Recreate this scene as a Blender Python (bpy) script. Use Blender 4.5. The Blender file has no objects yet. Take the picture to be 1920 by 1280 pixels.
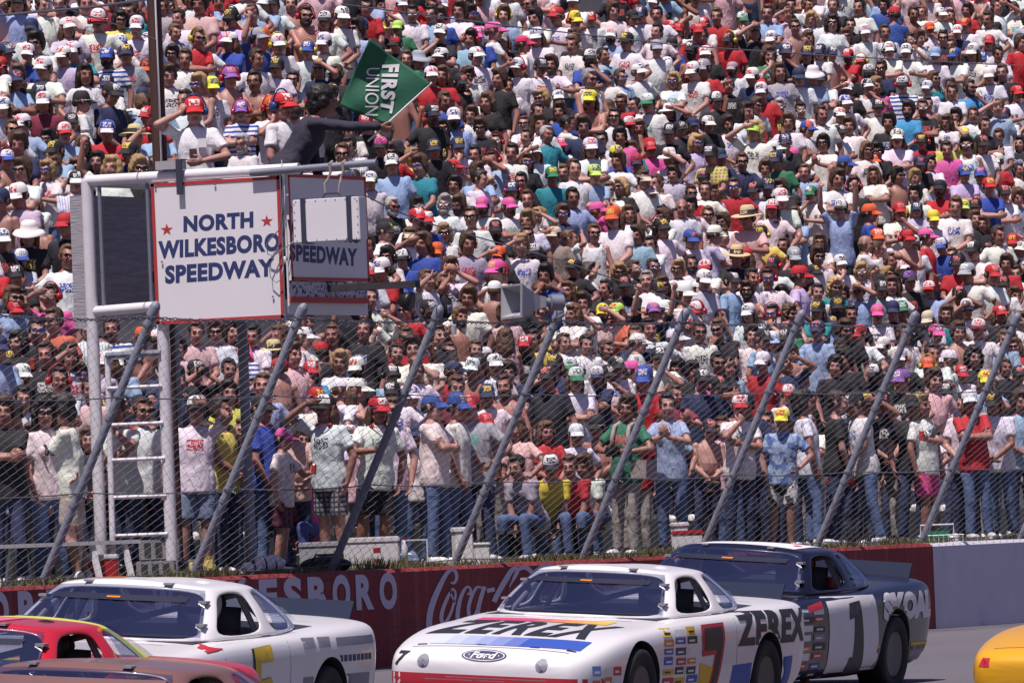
import bpy, bmesh, math, random
import numpy as np
from mathutils import Vector, Matrix, noise
from mathutils.bvhtree import BVHTree
R = math.radians
rnd = random.Random(7)
scene = bpy.context.scene
col = scene.collection

# ------------------------------------------------------------------ camera
TH = R(65.0); FPX = 17150.0
Z0 = FPX / 170.0; DWALL = Z0 * math.cos(TH)
CAM = Vector((-Z0 * math.sin(TH), -DWALL, 1.62))
PITCH = math.atan(359 / FPX); ROLL = R(2.3)
fwd = Vector((math.sin(TH) * math.cos(PITCH), math.cos(TH) * math.cos(PITCH), math.sin(PITCH)))
rgt0 = Vector((math.cos(TH), -math.sin(TH), 0)); up0 = rgt0.cross(fwd)
upv = up0 * math.cos(ROLL) + rgt0 * math.sin(ROLL)
rgt = rgt0 * math.cos(ROLL) - up0 * math.sin(ROLL)
cam_d = bpy.data.cameras.new('camera'); cam = bpy.data.objects.new('camera', cam_d); col.objects.link(cam)
m3 = Matrix((rgt, upv, -fwd)).transposed()
cam.matrix_world = Matrix.Translation(CAM) @ m3.to_4x4()
cam_d.sensor_width = 36; cam_d.lens = FPX / 1920 * 36; cam_d.clip_start = 1; cam_d.clip_end = 3000
scene.camera = cam

def ray(px, py):
    return (fwd + rgt * ((px - 960) / FPX) + upv * (-(py - 640) / FPX))
def at(px, py, Y):
    """point of the world plane y = Y seen at photo pixel px, py (1920 wide)"""
    d = ray(px, py); t = (Y - CAM.y) / d.y
    return CAM + d * t
def at_z(px, py, Z):
    d = ray(px, py); t = (Z - CAM.z) / d.z
    return CAM + d * t
def at_depth(px, py, dep):
    return CAM + ray(px, py) * dep
def proj(p):
    v = Vector(p) - CAM; w = v.dot(fwd)
    return (960 + FPX * v.dot(rgt) / w, 640 - FPX * v.dot(upv) / w, w)

# ------------------------------------------------------------------ light
SUN_AZ = Vector((-0.35, 0.012, 0)); SUN_EL = R(70)
sdir = Vector((SUN_AZ.normalized().x * math.cos(SUN_EL), SUN_AZ.normalized().y * math.cos(SUN_EL), math.sin(SUN_EL)))
world = bpy.data.worlds.new('World'); scene.world = world; world.use_nodes = True
wn = world.node_tree.nodes; wl = world.node_tree.links
bg = wn['Background']; sky = wn.new('ShaderNodeTexSky'); sky.sky_type = 'NISHITA'; sky.sun_disc = False
sky.sun_elevation = SUN_EL; sky.sun_rotation = math.atan2(sdir.x, sdir.y)
sky.dust_density = 1.5; sky.ozone_density = 1.6
tint = wn.new('ShaderNodeMix'); tint.data_type = 'RGBA'; tint.blend_type = 'MULTIPLY'; tint.inputs[0].default_value = 1; tint.inputs[7].default_value = (1.06, .88, 1.24, 1)
wl.new(sky.outputs[0], tint.inputs[6]); wl.new(tint.outputs[2], bg.inputs[0]); bg.inputs[1].default_value = 0.053
sun_d = bpy.data.lights.new('sun', 'SUN'); sun_d.energy = 5.0; sun_d.angle = R(0.53); sun_d.color = (1.0, 0.915, 0.87)
sun = bpy.data.objects.new('sun', sun_d); col.objects.link(sun)
sun.rotation_euler = sdir.to_track_quat('Z', 'Y').to_euler()
sun.location = (0, 0, 60)
scene.view_settings.view_transform = 'Standard'; scene.view_settings.look = 'None'
scene.view_settings.exposure = 0.08; scene.view_settings.gamma = 1.0; scene.view_settings.use_curve_mapping = False
scene.cycles.max_bounces = 5; scene.cycles.diffuse_bounces = 3; scene.cycles.glossy_bounces = 3
scene.cycles.transparent_max_bounces = 12; scene.cycles.caustics_reflective = False; scene.cycles.caustics_refractive = False

# ------------------------------------------------------------------ helpers
def tag(o, label=None, cat=None, group=None, kind=None):
    if label: o['label'] = label
    if cat: o['category'] = cat
    if group: o['group'] = group
    if kind: o['kind'] = kind
    return o
def link(o, parent=None):
    col.objects.link(o)
    if parent: o.parent = parent
    return o
def empty(name, loc=(0, 0, 0), rz=0.0):
    o = bpy.data.objects.new(name, None); o.empty_display_size = 0.2
    o.location = loc; o.rotation_euler = (0, 0, rz); col.objects.link(o); return o
def mesh_obj(name, verts, faces, mat=None, parent=None, smooth=False, mats=None, midx=None):
    me = bpy.data.meshes.new(name); me.from_pydata([tuple(v) for v in verts], [], faces)
    for m in (mats or ([mat] if mat else [])): me.materials.append(m)
    if midx is not None: me.polygons.foreach_set('material_index', midx)
    if smooth: me.polygons.foreach_set('use_smooth', [True] * len(me.polygons))
    me.update()
    return link(bpy.data.objects.new(name, me), parent)
def bm_obj(name, bm, mat=None, parent=None, smooth=False, mats=None):
    me = bpy.data.meshes.new(name); bm.to_mesh(me); bm.free()
    for m in (mats or ([mat] if mat else [])): me.materials.append(m)
    if smooth: me.polygons.foreach_set('use_smooth', [True] * len(me.polygons))
    return link(bpy.data.objects.new(name, me), parent)
class MB:
    """collects simple solids"""
    def __init__(s): s.v = []; s.f = []
    def add(s, v, f):
        b = len(s.v); s.v += [Vector(x) for x in v]; s.f += [[b + i for i in q] for q in f]; return s
    def box(s, lo, hi, M=None):
        x0, y0, z0 = lo; x1, y1, z1 = hi
        v = [Vector(p) for p in ((x0,y0,z0),(x1,y0,z0),(x1,y1,z0),(x0,y1,z0),(x0,y0,z1),(x1,y0,z1),(x1,y1,z1),(x0,y1,z1))]
        if M: v = [M @ p for p in v]
        return s.add(v, [[0,3,2,1],[4,5,6,7],[0,1,5,4],[1,2,6,5],[2,3,7,6],[3,0,4,7]])
    def hexa(s, v):
        return s.add(v, [[0,3,2,1],[4,5,6,7],[0,1,5,4],[1,2,6,5],[2,3,7,6],[3,0,4,7]])
    def tube(s, pts, rad, n=10, caps=True, round_end=False):
        pts = [Vector(p) for p in pts]
        rs = rad if isinstance(rad, (list, tuple)) else [rad] * len(pts)
        if round_end:
            d = (pts[-1] - pts[-2]).normalized(); r0 = rs[-1]
            pts = pts + [pts[-1] + d * r0 * .6, pts[-1] + d * r0 * .95]; rs = list(rs) + [r0 * .8, r0 * .3]
        t0 = (pts[1] - pts[0]).normalized()
        ref = Vector((0, 0, 1)) if abs(t0.z) < .9 else Vector((1, 0, 0))
        u = t0.cross(ref).normalized()
        b = len(s.v)
        for i, p in enumerate(pts):
            t = (pts[min(i + 1, len(pts) - 1)] - pts[max(i - 1, 0)]).normalized()
            u = (u - t * u.dot(t)).normalized(); w = t.cross(u)
            for k in range(n):
                a = 2 * math.pi * k / n
                s.v.append(p + (u * math.cos(a) + w * math.sin(a)) * rs[i])
        for i in range(len(pts) - 1):
            for k in range(n):
                s.f.append([b + i*n + k, b + i*n + (k+1) % n, b + (i+1)*n + (k+1) % n, b + (i+1)*n + k])
        if caps:
            s.f.append([b + k for k in reversed(range(n))]); s.f.append([b + (len(pts)-1)*n + k for k in range(n)])
        return s
    def ell(s, c, r, M=None, n=12, m=8):
        b = len(s.v); c = Vector(c)
        for i in range(1, m):
            ph = math.pi * i / m
            for k in range(n):
                a = 2 * math.pi * k / n
                p = Vector((r[0]*math.sin(ph)*math.cos(a), r[1]*math.sin(ph)*math.sin(a), r[2]*math.cos(ph)))
                if M: p = M @ p
                s.v.append(c + p)
        tp = Vector((0,0,r[2])); bt = Vector((0,0,-r[2]))
        if M: tp = M @ tp; bt = M @ bt
        s.v.append(c + tp); s.v.append(c + bt); T = len(s.v) - 2; B = T + 1
        for i in range(m - 2):
            for k in range(n):
                s.f.append([b+i*n+k, b+(i+1)*n+k, b+(i+1)*n+(k+1)%n, b+i*n+(k+1)%n])
        for k in range(n):
            s.f.append([T, b+k, b+(k+1)%n]); s.f.append([B, b+(m-2)*n+(k+1)%n, b+(m-2)*n+k])
        return s
    def loft(s, rings, caps=True):
        b = len(s.v); n = len(rings[0])
        for rg in rings: s.v += [Vector(p) for p in rg]
        for i in range(len(rings) - 1):
            for k in range(n):
                s.f.append([b+i*n+k, b+i*n+(k+1)%n, b+(i+1)*n+(k+1)%n, b+(i+1)*n+k])
        if caps:
            s.f.append([b+k for k in reversed(range(n))]); s.f.append([b+(len(rings)-1)*n+k for k in range(n)])
        return s
    def xf(s, M):
        s.v = [M @ v for v in s.v]; return s
    def build(s, name, mat, parent=None, smooth=False, **k):
        return mesh_obj(name, s.v, s.f, mat, parent, smooth, **k)
def smooth_by_angle(o, ang=40):
    me = o.data; me.polygons.foreach_set('use_smooth', [True] * len(me.polygons))
    bm = bmesh.new(); bm.from_mesh(me)
    for e in bm.edges:
        if len(e.link_faces) == 2 and e.calc_face_angle(0) > R(ang): e.smooth = False
    bm.to_mesh(me); bm.free()

# ------------------------------------------------------------------ materials
def N(nt, t, **k):
    n = nt.nodes.new(t)
    for a, b in k.items(): setattr(n, a, b)
    return n
def new_mat(name):
    m = bpy.data.materials.new(name); m.use_nodes = True
    return m, m.node_tree, m.node_tree.nodes['Principled BSDF']
def math_n(nt, op, a, b=None, c=None):
    n = N(nt, 'ShaderNodeMath', operation=op)
    for i, x in enumerate((a, b, c)):
        if x is None: continue
        if isinstance(x, (int, float)): n.inputs[i].default_value = x
        else: nt.links.new(x, n.inputs[i])
    return n.outputs[0]
def mix_c(nt, f, a, b, mode='MIX'):
    n = N(nt, 'ShaderNodeMix', data_type='RGBA', blend_type=mode)
    for s, x in ((0, f), (6, a), (7, b)):
        if isinstance(x, (int, float)): n.inputs[s].default_value = x
        elif isinstance(x, (tuple, list)): n.inputs[s].default_value = tuple(x) + ((1,) if len(x) == 3 else ())
        else: nt.links.new(x, n.inputs[s])
    return n.outputs[2]
def plain(name, c, rough=.6, var=.12, scale=6.0, bump=0.0, bscale=40.0, metal=0.0, c2=None, stain=0.0, coat=0.0, stretch=(1, 1, 1)):
    m, nt, p = new_mat(name)
    tc = N(nt, 'ShaderNodeTexCoord'); mp = N(nt, 'ShaderNodeMapping'); mp.inputs['Scale'].default_value = stretch
    nt.links.new(tc.outputs['Object'], mp.inputs[0])
    no = N(nt, 'ShaderNodeTexNoise'); no.inputs['Scale'].default_value = scale; no.inputs['Detail'].default_value = 6; no.inputs['Roughness'].default_value = .65
    nt.links.new(mp.outputs[0], no.inputs['Vector'])
    d = c2 or tuple(x * (1 - 2 * var) for x in c); e = tuple(min(1, x * (1 + var)) for x in c)
    out = mix_c(nt, no.outputs[0], d, e)
    if stain:
        n2 = N(nt, 'ShaderNodeTexNoise'); n2.inputs['Scale'].default_value = scale * .37; n2.inputs['Detail'].default_value = 8
        nt.links.new(mp.outputs[0], n2.inputs['Vector'])
        r = N(nt, 'ShaderNodeMapRange'); r.inputs[1].default_value = .55; r.inputs[2].default_value = .75; nt.links.new(n2.outputs[0], r.inputs[0])
        out = mix_c(nt, math_n(nt, 'MULTIPLY', r.outputs[0], stain), out, tuple(x * .45 for x in c))
    nt.links.new(out, p.inputs['Base Color'])
    p.inputs['Roughness'].default_value = rough; p.inputs['Metallic'].default_value = metal
    if coat: p.inputs['Coat Weight'].default_value = coat; p.inputs['Coat Roughness'].default_value = .04
    if bump:
        nb = N(nt, 'ShaderNodeTexNoise'); nb.inputs['Scale'].default_value = bscale; nb.inputs['Detail'].default_value = 5
        nt.links.new(mp.outputs[0], nb.inputs['Vector'])
        b = N(nt, 'ShaderNodeBump'); b.inputs['Strength'].default_value = bump; b.inputs['Distance'].default_value = .02
        nt.links.new(nb.outputs[0], b.inputs['Height']); nt.links.new(b.outputs[0], p.inputs['Normal'])
    return m
M = {}
M['white_paint'] = plain('white_paint', (.76, .74, .76), .5, .05, 3, stain=.25)
M['sign_white'] = plain('sign_white', (.80, .77, .80), .55, .03, 2, stain=.12)
M['sign_red'] = plain('sign_red', (.50, .045, .04), .5, .1, 8)
M['sign_blue'] = plain('sign_blue', (.035, .05, .16), .5, .15, 10)
M['white_pipe'] = plain('white_pipe', (.75, .72, .76), .45, .08, 5, stain=.4, bump=.05)
M['galv'] = plain('galvanised_steel', (.24, .25, .31), .5, .15, 9, metal=.25, bump=.08, stain=.3)
M['wire'] = plain('wire_steel', (.16, .16, .20), .5, .1, 9, metal=.3)
M['mesh_wire'] = plain('mesh_wire_steel', (.13, .13, .16), .5, .1, 9, metal=.35)
M['plywood'] = plain('weathered_plywood', (.42, .40, .44), .85, .35, 3, bump=.5, bscale=9, stain=.5, stretch=(1, 1, 14))
M['wood_dark'] = plain('dark_wood', (.085, .035, .028), .7, .3, 6, bump=.4, bscale=14, stretch=(9, 9, .7))
M['timber_dark'] = plain('dark_timber', (.045, .042, .05), .8, .3, 8, bump=.3, bscale=20)
M['concrete'] = plain('concrete', (.30, .29, .29), .9, .15, 3, bump=.4, bscale=30, stain=.4)
M['block'] = plain('concrete_block', (.27, .265, .27), .9, .15, 5, bump=.5, bscale=60, stain=.2)
M['rope'] = plain('rope', (.30, .25, .22), .9, .2, 60, bump=.4, bscale=120)
M['black'] = plain('black_plastic', (.012, .012, .015), .45, .1, 9)
M['dark_strap'] = plain('dark_strap', (.035, .04, .075), .7, .1, 20)
M['red_plastic'] = plain('red_plastic', (.42, .02, .02), .35, .06, 4)
M['white_plastic'] = plain('white_plastic', (.70, .68, .70), .4, .05, 4, stain=.2)
M['foam'] = plain('foam', (.78, .76, .76), .8, .03, 30, bump=.2, bscale=120)
M['blue_plastic'] = plain('blue_plastic', (.10, .16, .38), .4, .06, 4)
M['green_plastic'] = plain('green_plastic', (.02, .20, .10), .4, .06, 4)
M['yellow_paper'] = plain('yellow_paper', (.62, .48, .16), .8, .2, 12, bump=.5, bscale=30)
M['grey_plastic'] = plain('grey_plastic', (.40, .40, .43), .5, .06, 5, stain=.2)
M['rubber'] = plain('rubber', (.012, .012, .013), .75, .15, 20, bump=.2, bscale=60)
# ------------------------------------------------------------------ flat lettering
_tc = {}
def text2d(s, bold=0.02, shear=0.0, space=1.0):
    """outline of a word as a flat mesh scaled to the unit square"""
    key = (s, bold, shear, space)
    if key in _tc: return _tc[key]
    cu = bpy.data.curves.new('lettering_curve', 'FONT'); cu.body = s; cu.offset = bold; cu.shear = shear; cu.space_character = space
    cu.resolution_u = 4
    ob = bpy.data.objects.new('lettering_curve', cu); col.objects.link(ob)
    dg = bpy.context.evaluated_depsgraph_get(); me = bpy.data.meshes.new_from_object(ob.evaluated_get(dg))
    v = np.array([(p.co.x, p.co.y) for p in me.vertices]); f = [list(p.vertices) for p in me.polygons]
    lo = v.min(0); hi = v.max(0); v = (v - lo) / (hi - lo)
    bpy.data.objects.remove(ob); bpy.data.curves.remove(cu); bpy.data.meshes.remove(me)
    _tc[key] = (v, f, (hi - lo)); return _tc[key]
def quad_map(v2, q):
    a, b, c, d = [Vector(x) for x in q]        # bottom left, bottom right, top right, top left
    return [(a * (1-u) + b * u) * (1-w) + (d * (1-u) + c * u) * w for u, w in v2]
def letter_quad(mb, s, q, lift=None, **k):
    v, f, _ = text2d(s, **k); pv = quad_map(v, q)
    if lift: pv = [p + lift for p in pv]
    mb.add(pv, f)
def star2d():
    p = []
    for i in range(10):
        r = .5 if i % 2 == 0 else .2; a = math.pi / 2 + i * math.pi / 5
        p.append((.5 + r * math.cos(a), .5 + r * math.sin(a)))
    return p, [list(range(10))]

# ------------------------------------------------------------------ ground and track
def asphalt():
    m, nt, p = new_mat('asphalt')
    tc = N(nt, 'ShaderNodeTexCoord'); n1 = N(nt, 'ShaderNodeTexNoise'); n1.inputs['Scale'].default_value = 55; n1.inputs['Detail'].default_value = 4
    n2 = N(nt, 'ShaderNodeTexNoise'); n2.inputs['Scale'].default_value = .35; n2.inputs['Detail'].default_value = 5
    mp = N(nt, 'ShaderNodeMapping'); mp.inputs['Scale'].default_value = (.12, 1, 1)
    nt.links.new(tc.outputs['Object'], n1.inputs['Vector']); nt.links.new(tc.outputs['Object'], mp.inputs[0]); nt.links.new(mp.outputs[0], n2.inputs['Vector'])
    a = mix_c(nt, n1.outputs[0], (.045, .042, .05), (.20, .19, .215)); b = mix_c(nt, n2.outputs[0], (.6, .6, .6), (1.25, 1.2, 1.25))
    o = mix_c(nt, 1.0, a, b, 'MULTIPLY'); nt.links.new(o, p.inputs['Base Color']); p.inputs['Roughness'].default_value = .9
    bp = N(nt, 'ShaderNodeBump'); bp.inputs['Strength'].default_value = .5; bp.inputs['Distance'].default_value = .01
    nt.links.new(n1.outputs[0], bp.inputs['Height']); nt.links.new(bp.outputs[0], p.inputs['Normal'])
    return m
M['asphalt'] = asphalt()
M['turf'] = plain('turf', (.055, .075, .03), .95, .4, 3, bump=.6, bscale=40, c2=(.10, .085, .05))
prof = [(-1200, -.8), (-60, -.4), (-42.6, -.3), (-19, -.48), (-17.4, -.36), (-16, -.12), (-13.3, .05), (-12, .08), (-9.66, .14), (-4, .22), (0.02, .25)]
def ground_z(y):
    for (a, za), (b, zb) in zip(prof, prof[1:]):
        if a <= y <= b: return za + (zb - za) * (y - a) / (b - a)
    return .25
def strip(name, ys, x0, x1, mat, dz=0):
    v = []; f = []
    for y in ys: v += [(x0, y, ground_z(y) + dz), (x1, y, ground_z(y) + dz)]
    for i in range(len(ys) - 1): f.append([2*i, 2*i+1, 2*i+3, 2*i+2])
    return mesh_obj(name, v, f, mat)
tag(strip('infield', [-1200, -60, -42.6, -20.504], -900, 1200, M['turf']), kind='structure')
tag(strip('track', [-20.5, -19, -17.4, -16, -13.3, -12, -9.66, -4, 0.02], -900, 1200, M['asphalt']), kind='structure')

# ------------------------------------------------------------------ wall along the track
WZ = at(1000, 1053, 0).z; GZ = WZ - .01
XW = at(1752, 1100, 0).x
def red_wall():
    m, nt, p = new_mat('red_wall_paint')
    tc = N(nt, 'ShaderNodeTexCoord'); n1 = N(nt, 'ShaderNodeTexNoise'); n1.inputs['Scale'].default_value = 2.2; n1.inputs['Detail'].default_value = 8; n1.inputs['Roughness'].default_value = .7
    mp = N(nt, 'ShaderNodeMapping'); mp.inputs['Scale'].default_value = (3.5, 1, .25)
    nt.links.new(tc.outputs['Object'], mp.inputs[0]); n2 = N(nt, 'ShaderNodeTexNoise'); n2.inputs['Scale'].default_value = 2.4; n2.inputs['Detail'].default_value = 7
    nt.links.new(tc.outputs['Object'], n1.inputs['Vector']); nt.links.new(mp.outputs[0], n2.inputs['Vector'])
    a = mix_c(nt, n1.outputs[0], (.13, .012, .016), (.30, .035, .038))
    r = N(nt, 'ShaderNodeMapRange'); r.inputs[1].default_value = .52; r.inputs[2].default_value = .72; nt.links.new(n2.outputs[0], r.inputs[0])
    o = mix_c(nt, math_n(nt, 'MULTIPLY', r.outputs[0], .45), a, (.33, .14, .13))
    m5 = N(nt, 'ShaderNodeMapping'); m5.inputs['Scale'].default_value = (.55, 1, 9); nt.links.new(tc.outputs['Object'], m5.inputs[0])
    n5 = N(nt, 'ShaderNodeTexNoise'); n5.inputs['Scale'].default_value = 1.6; n5.inputs['Detail'].default_value = 6; nt.links.new(m5.outputs[0], n5.inputs['Vector'])
    r5 = N(nt, 'ShaderNodeMapRange'); r5.inputs[1].default_value = .58; r5.inputs[2].default_value = .70; nt.links.new(n5.outputs[0], r5.inputs[0])
    o = mix_c(nt, math_n(nt, 'MULTIPLY', r5.outputs[0], .55), o, (.035, .022, .025))
    nt.links.new(o, p.inputs['Base Color']); p.inputs['Roughness'].default_value = .75
    n3 = N(nt, 'ShaderNodeTexNoise'); n3.inputs['Scale'].default_value = 35; nt.links.new(tc.outputs['Object'], n3.inputs['Vector'])
    bp = N(nt, 'ShaderNodeBump'); bp.inputs['Strength'].default_value = .35; bp.inputs['Distance'].default_value = .02
    nt.links.new(n3.outputs[0], bp.inputs['Height']); nt.links.new(bp.outputs[0], p.inputs['Normal'])
    return m
M['red_wall'] = red_wall()
M['pale_wall'] = plain('pale_wall_paint', (.64, .62, .70), .8, .08, 3, bump=.2, bscale=25, stain=.25)
M['wall_letter'] = plain('wall_letter_paint', (.60, .57, .68), .75, .08, 5, stain=.15)
wall = tag(empty('track_wall', (0, 0, 0)), 'low concrete wall along the track, painted red with a pale end section', 'wall')
def wall_section(x0, x1, mat, name, lab):
    bm = bmesh.new(); n = int((x1 - x0) / .4) + 2
    ring = [(0, .05), (.0, WZ - .04), (.04, WZ), (.30, WZ), (.30, .05)]
    rows = []
    for i in range(n):
        x = x0 + (x1 - x0) * i / (n - 1)
        rows.append([bm.verts.new((x, y, z + (noise.noise(Vector((x * .9, y * 3, z * 3))) * .012 if z > .5 and y > .01 else 0))) for y, z in ring])
    for a, b in zip(rows, rows[1:]):
        for k in range(len(ring)): bm.faces.new((a[k], a[(k+1) % 5], b[(k+1) % 5], b[k]))
    bm.faces.new(rows[0][::-1]); bm.faces.new(rows[-1]); bmesh.ops.recalc_face_normals(bm, faces=bm.faces)
    o = bm_obj(name, bm, mat, wall); o['label'] = lab
    return o
wall_section(-45, XW, M['red_wall'], 'wall_section', 'dark red painted wall section with lettering')
wall_section(XW + .004, 110, M['pale_wall'], 'wall_section', 'pale whitewashed wall section')
# block letters
LETY = -.006
def px_on(px, py, Y=LETY): return at(px, py, Y)
xs_o = at(728, 1107, LETY).x; xs_s = at(549, 1115, LETY).x; pit = (xs_o - xs_s) / 4
word = 'NORTH WILKESBORO'
zt = at(728, 1074, LETY).z; zb = at(728, 1140, LETY).z
lcx = [-60, -4, 52, 105, 158, 0, 305, 353, 395, 448, 503, 549, 594, 640, 684, 728]
for i, ch in enumerate(word):
    if ch == ' ': continue
    X = at(lcx[i], 1107, LETY).x
    w = .43 if ch not in 'I' else .13
    if ch in 'WNM': w = .5
    t = .012 if ch in 'OS' else 0
    mb = MB(); letter_quad(mb, ch, [(X - w/2, LETY, zb - t), (X + w/2, LETY, zb - t), (X + w/2, LETY, zt + t), (X - w/2, LETY, zt + t)], bold=.05)
    mb.build('painted_letter', M['wall_letter'], wall)
# script word
def stroke(mb, pts, ws, sub=8):
    """ribbon through points of the wall plane, width varies; points are read from the photograph"""
    P = [Vector((x, y)) for x, y in pts]; n = len(P); out = []; wo = []
    for i in range(n - 1):
        p0 = P[max(i-1, 0)]; p1 = P[i]; p2 = P[i+1]; p3 = P[min(i+2, n-1)]
        for k in range(sub):
            t = k / sub
            out.append(.5 * ((2*p1) + (p2 - p0) * t + (2*p0 - 5*p1 + 4*p2 - p3) * t*t + (3*p1 - p0 - 3*p2 + p3) * t**3)); wo.append(ws[i] * (1-t) + ws[i+1] * t)
    out.append(P[-1]); wo.append(ws[-1]); v = []; f = []
    for i, p in enumerate(out):
        t = (out[min(i+1, len(out)-1)] - out[max(i-1, 0)]).normalized(); nn = Vector((-t.y, t.x)) * wo[i] / 2
        for q in (p + nn, p - nn):
            w3 = at(740 + q.x / 4.571, 1040 + q.y / 4.571, LETY - .00012 * len(mb.f) / 60); v.append(w3)
    for i in range(len(out) - 1): f.append([2*i, 2*i+1, 2*i+3, 2*i+2])
    mb.add(v, f)
script = [
 ([(478,232),(508,238),(530,200),(525,150),(495,125),(445,160),(385,270),(330,400),(300,520),(300,640),(350,720),(440,700),(520,600)], [8,26,28,30,26,34,46,52,52,50,44,34,20]),
 ([(520,420),(490,350),(478,305),(500,290),(522,330),(505,420),(470,520),(430,580),(402,560),(408,480),(450,370),(490,295)], [16,14,12,16,20,22,26,30,34,34,30,18]),
 ([(622,330),(645,330),(648,285),(615,275),(575,340),(548,440),(540,540),(570,600),(640,540)], [18,24,20,22,32,36,36,30,18]),
 ([(745,280),(705,275),(665,340),(635,440),(640,520),(680,520),(730,400),(760,280)], [16,22,30,32,30,22,20,18]),
 ([(770,268),(735,380),(715,480),(740,540),(800,480)], [34,36,34,28,14]),
 ([(790,306),(858,292)], [36,36]),
 ([(850,400),(900,300),(950,215),(1000,135),(1040,112),(1056,135),(1040,180),(1000,240),(985,275)], [44,46,48,42,30,22,18,14,10]),
 ([(1000,245),(1040,150),(1090,108),(1140,115),(1185,150),(1230,120),(1290,85),(1340,95),(1380,130)], [12,22,34,38,34,32,34,30,24]),
 ([(1090,420),(1050,430),(1025,490),(1030,560),(1080,560),(1105,490),(1085,425)], [18,24,30,32,28,22,18]),
 ([(1255,260),(1215,250),(1170,330),(1140,430),(1140,520),(1180,540)], [20,34,40,42,40,26]),
 ([(1250,280),(1230,360),(1190,460)], [10,14,12]),
 ([(1370,380),(1330,390),(1300,450),(1290,540),(1330,560),(1380,440),(1400,380)], [22,28,34,36,28,22,20]),
]
mb = MB()
for pts, ws in script: stroke(mb, pts, ws)
tag(mb.build('script_lettering', M['wall_letter'], wall), 'pale flowing script lettering on the red wall')

# ------------------------------------------------------------------ spectator bank and grandstand
ROW0Y = 2.55; RUN = .78; RISE = .40; NROW = 24
def row_y(r): return ROW0Y + r * RUN
def row_z(r): return GZ + RISE * r
bank = mesh_obj('spectator_bank', [(-45, .3, GZ - .02), (110, .3, GZ - .02), (110, 3.0, GZ - .005), (-45, 3.0, GZ - .005)], [[0, 1, 2, 3]], M['turf'])
tag(bank, kind='structure')
gs = tag(empty('grandstand', (0, 0, 0)), 'stepped concrete grandstand packed with standing spectators', 'grandstand')
for r in range(1, NROW):
    y0 = row_y(r) - RUN * .55
    MB().box((-45, y0, .2), (110, y0 + RUN - .003, row_z(r))).build('step', M['concrete'], gs)
MB().box((-45, row_y(NROW) - RUN * .55, .2), (110, row_y(NROW) - RUN*.55 + .3, row_z(NROW) + 1.2)).build('rear_wall', M['concrete'], gs)
# grass at the foot of the fence
def grass():
    rg = random.Random(3); v = []; f = []
    for i in range(24000):
        x = rg.uniform(-16, 22); y = .26 + abs(rg.gauss(0, .28)); 
        if noise.noise(Vector((x * .9, y * .9, 2))) < rg.uniform(-.25, .15): continue
        h = rg.uniform(.02, .11) * (1 + 1.3 * noise.noise(Vector((x * .5, 3, 1)))); a = rg.uniform(0, 6.28); w = rg.uniform(.006, .012); l = rg.uniform(0, .06)
        b = len(v); c, s = math.cos(a), math.sin(a); z = GZ - .01
        v += [(x - w*c, y - w*s, z), (x + w*c, y + w*s, z), (x + l*s*.4 + w*.5*c, y + l*c*.4, z + h*.6), (x + l*s, y + l*c, z + h)]
        f += [[b, b+1, b+2], [b, b+2, b+3]]
    return v, f
M['grass'] = plain('grass_blade', (.09, .105, .035), .8, .4, 1.5, c2=(.16, .14, .06))
v, f = grass(); tag(mesh_obj('grass', v, f, M['grass']), 'rough grass growing along the top of the red wall', 'grass', kind='stuff')

# ------------------------------------------------------------------ catch fence
FY = .42; FH = 2.72; FL = 1.40
fence = tag(empty('catch_fence', (0, FY, GZ)), 'leaning chain link catch fence on slanted grey pipe posts', 'fence')
fence_M = Matrix.Translation((0, -FY, -GZ))
def fpt(X, t, off=0.0):
    """point on the leaning fence; t 0..1 from foot to top"""
    n = Vector((0, -FH, -FL)).normalized()
    return Vector((X, FY - FL * t, GZ + FH * t)) + n * off
base_px = [(88,1088),(370,1075),(630,1060),(860,1045),(1100,1030),(1322,1018),(1538,1003),(1735,1010)]
bx = [at_z(x, y, GZ).x if False else at(x, y, FY).x for x, y in base_px]
dxm = (bx[-1] - bx[0]) / 7
post_x = [bx[0] - dxm] + bx + [bx[-1] + dxm, bx[-1] + 2 * dxm]
M['post'] = plain('post_grey_paint', (.22, .23, .29), .5, .15, 6, stain=.35, bump=.08)
for X in post_x:
    a = fpt(X, -.02, -.06); b = fpt(X, 1.0, -.06)
    mb = MB(); mb.tube([a, b], .043, 12, round_end=True); d = (b - a).normalized()
    mb.tube([b - d * .12, b - d * .02], .055, 12, round_end=True)
    for k in (.3, .62): mb.tube([a + d * 3.0 * k, a + d * (3.0 * k + .05)], .05, 12)
    po = mb.xf(fence_M).build('post', M['post'], fence); smooth_by_angle(po)
    for t in (.335, .68, .93):
        c = a + (b - a) * t; mb = MB(); mb.tube([c - d * .012, c + d * .012], .053, 12); mb.tube([c + Vector((0, -.05, -.02)), c + Vector((0, -.085, -.045))], .012, 6)
        mb.xf(fence_M @ Matrix.Identity(4)).build('clamp', M['galv'], po)
xa, xb = post_x[0] - .2, post_x[-1]
def sag(X):
    for a, b in zip(post_x, post_x[1:]):
        if a <= X <= b: u = (X - a) / (b - a); return 4 * u * (1 - u)
    return 0
def wire(t, rad, tw=0.0, ph=0.0, sg=.03, wob=0.0):
    n = int((xb - xa) / (.045 if tw else .25)); pts = []
    for i in range(n + 1):
        X = xa + (xb - xa) * i / n
        p = fpt(X, t - sg * sag(X) / FH + wob * noise.noise(Vector((X * 1.3, t * 9, ph))))
        if tw: p += Vector((0, math.cos(X * 28 + ph) * tw, math.sin(X * 28 + ph) * tw))
        pts.append(p)
    return pts
for t, ph in ((.965, 0), (.965, math.pi)):
    MB().tube(wire(t, 0, .012, ph, .03, .006), .007, 5, False).xf(fence_M).build('wire', M['wire'], fence)
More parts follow.
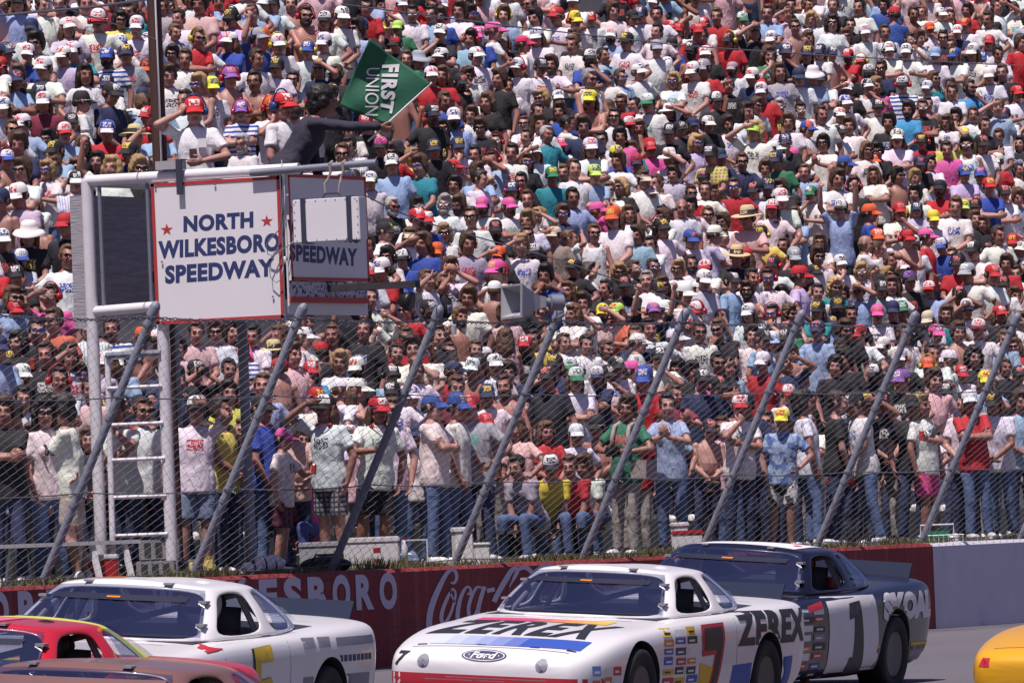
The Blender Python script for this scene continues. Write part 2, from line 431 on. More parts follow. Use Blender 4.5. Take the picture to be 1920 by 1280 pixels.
for t, r_ in ((.68, .007), (.335, .007), (.03, .006)):
    MB().tube(wire(t, 0, 0, 0, .03), r_, 5, False).xf(fence_M).build('wire', M['wire'], fence)
def chain_link():
    """woven zigzag wires; each wire hooks into its neighbours"""
    px_, pv = .112, .122; L = math.hypot(FH, FL); nv = int(L * .965 / (pv / 2)); rad = .0028
    v = []; f = []; nx = int((xb - xa) / px_)
    dv = Vector((0, -FL, FH)) / L; nn = Vector((0, -FH, -FL)).normalized()
    for i in range(nx):
        X = xa + i * px_; b = len(v)
        for j in range(nv + 1):
            s = 1 if (j + i) % 2 else -1
            w = j * pv / 2
            wob = noise.noise(Vector((X * .6, w * .8, 5))) * .03
            c = Vector((X + s * px_ * .5 + wob, FY, GZ)) + dv * w + nn * (s * .003 + .035 * noise.noise(Vector((X * .35, w * .7, 1))))
            t = Vector((s * -px_, 0, 0)).normalized()
            for k in range(3):
                a = 2.094 * k
                v.append(c + Vector((1, 0, 0)) * math.cos(a) * rad + nn * math.sin(a) * rad)
        for j in range(nv):
            for k in range(3):
                f.append([b + j*3 + k, b + j*3 + (k+1) % 3, b + j*3 + 3 + (k+1) % 3, b + j*3 + 3 + k])
    v = [p + Vector((0, -FY, -GZ)) for p in v]
    o = mesh_obj('chain_link_mesh', v, f, M['mesh_wire'], fence); o['kind'] = 'stuff'; return o
chain_link()
# ------------------------------------------------------------------ flag stand
XC = at(532, 330, -.5).x; YC = -.5
def on_l(px, py, off=0.0):     # plane X = XC
    d = ray(px, py); t = (XC - off - CAM.x) / d.x; return CAM + d * t
def on_r(px, py, off=0.0):     # plane Y = YC
    return at(px, py, YC - off)
stand = tag(empty('flag_stand', (XC, 1.0, GZ)), 'raised flag stand of white pipes carrying two lettered speedway signs', 'flag stand')
SI = Matrix.Translation((-XC, -1.0, -GZ))
def sp(mb, name, mat, smooth=True, parent=None, lab=None):
    o = mb.xf(SI).build(name, mat, parent or stand)
    if smooth: smooth_by_angle(o)
    if lab: o['label'] = lab
    return o
WX = 1.86
yL = on_l(290, 470).y; yLL = on_l(168, 470).y
zT = on_l(530, 318).z; zTs = on_l(530, 330).z; zBs = on_l(537, 596).z
FLOOR = 4.50
# legs
for (x, y, mat, top) in ((XC, yLL, 'white_pipe', zT), (XC + .02, yL - .05, 'white_pipe', zBs + .1), (XC + WX, yLL, 'galv', FLOOR), (XC + WX, yL - .05, 'galv', FLOOR)):
    sp(MB().tube([(x, y, GZ - .02), (x, y, top)], .064 if mat == 'white_pipe' else .055, 14), 'leg', M[mat])
# rails
sp(MB().tube([(XC, yLL - .005, zT), (XC, YC - .18, zT)], .060, 14), 'rail', M['white_pipe'])
sp(MB().tube([(XC + WX, yLL, zT - .02), (XC + WX, YC + .1, zT - .02)], .05, 12), 'rail', M['white_pipe'])
sp(MB().tube([(XC, yLL + .02, zT - .01), (XC + WX, yLL + .02, zT - .01)], .05, 12), 'rail', M['white_pipe'])
e0 = on_l(478, 326); e1 = on_l(714, 300)
sp(MB().tube([(XC - .10, e0.y, zT - .02), (XC - .10, e1.y, zT + .01)], .036, 12), 'rail', M['galv'])
sp(MB().tube([(XC, yLL, zBs + .17), (XC, yL, zBs + .19)], .055, 12), 'lower_rail', M['white_pipe'])
for px in (190, 280):
    y = on_l(px, 450).y; sp(MB().tube([(XC, y, zBs + .1), (XC, y, zT)], .022, 8), 'upright', M['galv'])
for (x, y) in ((XC + WX, YC + .1), (XC + WX, yL)):
    sp(MB().tube([(x, y, FLOOR), (x, y, zT)], .03, 8), 'upright', M['galv'])
# floor, skirts
sp(MB().box((XC + .03, YC + .05, FLOOR - .12), (XC + WX, yL + .05, FLOOR)), 'floor', M['timber_dark'], False)
for k in range(3):
    y = YC + .25 + k * .55; sp(MB().box((XC + .03, y, FLOOR - .32), (XC + WX, y + .09, FLOOR - .123)), 'joist', M['timber_dark'], False)
zp = at(540, 560, YC).z
sp(MB().box((XC + .02, YC + .02, zp - .16), (XC + WX + .05, YC + .07, zp)), 'beam', M['white_paint'], False)
# plywood wall on the spectators' side
pw = []
zpt = at(150, 366, yLL + .1).z; zpb = at(170, 588, yLL + .1).z; xpl = at(157, 450, yLL + .12).x
sp(MB().box((xpl, yLL + .1, zpb), (XC + WX + .1, yLL + .13, zpt)), 'plywood_panel', M['plywood'], False)
sp(MB().box((xpl - .035, yLL + .09, zpb - .15), (xpl - .003, yLL + .25, zpt)), 'panel_edge', M['plywood'], False)
# big sign on the left face
def sign_board(name, cs, nrm, border=.035):
    a, b, c, d = cs; th = nrm * -.03
    o = sp(MB().hexa([a, b, b + th, a + th, d, c, c + th, d + th]), name, M['sign_white'], False)
    u = (b - a).normalized(); w = (d - a).normalized(); n = nrm * .006
    mb = MB()
    for p, q, in_ in ((a, b, w), (b, c, -u), (c, d, -w), (d, a, u)):
        mb.hexa([p + n * .1, q + n * .1, q + in_ * border + n * .1, p + in_ * border + n * .1, p + n, q + n, q + in_ * border + n, p + in_ * border + n])
    fr = MB(); fr.v = mb.v; fr.f = mb.f
    sp(fr, 'border', M['sign_red'], False, o)
    return o
def reparent_fix(o): pass
L4 = [on_l(299, 607), on_l(538, 596), on_l(529, 331), on_l(288, 346)]
L4 = [Vector((XC - .06, p.y, z)) for p, z in zip(L4, (zBs, zBs, zTs, zTs))]
sl = sign_board('sign', L4, Vector((-1, 0, 0))); sl['label'] = 'large white sign with red border, three lines of blue lettering and two stars'
XS = XC - .0615
def sl_q(q): return [Vector((XS, on_l(px, py, .0615).y, on_l(px, py, .0615).z)) for px, py in q]
for wd, q, bo in (('NORTH', [(344,436),(475,427),(475,396),(344,405)], .05), ('WILKESBORO', [(296.5,486),(524.5,470.5),(524.5,436),(296.5,452)], .05), ('SPEEDWAY', [(309.5,532.5),(514,518),(514,484),(309.5,498)], .05)):
    mb = MB(); letter_quad(mb, wd, sl_q(q), bold=bo, space=1.08); o = sp(mb, 'lettering', M['sign_blue'], False, sl)
for cx, cy in ((313, 431), (500.5, 415)):
    v, f = star2d(); mb = MB(); mb.add(quad_map(v, sl_q([(cx-12, cy+12.5), (cx+12, cy+11.5), (cx+11.5, cy-12.5), (cx-12.5, cy-11.5)])), f); sp(mb, 'star', M['sign_red'], False, sl)
mb = MB()
for px, py in ((291,349),(403,346),(502,333),(304,491),(512,556),(305,600),(533,590)):
    p = on_l(px, py, .07); sp(MB().tube([p, p + Vector((-.012, 0, 0))], .011, 8), 'bolt', M['galv'], False, sl)
# second sign on the track face
xr = on_r(684, 430).x
zt2 = on_r(560, 327).z; zb2 = on_r(560, 526).z
R4 = [Vector((XC + .03, YC - .03, zb2)), Vector((xr, YC - .03, zb2)), Vector((xr, YC - .03, zt2)), Vector((XC + .03, YC - .03, zt2))]
sr = sign_board('sign', R4, Vector((0, -1, 0))); sr['label'] = 'shaded white sign with red border partly hidden by a hanging box'
def sr_q(q): return [Vector((on_r(px, py, .0315).x, YC - .0315, on_r(px, py, .0315).z)) for px, py in q]
for wd, q in (('NORTH', [(562,410),(650,420),(650,389),(562,378)]), ('WILKESBORO', [(538.5,445),(676,457),(676,423),(538.5,411)]), ('SPEEDWAY', [(542.5,489),(670,500),(670,466),(542.5,457)])):
    mb = MB(); letter_quad(mb, wd, sr_q(q), bold=.05, space=1.08); sp(mb, 'lettering', M['sign_blue'], False, sr)
v, f = star2d(); mb = MB(); mb.add(quad_map(v, sr_q([(544,403),(556,404),(556,379),(544,378)])), f); sp(mb, 'star', M['sign_red'], False, sr)
# chipped board strip below the second sign
z1 = zb2 - .01; z0_ = at(545, 556, YC).z
def chip():
    m, nt, p = new_mat('peeling_board')
    tc = N(nt, 'ShaderNodeTexCoord'); n1 = N(nt, 'ShaderNodeTexNoise'); n1.inputs['Scale'].default_value = 22; n1.inputs['Detail'].default_value = 4
    nt.links.new(tc.outputs['Object'], n1.inputs['Vector']); r = N(nt, 'ShaderNodeMapRange'); r.inputs[1].default_value = .53; r.inputs[2].default_value = .58
    nt.links.new(n1.outputs[0], r.inputs[0]); nt.links.new(mix_c(nt, r.outputs[0], (.55, .53, .62), (.06, .06, .10)), p.inputs['Base Color']); p.inputs['Roughness'].default_value = .8; return m
M['chip'] = chip()
sp(MB().box((XC + .03, YC, z0_), (xr, YC + .03, z1)), 'peeling_board', M['chip'], False)
sp(MB().box((XC + .02, YC - .02, z0_ - .06), (xr, YC + .015, z0_ - .003)), 'trim_board', M['sign_red'], False)
sp(MB().tube([(XC - .07, YC - .035, zBs + .12), (XC - .07, YC - .035, zTs + .03)], .012, 8), 'corner_pipe', M['white_paint'])
# ladder
yl0 = yL + .02; yl1 = on_l(211, 860).y
mb = MB(); zl = on_l(214, 664).z
for y in (yl1,): sp(MB().tube([(XC - .08, y, GZ), (XC - .02, y, zl)], .032, 10), 'ladder_rail', M['white_pipe'])
for py in (664, 726, 795, 861, 931, 1003):
    z = on_l(250, py).z; sp(MB().tube([(XC - .05, yl1, z), (XC - .04, yL - .05, z)], .02 if py > 700 else .035, 8), 'rung', M['white_pipe'] if py > 700 else M['galv'])
# cabinet hanging from the projecting rail
hb = tag(empty('hanging_cabinet', (0, 0, 0)), 'white riveted cabinet with two dark straps hung from the stand rail', 'cabinet')
xh = XC - .34
def on_h(px, py): d = ray(px, py); t = (xh - CAM.x) / d.x; return CAM + d * t
pa, pb = on_h(551, 456), on_h(672, 368)
hb.location = (xh, pa.y, pb.z); HI = Matrix.Translation((-xh, -pa.y, -pb.z))
def hp(mb, name, mat, sm=False): o = mb.xf(HI).build(name, mat, hb); (smooth_by_angle(o) if sm else None); return o
bd = hp(MB().box((xh, pb.y, pa.z), (xh + .18, pa.y, pb.z)), 'box', M['sign_white'])
mbv = bmesh.new(); mbv.from_mesh(bd.data); bmesh.ops.bevel(mbv, geom=list(mbv.edges), offset=.008, segments=2, affect='EDGES'); mbv.to_mesh(bd.data); mbv.free()
for px in (569, 655):
    y = on_h(px, 410).y
    mb = MB().box((xh - .008, y - .028, pa.z - .012), (xh - .002, y + .028, pb.z + .012)); mb.box((xh - .002, y - .028, pb.z + .004), (xh + .186, y + .028, pb.z + .012)); mb.box((xh - .002, y - .028, pa.z - .012), (xh + .186, y + .028, pa.z - .004))
    hp(mb, 'strap', M['dark_strap'])
mb = MB()
for i in range(7):
    for z in (pa.z + .02, pb.z - .02): y = pb.y + .04 + i * (pa.y - pb.y - .08) / 6; hp(MB().tube([(xh, y, z), (xh - .005, y, z)], .006, 6), 'rivet', M['galv'])
for i in range(5):
    for y in (pb.y + .02, pa.y - .02): z = pa.z + .08 + i * .08; hp(MB().tube([(xh, y, z), (xh - .005, y, z)], .006, 6), 'rivet', M['galv'])
ya = on_h(603, 340).y; yb = on_h(627, 340).y; zh = pb.z + .05
for y in (ya, yb):
    pts = [(xh + .27, y, zT + .05), (xh + .20, y, zT + .02), (xh + .2, y - .01, zT - .06), (xh + .18, y + .012, zT - .13), (xh + .1, y + (.02 if y == ya else -.01), zh + .1), (xh + .08, y, zh)]
    hp(MB().tube(pts, [.015, .018, .015, .012, .010, .010], 8), 'rope', M['rope'], True)
hp(MB().tube([(xh + .08, ya + .04, pb.z), (xh + .08, ya, zh), (xh + .08, yb, zh), (xh + .08, yb - .03, pb.z)], .013, 8), 'handle', M['dark_strap'], True)
# small radio box and dangling strap on the rail
rb = tag(empty('radio_box', (XC, on_l(318, 318).y, zT + .068)), 'small grey box with a dark strap hanging over the white rail', 'box')
y = 0
mb = MB().box((-.09, -.16, 0), (.07, .12, .09)); mb.build('case', M['grey_plastic'], rb)
mb = MB().box((-.115, -.2, -.27), (-.1, -.13, .10)); mb.box((-.1, -.2, .09), (.02, -.13, .1)); mb.build('strap', M['dark_strap'], rb)
# wooden pole rising through the stand
pp = at(298, 250, 1.25)
pole = MB().tube([(0, 0, 0), (0, 0, 4), (.005, 0, 9.6)], [.085, .078, .07], 14)
pole = pole.build('wooden_pole', M['wood_dark']); pole.location = (pp.x, 1.25, GZ - .02); smooth_by_angle(pole)
tag(pole, 'dark red brown wooden pole rising behind the flag stand rail', 'pole')
cv = MB().tube([(-.075, -.06, 2.2), (-.078, -.06, 3.1), (-.082, -.06, 3.2), (-.08, -.06, 6), (-.075, -.06, 9)], .011, 6); o = cv.build('conduit', M['white_paint'], pole)
cv = MB().tube([(-.08, -.06, 3.15), (-.09, -.14, 3.02), (-.09, -.3, 2.97), (-.1, -.5, 2.9)], .012, 6); o = cv.build('cord', M['rope'], pole)
# plank arm with a hanging lamp
px0 = at(612, 541, YC); px1 = Vector((px0.x, YC - .95, px0.z + .01))
pl = MB().box((0, -.97, -.035), (.12, .04, .035)).build('plank_arm', M['timber_dark']); pl.location = (px0.x, YC - .06, px0.z); tag(pl, 'dark plank sticking out below the shaded speedway sign', 'plank')
lm = tag(empty('hanging_lamp', (px0.x + .05, YC - .85, px0.z - .035)), 'round black lamp hanging under the dark plank', 'lamp')
MB().tube([(0, 0, 0), (0, 0, -.05)], .02, 8).build('bracket', M['black'], lm)
mb = MB(); mb.tube([(0, .03, -.12), (0, 0, -.13), (0, -.06, -.14), (0, -.10, -.15)], [.045, .07, .10, .105], 18); o = mb.build('lamp_shade', M['black'], lm, True)
# loose cable loops at the sign's corner
cb = MB(); import itertools
pts = [on_l(x, y, .12) for x, y in ((528,300),(531,340),(530,390),(524,430),(508,447),(500,458),(502,476),(512,480),(530,468),(552,452))]
cb.tube(pts, .0065, 6); pts = [on_l(x, y, .11) for x, y in ((531,340),(533,400),(529,440),(518,470),(505,500),(507,520),(518,530),(527,524),(531,500))]; cb.tube(pts, .005, 6)
tag(cb.build('hanging_cable', M['galv'], smooth=True), 'loose grey cables looping down the corner between the two signs', 'cable')

# ------------------------------------------------------------------ loudspeaker
spk = tag(empty('loudspeaker', (0, 0, 0)), 'grey horn loudspeaker fixed near the top of a slanted fence post', 'loudspeaker')
c0 = at(1000, 566, -1.05); spk.location = c0; spk.scale = (.92,) * 3
# local frame: a = along image right, u = up, n = toward camera
A = Vector((math.cos(TH), -math.sin(TH), 0)); U = Vector((0, 0, 1)); NN = Vector((-math.sin(TH), -math.cos(TH), 0))
ax = Vector((-.70, .72, 0)).normalized(); sd = ax.cross(U).normalized()
ax = (ax + U * .05).normalized(); uu = sd.cross(ax)
def P3(a, s, u): return ax * a + sd * s + uu * u
rings = []
for a, hs, hu in ((.28, .36, .20), (.262, .36, .20), (.16, .25, .15), (.05, .14, .11), (-.06, .075, .075), (-.14, .06, .06)):
    rings.append([P3(a, hs, hu), P3(a, -hs, hu), P3(a, -hs, -hu), P3(a, hs, -hu)])
inn = []
for a, hs, hu in ((.28, .335, .175), (.16, .22, .12), (.05, .11, .08), (-.06, .03, .03)):
    inn.append([P3(a, hs, hu), P3(a, -hs, hu), P3(a, -hs, -hu), P3(a, hs, -hu)])
mb = MB(); mb.loft(list(reversed(rings)) + inn, True); o = mb.build('horn', M['grey_plastic'], spk)
mb = MB().tube([P3(-.14, 0, 0), P3(-.20, 0, 0), P3(-.21, 0, 0), P3(-.36, 0, 0), P3(-.38, 0, 0)], [.05, .05, .095, .095, .07], 18); o = mb.build('driver', M['galv'], spk); smooth_by_angle(o)
mb = MB().tube([P3(-.1, .09, -.03), P3(-.1, .12, -.12), P3(-.25, .02, -.22), A * .36 - U * .16], .022, 8); mb.build('bracket', M['galv'], spk)

# ------------------------------------------------------------------ overhead cables
for i, (pts, dy, lab) in enumerate((
    ([(-60,34),(10,28),(170,14),(300,-4)], .2, 'dark cable crossing the top corner above the wooden pole'),
    ([(640,8),(960,50),(1280,86),(1560,105),(1860,121),(1960,126)], .3, 'thin overhead wire crossing in front of the upper rows'),
    ([(684,366),(740,395),(800,418),(1050,488),(1280,568),(1330,592)], -.9, 'thin slanting wire running from the hanging cabinet down to the fence'),
    ([(40,-20),(128,18),(210,44),(296,76)], 1.2, 'thin wire running from the top edge to the wooden pole'))):
    P_ = [at(x, y, dy) for x, y in pts]
    o = MB().tube(P_, .008 if i else .014, 5, False).build('overhead_wire', M['wire']); tag(o, lab, 'wire')
# ------------------------------------------------------------------ people: materials
def src_nodes(nt, src):
    """colour, second colour, pattern code: from the object, or stored on the vertices of the far crowd"""
    if src == 'OBJ':
        oi = N(nt, 'ShaderNodeObjectInfo'); a2 = N(nt, 'ShaderNodeAttribute', attribute_type='OBJECT', attribute_name='col2')
        return oi.outputs['Color'], a2.outputs['Color'], oi.outputs['Alpha']
    a1 = N(nt, 'ShaderNodeAttribute', attribute_type='GEOMETRY', attribute_name='pcol'); a2 = N(nt, 'ShaderNodeAttribute', attribute_type='GEOMETRY', attribute_name='pcol2')
    return a1.outputs['Color'], a2.outputs['Color'], a1.outputs['Alpha']
def band(nt, x, c, w=.06):
    return math_n(nt, 'LESS_THAN', math_n(nt, 'ABSOLUTE', math_n(nt, 'SUBTRACT', x, c)), w)
def cloth_mat(src):
    m, nt, p = new_mat('cloth' if src == 'OBJ' else 'crowd_cloth')
    c1, c2, al = src_nodes(nt, src)
    uv = N(nt, 'ShaderNodeUVMap'); sx = N(nt, 'ShaderNodeSeparateXYZ'); nt.links.new(uv.outputs[0], sx.inputs[0]); u, v = sx.outputs[0], sx.outputs[1]
    # chest print (front faces have u,v near the chest; backs are shifted away)
    def chest(cx, cy, wx, wy): return math_n(nt, 'MULTIPLY', band(nt, u, cx, wx), band(nt, v, cy, wy))
    mp = N(nt, 'ShaderNodeMapping'); mp.inputs['Scale'].default_value = (60, 50, 1); nt.links.new(uv.outputs[0], mp.inputs[0])
    sc_ = N(nt, 'ShaderNodeVectorMath', operation='SCALE'); sc_.inputs['Scale'].default_value = 431; nt.links.new(c1, sc_.inputs[0]); ad_ = N(nt, 'ShaderNodeVectorMath', operation='ADD'); nt.links.new(mp.outputs[0], ad_.inputs[0]); nt.links.new(sc_.outputs[0], ad_.inputs[1]); mp = ad_
    n1 = N(nt, 'ShaderNodeTexNoise'); n1.inputs['Scale'].default_value = 1; n1.inputs['Detail'].default_value = 1; nt.links.new(mp.outputs[0], n1.inputs['Vector'])
    blob = math_n(nt, 'GREATER_THAN', n1.outputs[0], .47)
    pr = math_n(nt, 'MULTIPLY', math_n(nt, 'MULTIPLY', chest(0, 1.27, .085, .055), blob), band(nt, al, .8))
    st = math_n(nt, 'MULTIPLY', math_n(nt, 'GREATER_THAN', math_n(nt, 'SINE', math_n(nt, 'MULTIPLY', v, 95)), .15), band(nt, al, .6))
    vs = math_n(nt, 'MULTIPLY', math_n(nt, 'GREATER_THAN', math_n(nt, 'SINE', math_n(nt, 'MULTIPLY', u, 190)), .45), band(nt, al, .5, .04))
    pl = math_n(nt, 'MULTIPLY', math_n(nt, 'MAXIMUM', math_n(nt, 'GREATER_THAN', math_n(nt, 'SINE', math_n(nt, 'MULTIPLY', v, 130)), .3), math_n(nt, 'GREATER_THAN', math_n(nt, 'SINE', math_n(nt, 'MULTIPLY', u, 130)), .3)), band(nt, al, .4, .04))
    n2 = N(nt, 'ShaderNodeTexNoise'); n2.inputs['Scale'].default_value = 9; n2.inputs['Detail'].default_value = 3; nt.links.new(uv.outputs[0], n2.inputs['Vector'])
    td = math_n(nt, 'MULTIPLY', math_n(nt, 'GREATER_THAN', n2.outputs[0], .52), band(nt, al, .2))
    f = math_n(nt, 'MINIMUM', math_n(nt, 'ADD', math_n(nt, 'ADD', pr, st), math_n(nt, 'ADD', math_n(nt, 'ADD', pl, td), vs)), 1.0)
    out = mix_c(nt, f, c1, c2)
    n3 = N(nt, 'ShaderNodeTexNoise'); n3.inputs['Scale'].default_value = 14; n3.inputs['Detail'].default_value = 4; nt.links.new(uv.outputs[0], n3.inputs['Vector'])
    out = mix_c(nt, 1.0, out, mix_c(nt, n3.outputs[0], (.82, .82, .82), (1.1, 1.1, 1.1)), 'MULTIPLY')
    nt.links.new(out, p.inputs['Base Color']); p.inputs['Roughness'].default_value = .85
    mp2 = N(nt, 'ShaderNodeMapping'); mp2.inputs['Scale'].default_value = (11, 7, 1); mp2.inputs['Rotation'].default_value = (0, 0, .5); nt.links.new(uv.outputs[0], mp2.inputs[0])
    n4 = N(nt, 'ShaderNodeTexNoise'); n4.inputs['Scale'].default_value = 1; n4.inputs['Detail'].default_value = 3; n4.inputs['Distortion'].default_value = 1.2; nt.links.new(mp2.outputs[0], n4.inputs['Vector'])
    bp = N(nt, 'ShaderNodeBump'); bp.inputs['Strength'].default_value = .6; bp.inputs['Distance'].default_value = .035
    nt.links.new(n4.outputs[0], bp.inputs['Height']); nt.links.new(bp.outputs[0], p.inputs['Normal'])
    return m
def skin_mat(src):
    m, nt, p = new_mat('skin' if src == 'OBJ' else 'crowd_skin')
    c1, c2, al = src_nodes(nt, src)
    fe = N(nt, 'ShaderNodeAttribute', attribute_type='GEOMETRY', attribute_name='feat'); sp_ = N(nt, 'ShaderNodeSeparateColor'); nt.links.new(fe.outputs['Color'], sp_.inputs[0])
    lips = mix_c(nt, 1.0, c1, (.75, .42, .42), 'MULTIPLY')
    o = mix_c(nt, sp_.outputs[0], c1, lips); o = mix_c(nt, sp_.outputs[2], o, (.62, .60, .58)); o = mix_c(nt, sp_.outputs[1], o, (.025, .017, .014))
    tc = N(nt, 'ShaderNodeUVMap'); n1 = N(nt, 'ShaderNodeTexNoise'); n1.inputs['Scale'].default_value = 16; n1.inputs['Detail'].default_value = 3; nt.links.new(tc.outputs[0], n1.inputs['Vector'])
    o = mix_c(nt, 1.0, o, mix_c(nt, n1.outputs[0], (.85, .80, .78), (1.12, 1.14, 1.15)), 'MULTIPLY')
    nt.links.new(o, p.inputs['Base Color']); p.inputs['Roughness'].default_value = .5
    return m
def hat_mat(src, panel=False):
    m, nt, p = new_mat(('hat_panel' if panel else 'hat_cloth') if src == 'OBJ' else ('crowd_hat_panel' if panel else 'crowd_hat'))
    c1, c2, al = src_nodes(nt, src)
    if panel:   # al .9: front panel of another colour; al .7: badge; else plain front
        uv = N(nt, 'ShaderNodeUVMap'); sx = N(nt, 'ShaderNodeSeparateXYZ'); nt.links.new(uv.outputs[0], sx.inputs[0])
        mp = N(nt, 'ShaderNodeMapping'); mp.inputs['Scale'].default_value = (48, 60, 1); nt.links.new(uv.outputs[0], mp.inputs[0])
        sv = N(nt, 'ShaderNodeVectorMath', operation='SCALE'); sv.inputs['Scale'].default_value = 431; nt.links.new(c1, sv.inputs[0]); add = N(nt, 'ShaderNodeVectorMath', operation='ADD')
        nt.links.new(mp.outputs[0], add.inputs[0]); nt.links.new(sv.outputs[0], add.inputs[1])
        n1 = N(nt, 'ShaderNodeTexNoise'); n1.inputs['Scale'].default_value = 1; n1.inputs['Detail'].default_value = 1; nt.links.new(add.outputs[0], n1.inputs['Vector'])
        inb = math_n(nt, 'MULTIPLY', band(nt, sx.outputs[0], 0, .046), band(nt, sx.outputs[1], .078, .030))
        lg = math_n(nt, 'MULTIPLY', math_n(nt, 'MULTIPLY', math_n(nt, 'GREATER_THAN', n1.outputs[0], .47), inb), band(nt, al, .7, .08))
        big = band(nt, al, .9, .08)
        lgb = math_n(nt, 'MULTIPLY', math_n(nt, 'MULTIPLY', math_n(nt, 'GREATER_THAN', n1.outputs[0], .5), inb), big)
        out = mix_c(nt, lg, c1, c2); out = mix_c(nt, big, out, c2); out = mix_c(nt, lgb, out, c1); c1 = out
    nt.links.new(c1, p.inputs['Base Color']); p.inputs['Roughness'].default_value = .8
    return m
def tone_mat(name, src, rough, noise_s=0):
    m, nt, p = new_mat(name); c1, c2, al = src_nodes(nt, src); o = c1
    if noise_s:
        uv = N(nt, 'ShaderNodeUVMap'); mp = N(nt, 'ShaderNodeMapping'); mp.inputs['Scale'].default_value = (1, .3, 1); nt.links.new(uv.outputs[0], mp.inputs[0])
        n1 = N(nt, 'ShaderNodeTexNoise'); n1.inputs['Scale'].default_value = noise_s; n1.inputs['Detail'].default_value = 4; nt.links.new(mp.outputs[0], n1.inputs['Vector'])
        o = mix_c(nt, 1.0, o, mix_c(nt, n1.outputs[0], (.4, .4, .4), (1.6, 1.6, 1.6)), 'MULTIPLY')
        bp = N(nt, 'ShaderNodeBump'); bp.inputs['Strength'].default_value = .7; bp.inputs['Distance'].default_value = .02; nt.links.new(n1.outputs[0], bp.inputs['Height']); nt.links.new(bp.outputs[0], p.inputs['Normal'])
    nt.links.new(o, p.inputs['Base Color']); p.inputs['Roughness'].default_value = rough; return m
PM = {}
for s in ('OBJ', 'GEO'):
    PM[s] = dict(skin=skin_mat(s), cloth=cloth_mat(s), hat=hat_mat(s), panel=hat_mat(s, True), hair=tone_mat('hair' if s == 'OBJ' else 'crowd_hair', s, .55, 70),
                 lens=tone_mat('glossy_plastic' if s == 'OBJ' else 'crowd_glossy', s, .12))
MATKEYS = ['skin', 'cloth', 'hat', 'panel', 'hair', 'lens']

# ------------------------------------------------------------------ people: meshes
def ring(c, rx, ry, n=14, M_=None, back=1.0):
    out = []
    for k in range(n):
        a = 2 * math.pi * k / n
        y = math.sin(a) * ry
        p = Vector((math.cos(a) * rx, y * (back if y > 0 else 1), 0))
        if M_: p = M_ @ p
        out.append(Vector(c) + p)
    return out
def capsule(mb, p0, p1, r0, r1, n=10):
    p0, p1 = Vector(p0), Vector(p1); d = (p1 - p0); L = d.length; d = d / max(L, 1e-6)
    pts = [p0 - d*r0*.95, p0 - d*r0*.6, p0, p1, p1 + d*r1*.6, p1 + d*r1*.95]; mb.tube(pts, [r0*.3, r0*.8, r0, r1, r1*.8, r1*.3], n)
def remesh(mb, vox, smooth=3, deci=None, fac=.5):
    me = bpy.data.meshes.new('work'); me.from_pydata([tuple(v) for v in mb.v], [], mb.f)
    ob = bpy.data.objects.new('work', me); col.objects.link(ob)
    md = ob.modifiers.new('r', 'REMESH'); md.mode = 'VOXEL'; md.voxel_size = vox
    if smooth: ms = ob.modifiers.new('s', 'SMOOTH'); ms.iterations = smooth; ms.factor = fac
    if deci: m2 = ob.modifiers.new('d', 'DECIMATE'); m2.ratio = deci
    dg = bpy.context.evaluated_depsgraph_get(); out = bpy.data.meshes.new_from_object(ob.evaluated_get(dg))
    bpy.data.objects.remove(ob); bpy.data.meshes.remove(me); return out
def arr(me):
    n = len(me.vertices); v = np.empty(n * 3); me.vertices.foreach_get('co', v); me.calc_loop_triangles()
    t = np.empty(len(me.loop_triangles) * 3, dtype=np.int32); me.loop_triangles.foreach_get('vertices', t)
    return v.reshape(-1, 3), t.reshape(-1, 3)
def decimated(me, ratio):
    ob = bpy.data.objects.new('work', me); col.objects.link(ob); m2 = ob.modifiers.new('d', 'DECIMATE'); m2.ratio = ratio
    dg = bpy.context.evaluated_depsgraph_get(); out = bpy.data.meshes.new_from_object(ob.evaluated_get(dg)); bpy.data.objects.remove(ob); return out
def ik(S, W, l1, l2, hint):
    S, W, hint = Vector(S), Vector(W), Vector(hint); d = W - S; L = min(d.length, (l1 + l2) * .995); d = d.normalized()
    a = (l1*l1 - l2*l2 + L*L) / (2*L); h = math.sqrt(max(l1*l1 - a*a, 0)); hp_ = hint - d * hint.dot(d); hp_ = hp_.normalized()
    return S + d * a + hp_ * h, S + d * L
def hand(mb, W, dirv, palm, curl=.35, side=1):
    """palm, four jointed fingers of unequal length and a thumb"""
    dirv = Vector(dirv).normalized(); palm = Vector(palm); palm = (palm - dirv * palm.dot(dirv)).normalized(); lat = dirv.cross(palm) * side
    mt = Matrix((lat, dirv, palm)).transposed()
    mb.ell(Vector(W) + dirv * .048, (.041, .055, .019), mt, 10, 8)
    for i, (l, x) in enumerate(((.074, -.033), (.084, -.011), (.078, .011), (.060, .032))):
        b = Vector(W) + dirv * (.088 - abs(i - 1.3) * .006) + lat * x; d1 = (dirv * math.cos(curl) + palm * math.sin(curl) + lat * x * 2.2).normalized(); d2 = (dirv * math.cos(curl*2.4) + palm * math.sin(curl*2.4)).normalized()
        k1 = b + d1 * l * .52; capsule(mb, b, k1, .0098, .009, 8); capsule(mb, k1, k1 + d2 * l * .5, .009, .0078, 8)
    b = Vector(W) + dirv * .02 - lat * .03; k = b + (dirv * .55 - lat * .75 + palm * .4).normalized() * .045; capsule(mb, b, k, .013, .0115, 8); capsule(mb, k, k + (dirv * .85 - lat * .25 + palm * .5).normalized() * .035, .011, .009, 8)
